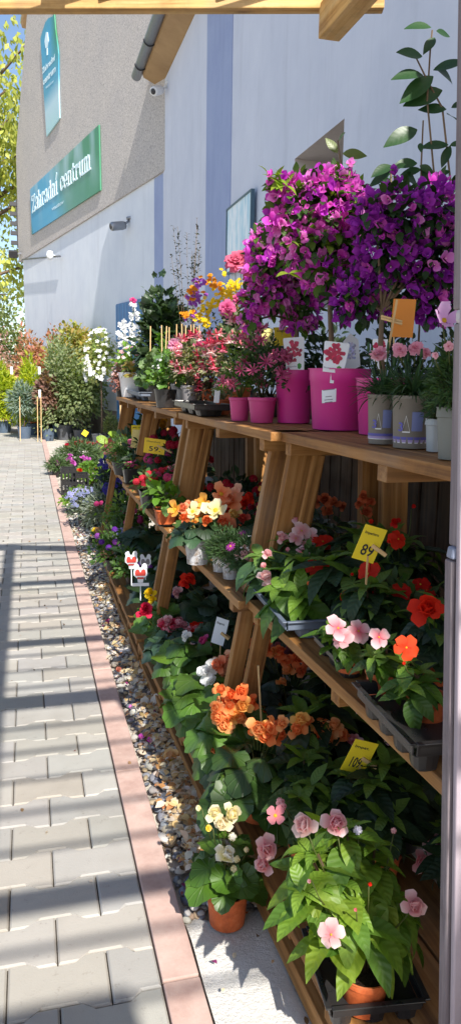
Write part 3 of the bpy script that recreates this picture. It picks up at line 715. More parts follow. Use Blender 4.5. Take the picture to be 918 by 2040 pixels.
def fl_double(v, rings=4):
    P = []
    for r_, (n_, tl, s_) in enumerate(((5, .15, .5), (6, .55, .44), (5, .9, .36), (4, 1.2, .26))[:rings]):
        for k in range(n_): P.append((PETC if r_ or k % 2 else PET, petal_at(PETC, 2*pi*k/n_+r_*.6+v+RND.uniform(-.2, .2), tl+RND.uniform(-.12, .12), .03, s_*RND.uniform(.85, 1.12), .02*r_)))
    return join(P)
def fl_single(v):
    P = [(PETW, petal_at(PETW, pi/2*k+v, .12+.12*(k % 2), .02, .5*(1.12 if k % 2 else .9), .012*k)) for k in range(4)]
    P += [(PETW, petal_at(PETW, pi/2*k+.8+v, .5, .02, .36, .03)) for k in range(3)]
    return join(P+[(disc(.10, .07, 8, .9), np.eye(4))])
def fl_carn(v):
    P = []; pc = leaf(.75, 4, 3, 1.9, .5, .5, .1, .10, 17, .3)
    for r_, (n_, tl, s_) in enumerate(((8, 0, .5), (7, .45, .46), (6, .85, .4), (4, 1.2, .34))):
        for k in range(n_): P.append((pc, petal_at(pc, 2*pi*k/n_+r_*.4+v+RND.uniform(-.2, .2), tl+RND.uniform(-.2, .2), .02, s_*RND.uniform(.85, 1.1), .015*r_)))
    return join(P)
def fl_bract(v):
    P = [(BRACT, petal_at(BRACT, 2*pi*k/3+v+RND.uniform(-.35, .35), RND.uniform(.2, 1.25), .03, RND.uniform(.42, .66))) for k in range(3)]
    c = disc(.035, .2, 5, .5); return join(P+[(c, np.eye(4))])
def fl_daisy(v): return join([(PETN, petal_at(PETN, 2*pi*k/15+v, RND.uniform(-.1, .15), .06, .44)) for k in range(15)]+[(disc(.1, .02, 8, .6), np.eye(4))])
def fl_floret(v):
    pf = leaf(.8, 2, 1, 1.4, .6, .2, .1, 0, 9, .3); return join([(pf, petal_at(pf, 2*pi*k/5+v, .1, .02, .48)) for k in range(5)])
def fl_cluster(v, n=22):
    P = []
    for k in range(n):
        z = 1-(k+.5)/n*1.1; r_ = sqrt(max(0, 1-z*z)); q = k*2.4+v; d = Vector((r_*cos(q), r_*sin(q), z))
        P.append((fl_floret(k), fz(d*.36, d, .30*RND.uniform(.85, 1.1))))
    return join(P)
def fl_tube(v):       # long narrow bells hanging in a spray
    P = []
    for k in range(9):
        q = 2*pi*k/9+v; d = Vector((cos(q)*.8, sin(q)*.8, RND.uniform(-.1, .7))).normalized(); tb = MB(); tb.tube([d*.04, d*.3, d*.5], .045, .06, k=5)
        P.append((T(tb.V[0], tb.F, [(0, 0, 0)]*len(tb.V[0]), np.linspace(0, .6, len(tb.V[0]))), np.eye(4)))
        P.append((fl_floret(k), fz(d*.51, d, .2)))
    return join(P)
def fl_fuchsia(v):    # hangs down its local -Z
    tb = MB(); tb.tube([(0, 0, .5), (0, 0, .12)], .05, .08, k=6); P = [(setT(T(tb.V[0], tb.F, [(0, 0, 0)]*len(tb.V[0]), [0]*len(tb.V[0])), 0), np.eye(4))]
    P += [(setT(SEPAL, 0), petal_at(SEPAL, 2*pi*k/4+v, -.1, .05, .48, .1)) for k in range(4)]
    P += [(setT(PETC, 1), petal_at(PETC, 2*pi*k/5+v, -1.15, .05, .34, .1)) for k in range(5)]
    return join(P)
def fl_bud(v): return join([(PETC, petal_at(PETC, 2*pi*k/5+v, 1.25, .05, .5)) for k in range(5)])
def fl_poppy(v): return join([(PETW, petal_at(PETW, 2*pi*k/4+v, .45, .02, .55, .01*k)) for k in range(4)]+[(disc(.09, .05, 8, 1.2), np.eye(4))])
FL = {}
for nm, fn, cnt in (('impatiens', fl_impatiens, 6), ('double', fl_double, 7), ('single', fl_single, 3), ('carn', fl_carn, 3), ('bract', fl_bract, 14), ('daisy', fl_daisy, 2),
                    ('floret', fl_floret, 2), ('cluster', fl_cluster, 2), ('tube', fl_tube, 2), ('fuchsia', fl_fuchsia, 3), ('bud', fl_bud, 2), ('poppy', fl_poppy, 2)):
    FL[nm] = [fn(RND.uniform(0, 2)) for _ in range(cnt)]
LEAVES = {
 'lance': [leaf(w_, 8, 2, .82, .9, d_, f_, .010, 30) for d_, w_, f_ in ((.3, .46, .22), (.8, .40, .30), (1.3, .48, .2), (1.7, .38, .3))],
 'begonia': [roundleaf(26, 4, .045, c_, w_, .55, .22, p_) for c_, p_, w_ in ((.1, 0, .12), (.35, 1, .09), (.6, 2, .13), (-.25, 3, .12))],
 'ivy': [roundleaf(10, 2, .16, .3, .05, .4, .3, p_) for p_ in (0, 1)],
 'oval': [leaf(.52, 4, 1, .85, .9, d_, .2) for d_ in (.3, .9)],
 'tiny': [leaf(.6, 2, 1, .85, .9, .4, .2)],
 'blade': [leaf(.07, 7, 1, .5, .5, d_, .5) for d_ in (.4, .9, 1.5)],
 'needle': [leaf(.22, 2, 1, .7, .7, .4, .3)],
 'primula': [leaf(.62, 6, 2, 1.2, .7, d_, .15, .05, 26, .06) for d_ in (.7, 1.2)],
 'frilly': [roundleaf(16, 2, .13, .1, .16, .4, 0, p_) for p_ in (0, 1.5)],
 'camellia': [leaf(.46, 8, 2, .85, .9, d_, .15) for d_ in (.2, .6)],
}
LM = {'begonia': MROUND, 'ivy': MROUND, 'frilly': MROUND, 'oval': MSMALL, 'tiny': MSMALL, 'blade': MSMALL, 'needle': MSMALL, 'camellia': MGLOSS}
G_MID, G_DARK, G_LIME, G_BLUE, G_GREY = (.045, .13, .018), (.015, .055, .014), (.16, .30, .02), (.03, .085, .05), (.16, .20, .14)
# ---------------------------------------------------------------- crowns
def sdir(lo=-.25):
    z = RND.uniform(lo, 1); q = RND.uniform(0, 2*pi); r_ = sqrt(max(0, 1-z*z)); return Vector((r_*cos(q), r_*sin(q), z))
def crown_bush(b, kind, n, c, rx, rz, size, cols, spread=.3, lo=-.25, inner=.45, ry=None):
    c = Vector(c); ry = rx if ry is None else ry; tm = LEAVES[kind]
    for i in range(n):
        d = sdir(lo); f = RND.uniform(inner, 1); lump = 1+.14*sin(5*d.x+3*d.z+c.x*50)+.1*sin(9*d.y-4*d.z)
        p_ = c+Vector((d.x*rx, d.y*ry, d.z*rz))*f*lump
        dr = (d*1.0+Vector((RND.uniform(-.6, .6), RND.uniform(-.6, .6), RND.uniform(-.5, spread+.3)))).normalized()
        up = (d+Vector((0, -.15, .7))+Vector((RND.uniform(-.4, .4),)*3)).normalized()
        k = mixc(cols[0], cols[1], RND.random()) if len(cols) > 1 else cols[0]
        b.add(RND.choice(tm), frame(p_, dr, up, size*RND.uniform(.65, 1.2)), jit(k, .2))
def crown_blade(b, n, c, r, h, size, cols, kind='blade'):
    for i in range(n):
        q = RND.uniform(0, 2*pi); e_ = RND.uniform(.15, 1.35); d = Vector((cos(q)*cos(e_), sin(q)*cos(e_), sin(e_)))
        p_ = Vector(c)+Vector((cos(q), sin(q), 0))*r*RND.uniform(0, .6)+Vector((0, 0, h*RND.random()*.5))
        b.add(RND.choice(LEAVES[kind]), frame(p_, d, (0, 0, 1), size*RND.uniform(.6, 1.15)), jit(mixc(cols[0], cols[-1], RND.random()), .2))
def crown_whorl(b, tips, base, size, cols, nl=8, lower=4):
    for tp in tips:
        tp = Vector(tp); ax = (tp-Vector(base)); ax = (ax.normalized()+Vector((0, 0, 1.2))).normalized()
        mid = Vector(base).lerp(tp, .5)+Vector((0, 0, .01)); b.tube([base, mid, tp], .004, .003, (.10, .06, .03))
        for lay in range(2):
            for k in range(nl if lay == 0 else 5):
                q = 2*pi*(k+.5*lay)/(nl if lay == 0 else 5)+RND.uniform(-.25, .25); a_ = ax.orthogonal().normalized(); c_ = ax.cross(a_)
                el = RND.uniform(-.30, .28) if lay == 0 else RND.uniform(.45, .9); d = (a_*cos(q)+c_*sin(q))*cos(el)+ax*sin(el)
                s_ = size*RND.uniform(.75, 1.1)*(1 if lay == 0 else .6); col = jit(mixc(cols[0], cols[1], RND.random()), .15)
                if lay == 1: col = mixc(col, (.22, .36, .04), .45)
                tm = RND.choice(LEAVES['lance'])
                b.add(tm, frame(tp-ax*(.025*(1-lay)*RND.random()*2), d, ax, s_), col)
        for k in range(lower):      # lower leaves along the stem
            f = RND.uniform(.35, .8); q = RND.uniform(0, 6.3); d = Vector((cos(q), sin(q), RND.uniform(-.4, .1)))
            b.add(RND.choice(LEAVES['lance']), frame(Vector(base).lerp(tp, f), d, (0, 0, 1), size*RND.uniform(.7, 1)), jit(cols[0], .15))
def crown_begonia(b, n, base, r, h, size, cols, kind='begonia'):
    for i in range(n):
        q = i*2.4+RND.uniform(-.3, .3); f = sqrt((i+.6)/n); e_ = h*(1-.75*f*f)*RND.uniform(.75, 1.05)
        tp = Vector(base)+Vector((cos(q)*r*f*.8, sin(q)*r*f*.8, max(.028, e_)))
        b.tube([base, Vector(base).lerp(tp, .5)+Vector((0, 0, .012)), tp], .003, .0022, (.16, .16, .04), 4)
        d = Vector((cos(q), sin(q), -.1-.5*f)); up = Vector((cos(q)*f*.9, sin(q)*f*.9-.15, 1))
        b.add(RND.choice(LEAVES[kind]), frame(tp-d.normalized()*size*.2, d, up, size*RND.uniform(.75, 1.15)), jit(mixc(cols[0], cols[1], RND.random()), .18))
# ---------------------------------------------------------------- pots
def pot_mesh(parent, rt, h, mat, style='plain', taper=.76, sq=0):
    b = MB(); rb = rt*taper; rim = h*.13; t_ = .0025+rt*.02
    if style == 'lip': prof = [(0, .001), (rb*.98, .001), (rb, .004), (rt*.93, h-rim), (rt*.99, h-rim+.001), (rt, h-.002), (rt*.985, h), (rt*.93, h), (rt*.90, h*.8)]
    elif style == 'band': prof = [(0, .001), (rb, .001), (rb*1.01, .006), (rb+(rt-rb)*.74, h*.80), (rb+(rt-rb)*.74+.0025, h*.815), (rt*.985, h*.985), (rt*1.03, h*.985), (rt*1.03, h), (rt*.97, h), (rt*.93, h*.85)]
    else: prof = [(0, .001), (rb, .001), (rb*1.01, .004), (rt*.965, h*.93), (rt, h*.94), (rt, h), (rt*.95, h), (rt*.91, h*.8)]
    b.lathe(prof, 32, sq=sq); o = b.build('pot', mat, parent)
    md = o.modifiers.new('e', 'EDGE_SPLIT'); md.split_angle = radians(50)
    s_ = MB(); s_.lathe([(0, h*.87), (rt*.5, h*.885), (rt*.93, h*.86)], 16, sq=sq); s_.build('soil', MSOIL, parent); return o
BLACK = plastic((.014, .015, .018), .26, .10); GREYP = plastic(L3(132, 130, 134), .5, .25); MAG = plastic(L3(206, 44, 138), .38, .08); MAG2 = plastic(L3(190, 46, 120), .5, .2)
def clearmat():
    t = NT('clear_wrap'); t.base(t.ramp(t.noise(t.obj(), 24, 4, .7), [(.35, L3(140, 120, 100)), (.5, L3(206, 206, 210)), (.7, L3(232, 234, 238))])); t.set(.18, .6)
    tr = t.new('ShaderNodeBsdfTransparent'); mx = t.new('ShaderNodeMixShader'); mx.inputs[0].default_value = .32
    t.link(t.b.outputs[0], mx.inputs[1]); t.link(tr.outputs[0], mx.inputs[2]); t.link(mx.outputs[0], t.out.inputs[0]); t.bump(t.noise(t.obj(), 40, 3), .8, .006); return t.m
CLEAR = clearmat(); WHITEP = plastic(L3(228, 228, 228), .4, .1); BLUEG = plastic(L3(86, 100, 120), .45, .25); PALEP = plastic(L3(164, 172, 178), .4, .2)
_fm = {}
def flower_obj(parent, name, kind, m, ca, cb, cc=(.7, .5, .04)):
    v = RND.randrange(len(FL[kind])); key = (kind, v, ca, cb, cc)
    if key not in _fm:
        b = MB(); b.add(FL[kind][v], np.eye(4), ca, cb, cc); o = b.build(name, MPETAL, parent); _fm[key] = o.data
    else:
        o = bpy.data.objects.new(name, _fm[key]); COL.objects.link(o); o.parent = parent
    o.matrix_local = Matrix([list(r_) for r_ in m]); return o
FACE = Vector((-.25, -.75, .62))
def blooms(parent, kind, pts, size, pal, sep=True, name='flower', face=.8, cc=(.7, .5, .04), stems=None, base=(0, 0, 0)):
    """pts: local (point, outward)"""
    b = MB(); st = MB()
    for p_, out in pts:
        ca, cb = RND.choice(pal); nrm = (Vector(out)*.7+FACE*face+Vector((RND.uniform(-.35, .35), RND.uniform(-.35, .35), RND.uniform(-.2, .3)))).normalized()
        if kind == 'fuchsia': nrm = Vector((RND.uniform(-.3, .3), RND.uniform(-.3, .3), 1))
        m_ = fz(p_, nrm, size*RND.uniform(.8, 1.15))
        if sep: flower_obj(parent, name, kind, m_, ca, cb, cc)
        else: b.add(RND.choice(FL[kind]), m_, jit(ca, .1), jit(cb, .1), cc)
        if stems: st.tube([Vector(p_)-nrm*size*.05, (Vector(p_)+Vector(base))/2+Vector((0, 0, .01)), base], .0018, .0025, stems, 4)
    if not sep: b.build(name+'s' if not name.endswith('s') else name, MPETAL, parent)
    if stems: st.build('stalks', MSMALL, parent)
def place(px, py, z, X=None):
    p_ = onZ(px, py, z)
    if X is not None: p_ = onX(px, py, X); p_.z = z
    return p_
def plant(label, px, py, z, rim, ph, cw, ch, kind='bush', leafk='oval', n=120, size=20, cols=(G_MID, G_DARK), pot=BLACK, style='plain', name='potted_plant', cat='potted plant',
          fl=None, fn=0, fs=10, pal=None, sep=True, cc=(.7, .5, .04), group=None, at=None, face=.8, lo=-.25, flo=.2, trunk=None, tips=6, sq=0, taper=.76, stems=None, tag_=None, fname='flower', pxflowers=None, rot=0, nopot=False, cy=0, spread=.3, pxtips=None, nl=8):
    """pixel sizes: rim width, pot height, crown width, crown height above the rim (as measured on the photo at the plant's distance)"""
    loc_ = Vector((at[0], at[1], z)) if at else place(px, py, z)
    cols = [(max(c_[0], c_[1]*.44), c_[1]*.92, c_[2]) if c_[1] > c_[0] else c_ for c_ in cols]
    k = mpx(loc_+Vector((0, 0, .1))); rt = rim*k/2; h = ph*k; cr = cw*k/2; hh = ch*k; size *= k; fs *= k
    e = empty(name, tuple(loc_), label, cat, group)
    if kind == 'whorl': size *= 1.22
    if kind == 'begonia': size *= .84; hh *= .66; n = int(n*1.35)
    if kind == 'needle': n = int(n*1.6)
    if not nopot: pot_mesh(e, rt, h, pot, style, taper, sq)
    b = MB(); base = (0, 0, h*.88)
    cz = h+hh*.35
    if kind == 'bush': crown_bush(b, leafk, n, (0, 0, h+hh*.30), cr, hh*.70, size, cols, lo=lo, spread=spread)
    elif kind == 'blade': crown_blade(b, n, (0, 0, h*.9), cr*.5, hh*.4, size, cols); 
    elif kind == 'needle': crown_bush(b, 'needle', n, (0, 0, h+hh*.35), cr, hh*.65, size, cols, lo=-.5)
    elif kind == 'begonia': crown_begonia(b, n, base, cr, hh, size, cols, leafk if leafk != 'oval' else 'begonia')
    elif kind == 'whorl':
        tp = []
        for i in range(tips):
            q = i*2.4+1; f = sqrt((i+.3)/tips); tp.append((cos(q)*cr*.72*f, sin(q)*cr*.72*f, h+hh*(.95-.55*f*f)*RND.uniform(.85, 1)))
        if pxtips: tp = [tuple(onY(a_, b_, loc_.y+c_)-loc_) for a_, b_, c_ in pxtips]
        crown_whorl(b, tp, base, size, cols, nl, 1 if pxtips and len(pxtips) > 8 else 4)
    elif kind == 'standard':
        b2 = MB(); b2.tube([(0, 0, h*.8), (.004, 0, h+trunk*k*.5), (0, 0, h+trunk*k+hh*.3)], rt*.09, rt*.06, k=7); b2.build('trunk', MTRUNK, e)
        crown_bush(b, leafk, n, (0, 0, h+trunk*k+hh*.45), cr, hh*.55, size, cols, lo=-.9, inner=.3)
    elif kind == 'upright':
        b2 = MB()
        for i in range(max(3, n//60)):
            q = RND.uniform(0, 6.3); tpx = Vector((cos(q)*cr*RND.uniform(.1, .9), sin(q)*cr*RND.uniform(.1, .9), h+hh*RND.uniform(.75, 1))); b2.tube([(0, 0, h*.8), tpx*.5+Vector((0, 0, h*.3)), tpx], rt*.03, rt*.012, k=4)
            for j in range(60):
                f = RND.uniform(.2, 1); p_ = Vector((tpx.x*f, tpx.y*f, h+(tpx.z-h)*f)); d = Vector((RND.uniform(-1, 1), RND.uniform(-1, 1), RND.uniform(-.2, .9)))
                b.add(RND.choice(LEAVES[leafk]), frame(p_, d, (0, 0, 1), size*RND.uniform(.6, 1.2)), jit(mixc(cols[0], cols[-1], RND.random()), .2))
        b2.build('stem', MTRUNK, e)
    if kind in ('bush', 'needle') and rt > 0:
        for i in range(7):
            q = i*.9; b.tube([base, (cos(q)*cr*.6, sin(q)*cr*.6, h+hh*.5)], .003, .002, mixc(cols[0], (.1, .08, .03), .5), 4)
    if b.n: b.build('foliage', LM.get(leafk if kind != 'begonia' or leafk != 'oval' else 'begonia', MLEAF) if kind not in ('blade', 'needle', 'upright') else MSMALL, e)
    if kind == 'begonia' and False: pass
    if fl:
        pts = []
        top = h+(trunk*k if trunk else 0)
        for i in range(fn):
            d = sdir(flo)
            if RND.random() < .75 and d.y > 0: d.y = -d.y
            pts.append((Vector((d.x*cr*.95, d.y*cr*.95, top+hh*.35+d.z*hh*.70)), d))
        if fn: blooms(e, fl, pts, fs, pal, sep, fname, face, cc, stems, base)
    if pxflowers:
        for (fx, fy, dy, sz, fk, ca, cb) in pxflowers:
            q = onY(fx, fy, loc_.y+dy-.025)-loc_; s_ = sz*mpx(q+loc_); nrm = (Vector((q.x, q.y*.5, 0))*1.5+FACE+Vector((RND.uniform(-.6, .6), RND.uniform(-.5, .5), RND.uniform(-.4, .3)))).normalized()
            flower_obj(e, 'flower', fk, fz(q, nrm, s_*1.04), ca, cb)
            b = MB(); b.tube([q-nrm*.004, q.lerp(Vector((0, 0, h)), .15)-Vector((0, 0, .006)), q.lerp(Vector((0, 0, h)), .38)], .0014, .0018, (.10, .12, .03), 4); b.build('stalk', MSMALL, e)
    return e
# ---------------------------------------------------------------- trays, crates, cards
def tray(label, p0, p1, z, wd_, h, cells=4, mat=BLACK, name='plant_tray'):
    """p0,p1: (x,y) ends of the long front edge; body lies to the right of it"""
    (x0, y0), (x1, y1) = p0, p1; d = Vector((x1-x0, y1-y0, 0)); L_ = d.length; d.normalize(); n_ = Vector((-d.y, d.x, 0)); n_ = n_ if n_.x > 0 else -n_
    e = empty(name, (x0, y0, z), label, 'tray'); b = MB()
    P = lambda s_, o_, zz: d*s_+n_*o_+Vector((0, 0, zz))
    def strip(a_, c_, t_=.004):
        b.beam(a_, c_, t_, h*.42)
    zz = h*.79; m_ = .006
    for i in range(2):
        strip(P(.01, m_ if i == 0 else wd_-m_, zz), P(L_-.01, m_ if i == 0 else wd_-m_, zz)); strip(P(m_ if i == 0 else L_-m_, .01, zz), P(m_ if i == 0 else L_-m_, wd_-.01, zz))
        b.beam(P(0, 0 if i == 0 else wd_, h), P(L_, 0 if i == 0 else wd_, h), .012, .004); b.beam(P(0 if i == 0 else L_, .006, h+.0005), P(0 if i == 0 else L_, wd_-.006, h+.0005), .012, .004)
    b.beam(P(.008, wd_/2, h*.55), P(L_-.008, wd_/2, h*.55), wd_-.016, .003)
    b.build('rim', mat, e, smooth=False, bevel=.0015)
    s_ = L_/cells; R3 = Matrix((d, n_, Vector((0, 0, 1)))).transposed(); rows = max(1, round(wd_/s_))
    for i in range(cells):
        for j in range(rows):
            b = MB(); c_ = P(s_*(i+.5), wd_*(j+.5)/rows, 0); r_ = min(s_, wd_/rows)*.36
            b.lathe([(0, .001), (r_*.8, .001), (r_*.85, .004), (r_, h*.55)], 12, sq=.6, m=Matrix.Translation(c_)@R3.to_4x4()); b.build('cup', mat, e, smooth=False)
    return e
def crate(label, p_, z, lx, ly, h, rz=0, mat=BLACK):
    e = empty('plastic_crate', (p_[0], p_[1], z), label, 'crate', rz=rz); b = MB(); t_ = .008
    for s_ in (-1, 1):
        for zz, hh in ((h*.1, h*.2), (h*.5, h*.12), (h*.92, h*.16)):
            b.box((s_*(lx/2-t_/2), 0, zz), (t_, ly, hh)); b.box((0, s_*(ly/2-t_/2), zz), (lx-2*t_, t_, hh))
        for i in range(5):
            b.box((s_*(lx/2-t_/2+.001), -ly/2+.01+(ly-.02)*i/4, h/2), (t_, .012, h*.98)); b.box((-lx/2+.01+(lx-.02)*i/4, s_*(ly/2-t_/2+.001), h/2), (.012, t_, h*.98))
    b.box((0, 0, .005), (lx-.02, ly-.02, .006)); b.build('crate_body', mat, e, smooth=False); return e
YEL = plastic(L3(232, 206, 40), .5, .05); CREAM = plastic(L3(226, 212, 150), .5, .05); ORG = plastic(L3(206, 124, 26), .55, .1); INK = plastic((.02, .02, .03), .6, 0); PAPER = plastic(L3(226, 230, 236), .45, .03)
def card(label, px, py, Y, wpx, hpx, text, mat=YEL, yaw=0.0, roll=0.0, small=None, stick=60, peg=True, name='price_card', stickdx=0, lean=0.0, pegdir=1, stickmat=MSTICK):
    """centre pixel, plane Y; card faces the camera turned by yaw and rolled in its plane"""
    c = onY(px, py, Y); k = mpx(c); w_, h_ = wpx*k, hpx*k
    e = empty(name, tuple(c-Vector((0, 0, h_/2))), label, 'price card'); o_ = e.location
    f = (CP-c); f.z = 0; f.normalize(); f = Matrix.Rotation(yaw, 3, 'Z')@f; x = Vector((-f.y, f.x, 0)); y = Vector((0, 0, 1)); 
    x2 = x*cos(roll)+y*sin(roll); y2 = -x*sin(roll)+y*cos(roll); y2 = (y2+f*lean).normalized()
    m_ = mat_yz(c-o_-x2*w_/2-y2*h_/2, x2, y2)
    b = MB(); q = [m_@Vector(v) for v in ((0, 0, 0), (w_, 0, 0), (w_, h_, 0), (0, h_, 0), (0, 0, -.0012), (w_, 0, -.0012), (w_, h_, -.0012), (0, h_, -.0012))]
    b.raw([tuple(v) for v in q], [(0, 1, 2, 3), (7, 6, 5, 4), (0, 4, 5, 1), (1, 5, 6, 2), (2, 6, 7, 3), (3, 7, 4, 0)]); b.build('card', mat, e, smooth=False)
    if text: textmesh('writing', text, INK, e, m_@Matrix.Translation((w_*.25, h_*.16, .0008)), w_*.55, h_*.32, .01, .0003)
    if small: textmesh('small_writing', small, INK, e, m_@Matrix.Translation((w_*.12, h_*.74, .0008)), w_*.62, h_*.10, 0, .0003)
    ec = m_@Vector((w_*.5+stickdx*k, h_*.3, -.004))
    b = MB(); b.beam(ec+Vector((0, 0, h_*.2)), ec-Vector((stickdx*k*.3, 0, stick*k)), .004, .004, f); b.build('stick', stickmat, e, smooth=False)
    if peg:
        b = MB(); pc = m_@Vector((w_*(.95 if pegdir > 0 else .05), h_*.42, 0)); ax = (x2*pegdir-y2*.35).normalized()
        for s_ in (-1, 1):
            b.beam(pc-ax*w_*.35+f*.003*s_, pc+ax*w_*.42+f*(.003+.004)*s_, .0045, h_*.10, y2)
        b.build('clothes_peg', MSTICK, e, smooth=False)
    return e
# ================================================================== THE PLANTS, TIER BY TIER
PK = [(L3(234, 138, 148), L3(248, 210, 210)), (L3(228, 110, 124), L3(246, 190, 192)), (L3(242, 170, 172), L3(252, 228, 224))]
PKW = [(L3(228, 96, 116), L3(250, 220, 224)), (L3(236, 150, 156), L3(250, 226, 224))]
RED = [(L3(214, 40, 22), L3(232, 54, 30)), (L3(200, 24, 20), L3(222, 40, 28))]
ORA = [(L3(238, 108, 50), L3(244, 150, 100)), (L3(236, 100, 46), L3(242, 136, 84)), (L3(242, 140, 60), L3(248, 180, 116))]
OR2 = [(L3(246, 124, 50), L3(252, 166, 104)), (L3(248, 142, 64), L3(254, 192, 130)), (L3(244, 108, 44), L3(250, 148, 86)), (L3(248, 164, 62), L3(254, 206, 120))]
SAL = [(L3(238, 110, 66), L3(244, 156, 116)), (L3(242, 150, 104), L3(248, 200, 164))]
CRE = [(L3(242, 226, 130), L3(248, 240, 214)), (L3(240, 216, 150), L3(248, 236, 200))]
BEGM = [(L3(240, 190, 60), L3(246, 178, 96)), (L3(236, 120, 60), L3(244, 170, 130)), (L3(244, 220, 120), L3(248, 232, 190)), (L3(232, 96, 40), L3(240, 132, 70))]
VIO = [(L3(176, 40, 176), L3(206, 70, 204)), (L3(160, 34, 170), L3(190, 60, 196)), (L3(196, 60, 190), L3(222, 110, 214))]
VIO_SHADE = [(L3(132, 30, 150), L3(160, 46, 176)), (L3(116, 28, 140), L3(150, 44, 170))]
PUR = [(L3(96, 36, 150), L3(130, 60, 180))]; LAV = [(L3(150, 150, 214), L3(196, 192, 232))]; BLU = [(L3(52, 44, 120), L3(84, 70, 160))]
MGT = [(L3(196, 50, 120), L3(220, 90, 150))]; YLW = [(L3(236, 196, 20), L3(244, 214, 40))]; WHT = [(L3(236, 236, 232), L3(248, 248, 248))]
GI = ((.035, .115, .018), (.022, .075, .028)); GIL = ((.07, .20, .02), (.03, .10, .025)); GB = ((.028, .10, .014), (.05, .15, .02)); G_SHADE = ((.012, .04, .02), (.02, .06, .02))  # last pair: greens darkened to paint in the shade under the shelves
P = plant
# ---------- bottom tier and the ground, near stand
tr0, tr1 = onZ(604, 1850, .2), onZ(655, 2012, .2)
tray('black glossy plant tray at the bottom right holding the big pale pink impatiens', (tr0.x, tr0.y), (tr1.x, tr1.y), .142, .20, .058, 3)
P('large glossy impatiens with pale pink double flowers in the nearest tray at bottom right', 722, 2000, .150, 104, 84, 240, 300, 'whorl', size=90, cols=((.19, .31, .03), (.08, .19, .03)), pot=MCLAY, style='band', name='potted_impatiens', nl=8,
  pxtips=[(735, 1752, 0.05), (700, 1820, -0.01), (632, 1700, 0.07), (785, 1790, 0.07), (660, 1660, 0.12), (700, 1700, 0.1), (725, 1845, -0.01), (628, 1765, 0.04), (785, 1835, 0.07), (650, 1830, 0.01), (680, 1760, 0.03), (606, 1775, 0.02), (690, 1655, 0.09), (615, 1700, 0.07), (745, 1690, 0.08)],
  pxflowers=[(607, 1644, .08, 56, 'double', PK[2][0], PK[2][1]), (668, 1640, .10, 56, 'double', PKW[0][0], PKW[0][1]), (712, 1654, .10, 40, 'bud', L3(220, 214, 236), L3(238, 234, 246)), (660, 1862, -.08, 54, 'impatiens', PK[0][0], PK[2][1]),
             (823, 1802, -.02, 50, 'double', PK[0][0], PK[0][1]), (735, 1760, .0, 18, 'bud', RED[0][0], RED[0][1]), (708, 1812, -.04, 16, 'bud', RED[0][0], PK[0][0]), (618, 1755, .0, 18, 'bud', PK[1][0], PK[0][1]), (784, 1655, .1, 26, 'bud', PK[1][0], PK[0][1])])
P('pink impatiens with slim petals leaning over the front board beside the white begonia', 585, 1760, .150, 80, 60, 130, 150, 'whorl', size=70, cols=GI, pot=MCLAY, style='band', name='potted_impatiens', tips=4,
  at=(.66, 1.62), pxflowers=[(548, 1625, -.05, 42, 'poppy', PK[0][0], L3(232, 160, 172)), (566, 1608, -.04, 34, 'bud', PK[0][0], PK[0][1]), (530, 1690, -.08, 50, 'double', PK[0][0], PK[0][1]), (526, 1722, -.09, 44, 'double', PK[1][0], PK[0][1]), (563, 1597, -.02, 40, 'bud', PK[0][0], PK[0][1])])
P('shade-darkened impatiens with dim pink flowers at the back of the lowest shelf', 800, 1840, .150, 84, 66, 190, 200, 'whorl', size=80, cols=G_SHADE, pot=MCLAY, style='band', name='potted_impatiens', tips=6, at=(.83, 1.55),
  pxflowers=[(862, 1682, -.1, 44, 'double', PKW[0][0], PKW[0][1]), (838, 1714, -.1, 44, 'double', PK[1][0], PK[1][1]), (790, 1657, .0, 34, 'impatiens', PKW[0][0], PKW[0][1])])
P('big shade-darkened impatiens right beneath the yellow 109 card on the lowest shelf', 700, 1700, .150, 84, 66, 170, 180, 'whorl', size=84, cols=G_SHADE, pot=MCLAY, style='band', name='potted_impatiens', tips=6, at=(.77, 1.86),
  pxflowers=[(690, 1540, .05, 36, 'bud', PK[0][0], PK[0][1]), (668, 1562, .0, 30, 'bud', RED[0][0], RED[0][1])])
P('shaded pink impatiens behind the 109 card deep under the middle shelf', 800, 1600, .150, 84, 66, 190, 150, 'whorl', size=80, cols=G_SHADE, pot=MCLAY, style='band', name='potted_impatiens', tips=6, at=(.92, 1.88),
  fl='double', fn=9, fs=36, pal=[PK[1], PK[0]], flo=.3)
P('shade-darkened impatiens in the deep shade at the far right of the lowest shelf', 860, 1700, .150, 84, 66, 190, 190, 'whorl', size=84, cols=G_SHADE, pot=MCLAY, style='band', name='potted_impatiens', tips=6, at=(.93, 1.32))
card('yellow price card reading 109 with a grey clothes peg above the lowest shelf', 715, 1508, 1.60, 50, 80, '109-', YEL, .35, -.30, 'Impat.', 60, True, stickdx=10, lean=.25)
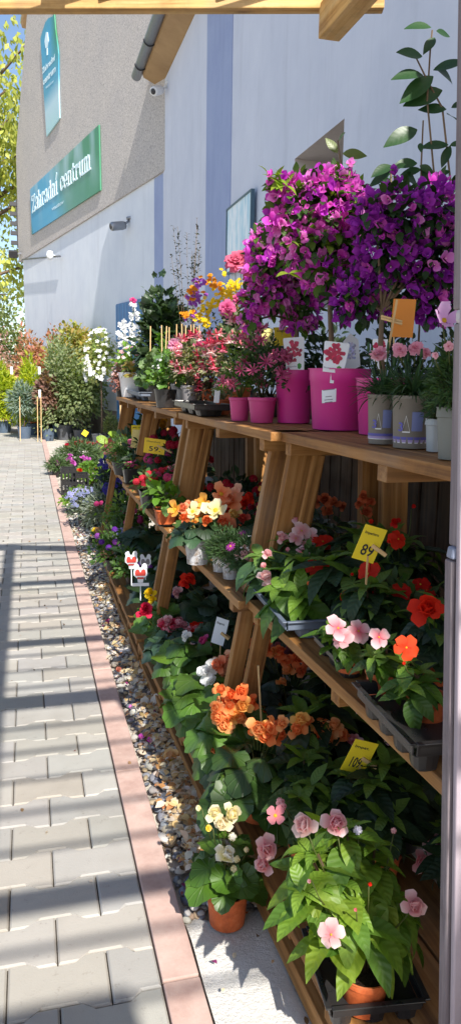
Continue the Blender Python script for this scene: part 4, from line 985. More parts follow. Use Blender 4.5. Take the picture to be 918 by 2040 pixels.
# cream begonia on the cement
P('cream white begonia in a terracotta pot standing alone on the pale cement strip', 452, 1834, .0, 84, 72, 122, 170, 'begonia', n=15, size=76, cols=((.05, .17, .015), (.025, .10, .014)), pot=MCLAY, style='band', name='potted_begonia', taper=.84,
  pxflowers=[(428, 1622, 0, 36, 'double', CRE[0][0], CRE[0][1]), (458, 1620, .02, 44, 'double', CRE[0][0], CRE[0][1]), (445, 1638, -.02, 40, 'double', CRE[1][0], CRE[0][1]), (461, 1668, .0, 36, 'bud', CRE[0][0], WHT[0][1]), (448, 1706, -.03, 44, 'double', CRE[0][0], WHT[0][1]),
             (476, 1712, -.02, 30, 'bud', CRE[0][0], CRE[0][1]), (464, 1728, -.03, 30, 'bud', CRE[0][0], CRE[0][1]), (492, 1692, -.01, 24, 'bud', YLW[0][0], CRE[0][1]), (422, 1650, -.01, 28, 'bud', CRE[1][0], YLW[0][1]), (400, 1610, .03, 24, 'bud', CRE[0][0], CRE[0][1])])
# orange begonias, bottom tier of the near and second stand
tr0, tr1 = onZ(395, 1455, .2), onZ(478, 1600, .2)
tray('clear edged dark tray under the orange begonias on the lowest shelf', (tr0.x+.02, tr0.y), (tr1.x+.03, tr1.y), .142, .17, .05, 3)
bpx = lambda L_, pal, k='double': [(x, y, d, s_, k, *pal[i % len(pal)]) for i, (x, y, d, s_) in enumerate(L_)]
P('orange begonia with large dark round leaves in a terracotta pot in clear sleeve', 512, 1625, .150, 84, 66, 215, 150, 'begonia', n=20, size=100, cols=((.02, .075, .016), (.03, .10, .015)), pot=MCLAY, style='band', name='potted_begonia',
  pxflowers=bpx([(530, 1451, -0.074, 36), (561, 1441, -0.075, 30), (551, 1467, -0.025, 42), (597, 1435, -0.067, 38), (546, 1449, -0.033, 43), (513, 1448, -0.067, 44), (503, 1448, -0.032, 33), (521, 1451, -0.063, 43), (593, 1455, -0.075, 39), (543, 1456, -0.05, 32), (531, 1462, -0.063, 44), (604, 1467, -0.03, 30), (537, 1468, -0.038, 34), (665, 1448, -0.055, 39), (636, 1463, -0.053, 33), (639, 1452, -0.031, 30), (610, 1438, -0.052, 34), (666, 1470, -0.041, 41), (643, 1445, -0.02, 33), (608, 1462, -0.025, 40), (680, 1464, -0.063, 35), (655, 1473, -0.061, 38)], OR2))
P('orange begonia with pale green bracts spilling over the lowest board edge', 440, 1510, .150, 84, 66, 130, 160, 'begonia', n=20, size=84, cols=((.07, .20, .03), (.04, .14, .02)), pot=BLUEG, style='band', name='potted_begonia', at=(.58, 2.10),
  pxflowers=bpx([(455, 1409, -0.054, 30), (459, 1403, -0.014, 39), (460, 1383, -0.04, 32), (467, 1426, -0.058, 35), (440, 1404, -0.016, 35), (432, 1409, -0.043, 32), (482, 1377, -0.042, 33), (486, 1405, -0.052, 36), (450, 1410, -0.026, 35), (435, 1426, -0.05, 42), (476, 1405, -0.026, 37), (456, 1422, -0.005, 31), (437, 1375, -0.057, 32), (449, 1445, -0.058, 37), (504, 1399, -0.041, 30), (445, 1435, -0.042, 36), (455, 1429, -0.048, 37), (482, 1430, -0.058, 36), (486, 1399, -0.021, 36), (457, 1431, -0.049, 30), (452, 1484, -0.045, 33), (449, 1494, -0.008, 32), (461, 1471, -0.007, 35), (434, 1504, -0.036, 44), (425, 1499, -0.037, 36), (446, 1504, -0.006, 44), (441, 1489, -0.042, 37)], OR2))
P('begonia with white and salmon flowers over bright green leaves, lowest shelf', 430, 1420, .150, 80, 62, 160, 125, 'begonia', n=26, size=76, cols=((.06, .19, .02), (.03, .12, .015)), pot=BLACK, style='band', name='potted_begonia', at=(.60, 2.42),
  pxflowers=bpx([(472, 1338, -0.008, 38), (466, 1333, 0.015, 35), (441, 1329, 0.018, 38), (456, 1314, -0.016, 37), (448, 1361, 0.018, 38), (439, 1322, 0.001, 35), (492, 1359, -0.016, 34), (459, 1312, -0.027, 30), (433, 1351, 0.013, 29), (482, 1361, 0.007, 31), (438, 1324, -0.03, 37), (474, 1347, 0.006, 35), (499, 1340, -0.038, 28), (446, 1343, -0.006, 32)], SAL)+bpx([(412, 1340, -.03, 40), (424, 1325, -.01, 32), (418, 1356, -.03, 30)], WHT))
P('shaded bright orange begonia directly behind the plank leg on the lowest shelf', 560, 1420, .150, 80, 62, 140, 120, 'begonia', n=12, size=70, cols=G_SHADE, pot=BLACK, style='band', name='potted_begonia', at=(.84, 2.28),
  pxflowers=bpx([(510, 1282, 0, 34), (530, 1290, 0, 34), (545, 1300, 0, 28), (565, 1315, 0, 34), (590, 1310, 0, 36), (575, 1335, 0, 32), (598, 1335, 0, 30), (560, 1300, 0, 30), (560, 1360, 0, 26), (610, 1325, 0, 24), (615, 1385, 0, 24)], ORA))
P('dim pink impatiens in the darkness right of the shaded orange begonia', 640, 1500, .150, 80, 62, 150, 120, 'whorl', size=70, cols=G_SHADE, pot=BLACK, style='band', name='potted_impatiens', at=(.97, 2.2), tips=5, fl='impatiens', fn=4, fs=34, pal=PK, flo=.3)
P('feathery green fern like foliage between the orange begonia and the 109 card', 590, 1600, .150, 70, 60, 120, 70, 'bush', 'needle', 260, 26, cols=((.02, .07, .02), (.03, .09, .03)), pot=BLACK, name='potted_fern', at=(.70, 1.78))
e_ = empty('wooden_stake', tuple(onY(527, 1420, 2.0)-Vector((0, 0, .12))), 'thin brown wooden stake rising out of the orange begonias', 'stake'); b = MB(); b.beam((0, 0, -.05), onY(514, 1326, 2.0)-e_.location, .005, .004); b.build('stake', MSTICK, e_, smooth=False)
# bottom tier, second stand
P('begonia with coarse bright leaves and one pink bloom beneath the curled white card', 390, 1330, .150, 70, 55, 150, 110, 'begonia', n=28, size=62, cols=((.05, .17, .02), (.025, .10, .015)), pot=BLACK, style='band', name='potted_begonia', at=(.60, 2.74),
  pxflowers=bpx([(410, 1279, 0, 30)], MGT)+bpx([(370, 1268, -.02, 22)], WHT))
P('small salmon begonia in a shallow terracotta pot at the board edge', 343, 1298, .150, 44, 36, 70, 55, 'begonia', n=9, size=42, cols=GB, pot=MCLAY, style='lip', name='potted_begonia', pxflowers=bpx([(335, 1236, -.02, 24)], [PK[0]])+bpx([(368, 1255, .02, 34), (362, 1268, .0, 24)], WHT))
P('yellow flowered begonia with fresh green leaves, far end of the lowest shelf', 325, 1245, .150, 50, 36, 104, 80, 'begonia', n=22, size=50, cols=((.08, .22, .03), (.04, .15, .02)), pot=BLACK, name='potted_begonia', at=(.60, 3.38),
  pxflowers=bpx([(299, 1182, -.05, 26), (303, 1195, -.05, 18)], YLW, 'double')+bpx([(353, 1181, .05, 24)], [PK[0]]))
P('crimson begonia with grey green leaves hanging over the plank edge', 300, 1270, .150, 46, 36, 84, 66, 'begonia', n=16, size=50, cols=((.03, .08, .05), (.04, .11, .05)), pot=BLACK, name='potted_begonia', at=(.57, 3.05), pxflowers=bpx([(288, 1222, -.03, 30), (290, 1210, -.03, 24)], [(L3(206, 20, 60), L3(226, 50, 90))]))
P('dark red begonia hanging in the shade below the wrapped pots', 372, 1200, .150, 60, 50, 90, 70, 'begonia', n=10, size=54, cols=G_SHADE, pot=BLACK, name='potted_begonia', at=(.86, 3.2), pxflowers=bpx([(375, 1157, 0, 32), (368, 1165, 0, 22)], RED))
P('shaded begonia with dusky pink flowers behind the curled white card', 440, 1280, .150, 60, 50, 120, 80, 'begonia', n=14, size=60, cols=G_SHADE, pot=BLACK, name='potted_begonia', at=(.92, 2.75), fl='double', fn=5, fs=26, pal=[(L3(140, 60, 70), L3(180, 100, 100))])
P('shaded red flowered begonia deepest beneath the second stand', 430, 1200, .150, 60, 50, 130, 80, 'begonia', n=14, size=60, cols=G_SHADE, pot=BLACK, name='potted_begonia', at=(.98, 3.05), fl='double', fn=5, fs=22, pal=RED)
card('curled white paper card with blue print on a peg over the lowest shelf', 438, 1258, 2.66, 26, 56, None, PAPER, -.3, -.22, 'Begonia', 45, True, stickdx=4)
# rabbit-eared white and red plant labels
def heart_label(label, px, py, Y, wpx, red=L3(206, 66, 56), foot=False):
    c = onY(px, py, Y); k = mpx(c)*wpx; e = empty('plant_label', tuple(c), label, 'plant label'); f = (CP-c); f.z = 0; f.normalize(); x = Vector((-f.y, f.x, 0)); z = Vector((0, 0, 1))
    def shp(pts, off, mat, nm, th=.0015):
        b = MB(); V = [x*(px_*k)+z*(pz*k)+f*off for px_, pz in pts]+[x*(px_*k)+z*(pz*k)+f*(off-th) for px_, pz in pts]; n = len(pts)
        b.raw([tuple(v) for v in V], [tuple(range(n)), tuple(range(n, 2*n))[::-1]]+[(i, (i+1) % n, (i+1) % n+n, i+n) for i in range(n)]); return b.build(nm, mat, e, smooth=False)
    ear = [(.30+.19*cos(q), .52+.24*sin(q)) for q in [(-.5+i*.35)*1.0 for i in range(11)]]
    pts = [(-.18, -.72), (.18, -.72), (.24, -.4), (.5, -.15), (.5, .12), (.44, .34), (.49, .52), (.43, .70), (.30, .76), (.16, .68), (.06, .42), (-.06, .42), (-.16, .68), (-.30, .76), (-.43, .70), (-.49, .52), (-.44, .34), (-.5, .12), (-.5, -.15), (-.24, -.4)]
    shp(pts, 0, PAPER, 'card')
    rm = plastic(red, .5, .02)
    hp = [(-.40, -.02), (-.36, .22), (-.24, .32), (-.10, .26), (0, .04), (.10, .26), (.24, .32), (.36, .22), (.40, -.02), (.34, -.20), (-.34, -.20)]
    shp(hp, .0012, rm, 'red_print', .001); pass
    shp([(-.24, -.44), (.24, -.44), (.24, -.30), (-.24, -.30)], .0012, rm, 'red_band', .001)
    if foot: shp([(-.62, -.98), (.62, -.98), (.62, -.74), (-.62, -.74)], .002, PAPER, 'name_strip')
    b = MB(); b.beam(tuple(z*(-.6*k)-f*.003), tuple(z*(-2.1*k)-f*.003), .004, .002, f); b.build('stake', PAPER, e, smooth=False)
heart_label('upper white and red plant label with two rounded ears in the verbena', 262, 1116, 3.62, 25)
heart_label('lower white and red eared plant label with a white name strip', 280, 1142, 3.45, 27, foot=True)
heart_label('third eared plant label half in shade to the right, beside the plank leg', 325, 1134, 3.6, 20, L3(186, 96, 72))
heart_label('grey unlit back of an eared plant label between the red ones', 290, 1120, 3.75, 22, L3(130, 126, 132))
# verbena etc. far bottom tier
for i, (px, py, cw, ch, lab, fl_, pal_, col_) in enumerate((
    (225, 1135, 66, 40, 'purple verbena spilling over the lowest board beside the eared labels', 'cluster', PUR+[(L3(150, 60, 170), L3(180, 100, 200))], GIL),
    (262, 1165, 56, 36, 'green trailing verbena right below the eared labels', None, None, GIL),
    (300, 1140, 70, 44, 'dark green bushy plant behind the eared labels', None, None, (G_MID, G_DARK)),
    (255, 1065, 76, 40, 'lime variegated trailing plant in front of the black square pots', None, None, ((.16, .26, .04), (.08, .18, .03))),
    (283, 1055, 70, 36, 'deep purple verbena in the shade under the middle shelf', 'cluster', PUR, (G_MID, G_DARK)),
    (238, 1030, 60, 36, 'dark violet lobelia mass between the far plank legs', 'floret', BLU, ((.03, .05, .04), (.02, .04, .03))),
    (262, 1010, 60, 40, 'navy blue lobelia behind the two far plank legs', 'floret', BLU, ((.03, .05, .05), (.02, .03, .03))),
    (225, 985, 44, 44, 'deep blue lobelia left of the farthest plank leg', 'floret', BLU, ((.03, .05, .05), (.03, .04, .05))))):
    P(lab, px, py, .15, cw*.45, 22, cw*1.3, ch*1.5, 'bush', 'oval', 420, 11, cols=col_, pot=BLACK, name='trailing_plant', fl=fl_, fn=(0 if not fl_ else (9 if fl_ == 'cluster' else 90)), fs=(17 if fl_ == 'cluster' else 8), pal=pal_, sep=(fl_ == 'cluster'), lo=-.5)
# ---------- flats on the ground beyond
gr = lambda *a_, **k_: P(*a_, **k_)
gr('flat of red pinks with feathery grey green foliage by the far path edge', 165, 930, -.03, 70, 14, 90, 36, 'needle', cols=((.10, .17, .06), (.07, .13, .05)), n=1500, size=11, pot=BLACK, name='bedding_plant', fl='double', fn=0, pxflowers=bpx([(136, 887, 0, 13), (151, 885, 0, 13), (165, 883, 0, 13), (176, 884, 0, 12), (184, 887, .0, 13), (197, 882, .05, 13), (160, 880, .1, 10)], [(L3(200, 30, 70), L3(216, 60, 90))]))
gr('lilac pink flowered clump at the far left of the bedding flats', 118, 950, -.03, 30, 14, 44, 24, 'needle', cols=((.10, .17, .06), (.07, .13, .05)), n=600, size=10, pot=BLACK, name='bedding_plant', pxflowers=bpx([(112, 921, 0, 14), (138, 915, .1, 14), (145, 922, .1, 14), (140, 908, .15, 11), (165, 913, .2, 14), (176, 915, .2, 14), (170, 918, .2, 12)], [(L3(196, 80, 180), L3(220, 120, 204))]))
gr('yellow green flat with small orange red blooms beside the stand', 190, 975, -.03, 60, 14, 104, 36, 'bush', 'tiny', 1300, 10, cols=((.16, .30, .03), (.10, .22, .03)), pot=BLACK, name='bedding_plant', pxflowers=bpx([(160, 938, -.1, 12), (184, 934, 0, 12), (192, 933, 0, 11), (158, 941, -.1, 10)], [(L3(222, 50, 20), L3(232, 80, 40))]))
gr('pale lavender lobelia clump beside the kerb, front of the ground flats', 167, 1026, -.03, 50, 20, 74, 34, 'bush', 'tiny', 800, 10, cols=(G_MID, G_LIME), pot=BLACK, name='bedding_plant', fl='floret', fn=75, fs=9, pal=LAV, sep=False)
gr('blue grey lobelia cloud over black pots at the kerb bend', 180, 1055, -.03, 50, 22, 80, 60, 'bush', 'tiny', 800, 9, cols=((.10, .14, .10), (.14, .18, .12)), pot=BLACK, name='bedding_plant', fl='floret', fn=80, fs=7, pal=[(L3(120, 130, 180), L3(170, 174, 208))], sep=False)
gr('silvery dusty foliage plant between the lobelia and the black crate', 205, 1068, -.03, 36, 22, 66, 76, 'needle', cols=((.26, .31, .26), (.20, .26, .20)), n=1000, size=12, pot=BLACK, name='bedding_plant')
gr('tiny yellow flowered pansies in front of the silvery foliage', 198, 1088, -.03, 40, 14, 40, 22, 'bush', 'tiny', 120, 8, cols=(G_MID, G_DARK), pot=BLACK, name='bedding_plant', pxflowers=[(189, 1056, 0, 11, 'impatiens', *YLW[0]), (202, 1059, 0, 12, 'impatiens', *YLW[0]), (222, 1006, .3, 9, 'impatiens', *YLW[0])])
gr('crimson verbena flowers peeping beside the silvery foliage', 200, 1050, -.03, 30, 18, 40, 40, 'bush', 'tiny', 120, 8, cols=(G_MID, G_DARK), pot=BLACK, name='bedding_plant', at=(.62, 4.5), pxflowers=bpx([(193, 1004, 0, 14), (203, 1002, 0, 12)], MGT, 'cluster'))
for (px, py, lx, ly, h_, lab) in ((138, 990, .18, .24, .36, 'tall black slatted crate standing at the red kerb'), (160, 988, .20, .26, .28, 'black crate right of the tall one, among orange blooms')):
    c_ = onZ(px, py, -.03); crate(lab, (c_.x, c_.y), -.03, lx, ly, h_)
c_ = onZ(243, 1068, .15); crate('black tilted plant crate beside the silvery foliage on the lowest shelf', (c_.x, c_.y+.05), .142, .22, .26, .10)
# ---------- middle tier, far stands
ZM = ZMID+.002
def sqpots(label, px, py, n_, z=ZM, s_=17, ph_=24):
    for i in range(n_): pass
c_ = onZ(222, 895, ZM); crate('black crate at the far end of the middle shelf holding lime lettuce leaves', (c_.x+.02, c_.y+.05), ZM, .20, .55, .13)
P('bright lime leafy plant in the black crate under the farthest top shelf', 236, 880, ZM+.02, 30, 16, 60, 18, 'bush', 'primula', 60, 26, cols=((.30, .42, .03), (.22, .36, .03)), pot=BLACK, name='leafy_plant', at=(.75, 6.3))
P('burgundy leaved coral bells drooping beside the lime plant', 222, 905, ZM+.02, 30, 18, 62, 22, 'bush', 'primula', 90, 20, cols=((.20, .05, .05), (.10, .03, .03)), pot=BLACK, name='leafy_plant', at=(.71, 5.9))
P('feathery green daisy plant with small cream and orange blooms', 248, 945, ZM, 50, 26, 68, 50, 'needle', cols=((.10, .20, .04), (.07, .15, .03)), n=900, size=9, pot=BLACK, name='potted_daisy', pxflowers=[(241, 884, 0, 10, 'daisy', *CRE[0]), (252, 882, .05, 10, 'daisy', L3(236, 140, 30), L3(236, 170, 60)), (256, 887, .0, 9, 'daisy', *CRE[0])])
P('pink dianthus with two flat flower heads in black square pots', 262, 962, ZM, 34, 30, 56, 26, 'bush', 'tiny', 200, 8, cols=(G_MID, G_DARK), pot=BLACK, sq=.9, name='potted_dianthus', pxflowers=bpx([(262, 925, 0, 16), (272, 922, 0, 16), (283, 921, .03, 15), (254, 924, 0, 14)], [(L3(206, 60, 140), L3(230, 110, 170))], 'cluster'))
P('coral red kalanchoe with flat clustered flower heads above the board edge', 300, 1010, ZM, 44, 34, 70, 38, 'bush', 'oval', 130, 13, cols=((.07, .16, .03), (.05, .12, .03)), pot=BLACK, sq=.9, name='potted_kalanchoe', pxflowers=bpx([(272, 960, 0, 18), (284, 953, 0, 19), (297, 945, 0, 19), (310, 941, .02, 18), (322, 938, .04, 18), (300, 955, -.02, 18), (287, 965, -.02, 17), (330, 936, .05, 14), (312, 952, 0, 16)], [(L3(206, 30, 60), L3(230, 70, 90))], 'cluster'))
P('green leafy primula in a terracotta pot set in a black square pot', 330, 1042, ZM+.015, 46, 30, 74, 52, 'bush', 'primula', 60, 28, cols=((.10, .28, .02), (.05, .17, .02)), pot=MCLAY, style='lip', sq=.8, name='potted_primula')
b = MB(); e_ = empty('black_pot', tuple(place(330, 1046, ZM)), 'glossy black square pot holding the terracotta primula pot at the shelf edge', 'pot'); k_ = mpx(e_.location); b.lathe([(0, .001), (16*k_, .001), (21*k_, 34*k_), (22.5*k_, 34*k_), (22.5*k_, 36*k_), (19*k_, 36*k_), (18*k_, 30*k_)], 24, sq=.9); b.build('pot', BLACK, e_, smooth=False)
P('green primula with white veined leaves behind the terracotta primula', 365, 1015, ZM, 44, 34, 66, 40, 'bush', 'primula', 50, 26, cols=((.04, .15, .02), (.03, .10, .02)), pot=BLACK, name='potted_primula', at=(.76, 3.6), pxflowers=[(367, 943, .1, 17, 'cluster', *YLW[0]), (395, 973, -.1, 26, 'double', *RED[0]), (385, 982, -.1, 18, 'double', *RED[0]), (355, 934, .2, 14, 'double', *RED[1])])
P('silver white leaved plant in the shade behind the primulas', 382, 975, ZM, 30, 30, 48, 36, 'bush', 'primula', 16, 30, cols=((.42, .48, .46), (.34, .40, .38)), pot=BLACK, name='leafy_plant', at=(.84, 3.75))
for i, (ax_, ay_, lab, pal_) in enumerate(((.86, 4.3, 'shaded plant with crimson specks behind the third stand leg', [(L3(150, 10, 40), L3(190, 30, 60))]), (.92, 3.3, 'shaded red flowered plant beneath the fuchsias', [(L3(150, 10, 30), L3(190, 20, 50))]), (.95, 2.85, 'shaded dark green plant beneath the pink pots', [(L3(140, 10, 40), L3(170, 20, 60))]), (.84, 4.9, 'shaded green plant behind the yellow 59 card', [(L3(190, 30, 70), L3(200, 60, 90))]), (.86, 5.5, 'shaded green clump at the back of the far middle shelf', [(L3(190, 130, 20), L3(200, 140, 40))]))):
    P(lab, 0, 0, ZM, 50, 30, 130, 70, 'bush', 'oval', 260, 18, cols=G_SHADE, pot=BLACK, name='shaded_plant', at=(ax_, ay_), fl='cluster', fn=9, fs=22, pal=pal_)
card('plain cream card back on a thin stick above the daisy plant', 270, 874, 4.9, 15, 36, None, plastic(L3(222, 204, 130), .5, .05), .1, -.12, None, 40, False)
card('small yellow card with a daisy printed behind the cream card back', 277, 858, 5.2, 30, 22, None, YEL, .1, 0, 'Kal', 30, False)
card('wide yellow price card reading 59 clipped on a stick under the top shelf', 308, 889, 4.3, 42, 30, '59.', plastic(L3(236, 196, 28), .5, .05), -.1, -.12, 'Dianthus', 62, True, stickdx=8)
# ---------- middle tier, second stand: big begonias in clear sleeves
P('large flowered begonia in cream, yellow and orange in a clear wrapped pot', 393, 1122, ZM, 54, 54, 96, 70, 'begonia', n=13, size=50, cols=((.05, .12, .05), (.02, .05, .02)), pot=CLEAR, style='band', name='potted_begonia',
  pxflowers=[(384, 1020, -.02, 36, 'single', *CRE[0]), (405, 1003, .05, 38, 'single', *BEGM[0]), (430, 1018, .0, 52, 'single', *CRE[0]), (350, 1015, -.03, 34, 'single', *BEGM[0]), (368, 1030, -.03, 24, 'double', *BEGM[3]), (412, 1038, -.05, 24, 'double', *BEGM[3]), (375, 1005, .0, 22, 'bud', *BEGM[1]), (365, 1012, -.02, 26, 'double', *BEGM[1])])
P('apricot begonia with ruffled blooms behind the cream one', 440, 1080, ZM, 54, 50, 110, 74, 'begonia', n=13, size=52, cols=((.02, .05, .02), (.02, .06, .03)), pot=CLEAR, style='band', name='potted_begonia', at=(.74, 2.74),
  pxflowers=[(440, 985, 0, 44, 'single', *BEGM[1]), (458, 1000, 0, 44, 'double', *BEGM[1]), (470, 985, .03, 38, 'single', L3(240, 150, 110), L3(246, 200, 170)), (445, 1045, -.08, 44, 'double', L3(224, 100, 60), L3(240, 150, 110)), (466, 1025, -.03, 34, 'double', L3(238, 196, 100), L3(244, 216, 150)), (484, 1032, -.05, 26, 'double', L3(220, 70, 60), L3(236, 110, 90)), (477, 1050, -.06, 20, 'bud', *BEGM[3]), (505, 1048, -.05, 26, 'double', L3(214, 80, 50), L3(236, 120, 90)), (492, 993, .05, 30, 'double', *RED[0]), (486, 1003, .05, 24, 'double', *RED[0]), (525, 978, .1, 30, 'single', *BEGM[0])])
P('second clear wrapped pot with shade-darkened leaves tucked behind the cream begonia', 372, 1112, ZM, 40, 46, 50, 30, 'begonia', n=6, size=30, cols=G_SHADE, pot=CLEAR, style='band', name='potted_begonia', at=(.67, 2.98), pxflowers=[(349, 1050, 0, 22, 'bud', L3(214, 170, 110), L3(226, 190, 140)), (343, 1060, 0, 20, 'bud', L3(206, 160, 110), L3(226, 190, 140))])
P('magenta daisies with fine foliage in a clear pot at the shelf end', 458, 1152, ZM, 36, 36, 90, 66, 'needle', cols=((.05, .13, .04), (.03, .09, .02)), n=1200, size=11, pot=CLEAR, style='band', name='potted_daisy',
  pxflowers=[(459, 1088, -.04, 22, 'daisy', L3(196, 60, 176), L3(214, 90, 196)), (484, 1065, .02, 20, 'daisy', L3(196, 60, 176), L3(214, 90, 196)), (486, 1090, -.02, 18, 'daisy', L3(196, 60, 176), L3(214, 90, 196)), (485, 1103, -.02, 18, 'daisy', L3(196, 60, 176), L3(214, 90, 196)), (539, 1055, .1, 18, 'daisy', L3(150, 50, 150), L3(170, 70, 170))])
P('fine leaved daisy plant in the clear pot left of the magenta daisies', 437, 1138, ZM, 32, 34, 56, 36, 'needle', cols=((.05, .13, .04), (.03, .09, .02)), n=500, size=9, pot=CLEAR, style='band', name='potted_daisy')
P('fine leaved daisy plant with white buds next to the stacked trays', 495, 1165, ZM, 44, 32, 80, 66, 'needle', cols=((.04, .11, .04), (.03, .08, .02)), n=900, size=10, pot=BLUEG, name='potted_daisy', fl='floret', fn=14, fs=5, pal=WHT, sep=False)
card('pale yellow card pegged beside the plank leg, seen nearly edge on', 517, 1033, 2.3, 34, 52, None, plastic(L3(226, 204, 110), .5, .05), 1.2, -.1, None, 30, True)
# ---------- middle tier, near stand
tr0, tr1 = onZ(482, 1158, ZM+.05), onZ(560, 1245, ZM+.05)
tray('blue grey plant tray at the far end of the near middle shelf', (tr0.x+.015, tr0.y), (tr1.x+.01, tr1.y), ZM, .16, .055, 4, BLUEG)
tr0, tr1 = onZ(612, 1258, ZM+.05), onZ(668, 1318, ZM+.05)
tray('small black plant tray half hidden by hanging impatiens leaves', (tr0.x+.01, tr0.y), (tr1.x+.01, tr1.y), ZM, .15, .05, 3)
tr0, tr1 = onZ(704, 1366, ZM+.055), onZ(822, 1492, ZM+.055)
tray('long black tray of terracotta pots at the near end of the middle shelf', (tr0.x, tr0.y), (tr1.x, tr1.y), ZM, .155, .062, 4)
ZT2 = ZM+.012
P('impatiens with large bright drooping leaves and cream striped buds, mid shelf', 610, 1280, ZT2, 70, 50, 130, 110, 'whorl', size=84, cols=GIL, pot=MCLAY, style='lip', name='potted_impatiens', nl=7, at=(.73, 1.88),
  pxtips=[(600, 1185, -.06), (560, 1175, -.02), (640, 1165, .0), (600, 1120, .05)], pxflowers=[(612, 1165, -.05, 18, 'bud', *ORA[0]), (650, 1150, .05, 20, 'bud', *RED[0]), (625, 1130, .04, 36, 'impatiens', *RED[0])])
P('variegated impatiens with shell pink blooms at the far end of the near stand', 545, 1215, ZT2, 66, 46, 110, 105, 'whorl', size=66, cols=((.07, .16, .06), (.04, .11, .04)), pot=BLUEG, style='lip', name='potted_impatiens', nl=7, at=(.72, 2.08),
  pxtips=[(545, 1130, -.03), (520, 1110, .0), (560, 1085, .04), (590, 1100, .06)], pxflowers=[(531, 1105, -.04, 24, 'double', *PK[0]), (528, 1150, -.08, 34, 'double', *PK[2]), (537, 1165, -.08, 28, 'double', *PK[2]), (525, 1130, -.05, 26, 'bud', *PK[1]), (570, 1095, .02, 20, 'bud', *PK[1])])
P('pink and white impatiens in the middle of the shelf under the plank leg', 620, 1190, ZT2, 70, 50, 130, 110, 'whorl', size=74, cols=GI, pot=MCLAY, style='lip', name='potted_impatiens', nl=7, at=(.86, 2.12),
  pxtips=[(620, 1085, 0), (580, 1075, .02), (655, 1090, 0), (610, 1050, .05)], pxflowers=[(600, 1058, 0, 40, 'impatiens', *PKW[1]), (588, 1073, -.02, 30, 'impatiens', *PK[0]), (618, 1068, 0, 34, 'impatiens', *PKW[1]), (595, 1034, .05, 34, 'impatiens', *PKW[0]), (560, 1072, .0, 28, 'double', *PK[0]), (614, 1082, 0, 28, 'double', *PK[1]), (643, 1080, -.02, 38, 'impatiens', *RED[0])])
P('red impatiens with broad blue green leaves left of the yellow 89 card', 700, 1230, ZT2, 72, 52, 150, 120, 'whorl', size=84, cols=((.02, .075, .03), (.02, .06, .035)), pot=MCLAY, style='lip', name='potted_impatiens', nl=7, at=(.86, 1.78),
  pxtips=[(700, 1150, -.03), (735, 1170, -.03), (660, 1120, .03), (710, 1110, .05), (770, 1150, .0)], pxflowers=[(733, 1143, -.08, 50, 'impatiens', *RED[0]), (696, 1190, -.1, 36, 'impatiens', *RED[0]), (698, 1145, -.05, 14, 'bud', *RED[1]), (745, 1180, -.08, 16, 'bud', *RED[1])])
P('red impatiens shaded behind the yellow 89 card', 790, 1150, ZT2, 72, 52, 150, 110, 'whorl', size=80, cols=G_SHADE, pot=MCLAY, style='lip', name='potted_impatiens', nl=7, at=(1.02, 1.86), tips=6,
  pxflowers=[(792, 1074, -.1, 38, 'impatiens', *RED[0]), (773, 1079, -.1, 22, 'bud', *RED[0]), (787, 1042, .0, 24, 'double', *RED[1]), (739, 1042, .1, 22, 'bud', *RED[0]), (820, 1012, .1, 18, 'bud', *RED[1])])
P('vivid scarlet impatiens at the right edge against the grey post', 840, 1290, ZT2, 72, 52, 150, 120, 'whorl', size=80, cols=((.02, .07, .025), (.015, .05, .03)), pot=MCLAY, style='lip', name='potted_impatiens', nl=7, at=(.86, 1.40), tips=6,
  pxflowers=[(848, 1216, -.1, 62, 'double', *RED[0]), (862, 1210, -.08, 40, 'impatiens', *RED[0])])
P('shade-darkened impatiens in deep shade at the rear right of the middle shelf', 860, 1180, ZT2, 72, 52, 160, 120, 'whorl', size=80, cols=G_SHADE, pot=MCLAY, style='lip', name='potted_impatiens', nl=7, at=(1.06, 1.55), tips=6)
P('begonia with dusky orange blooms in the dark below the pink pots', 660, 1080, ZM, 70, 56, 140, 80, 'begonia', n=14, size=56, cols=G_SHADE, pot=BLACK, name='potted_begonia', at=(1.02, 2.38), pxflowers=bpx([(625, 1000, 0, 30), (645, 995, 0, 30), (665, 1003, 0, 30), (652, 1020, 0, 26), (680, 1010, 0, 20), (615, 1010, 0, 20)], [(L3(190, 90, 50), L3(214, 120, 80))]))
P('begonia with small orange blooms in the dark above the 89 card', 730, 1080, ZM, 70, 56, 120, 90, 'begonia', n=12, size=56, cols=G_SHADE, pot=BLACK, name='potted_begonia', at=(1.12, 2.18), pxflowers=bpx([(722, 990, 0, 24), (735, 1003, 0, 26), (728, 1020, 0, 24), (715, 1005, 0, 18)], [(L3(190, 80, 40), L3(214, 110, 70))]))
P('impatiens with pink and white blooms in a black rimmed terracotta pot', 694, 1335, ZT2, 66, 46, 100, 70, 'whorl', size=62, cols=GIL, pot=MCLAY, style='lip', name='potted_impatiens', nl=6,
  pxtips=[(690, 1255, -.01), (660, 1250, .02), (725, 1270, .0)], pxflowers=[(672, 1252, -.04, 52, 'impatiens', *PKW[0]), (680, 1272, -.05, 44, 'impatiens', *PK[0]), (713, 1258, -.03, 50, 'impatiens', *PKW[0])])
P('impatiens with one pale pink bloom and light green tip in a terracotta pot', 764, 1392, ZT2, 82, 62, 90, 78, 'whorl', size=54, cols=GIL, pot=MCLAY, style='lip', name='potted_impatiens', nl=6,
  pxtips=[(770, 1280, 0), (745, 1310, -.02), (795, 1300, .02)], pxflowers=[(753, 1270, -.03, 48, 'impatiens', *PKW[0])])
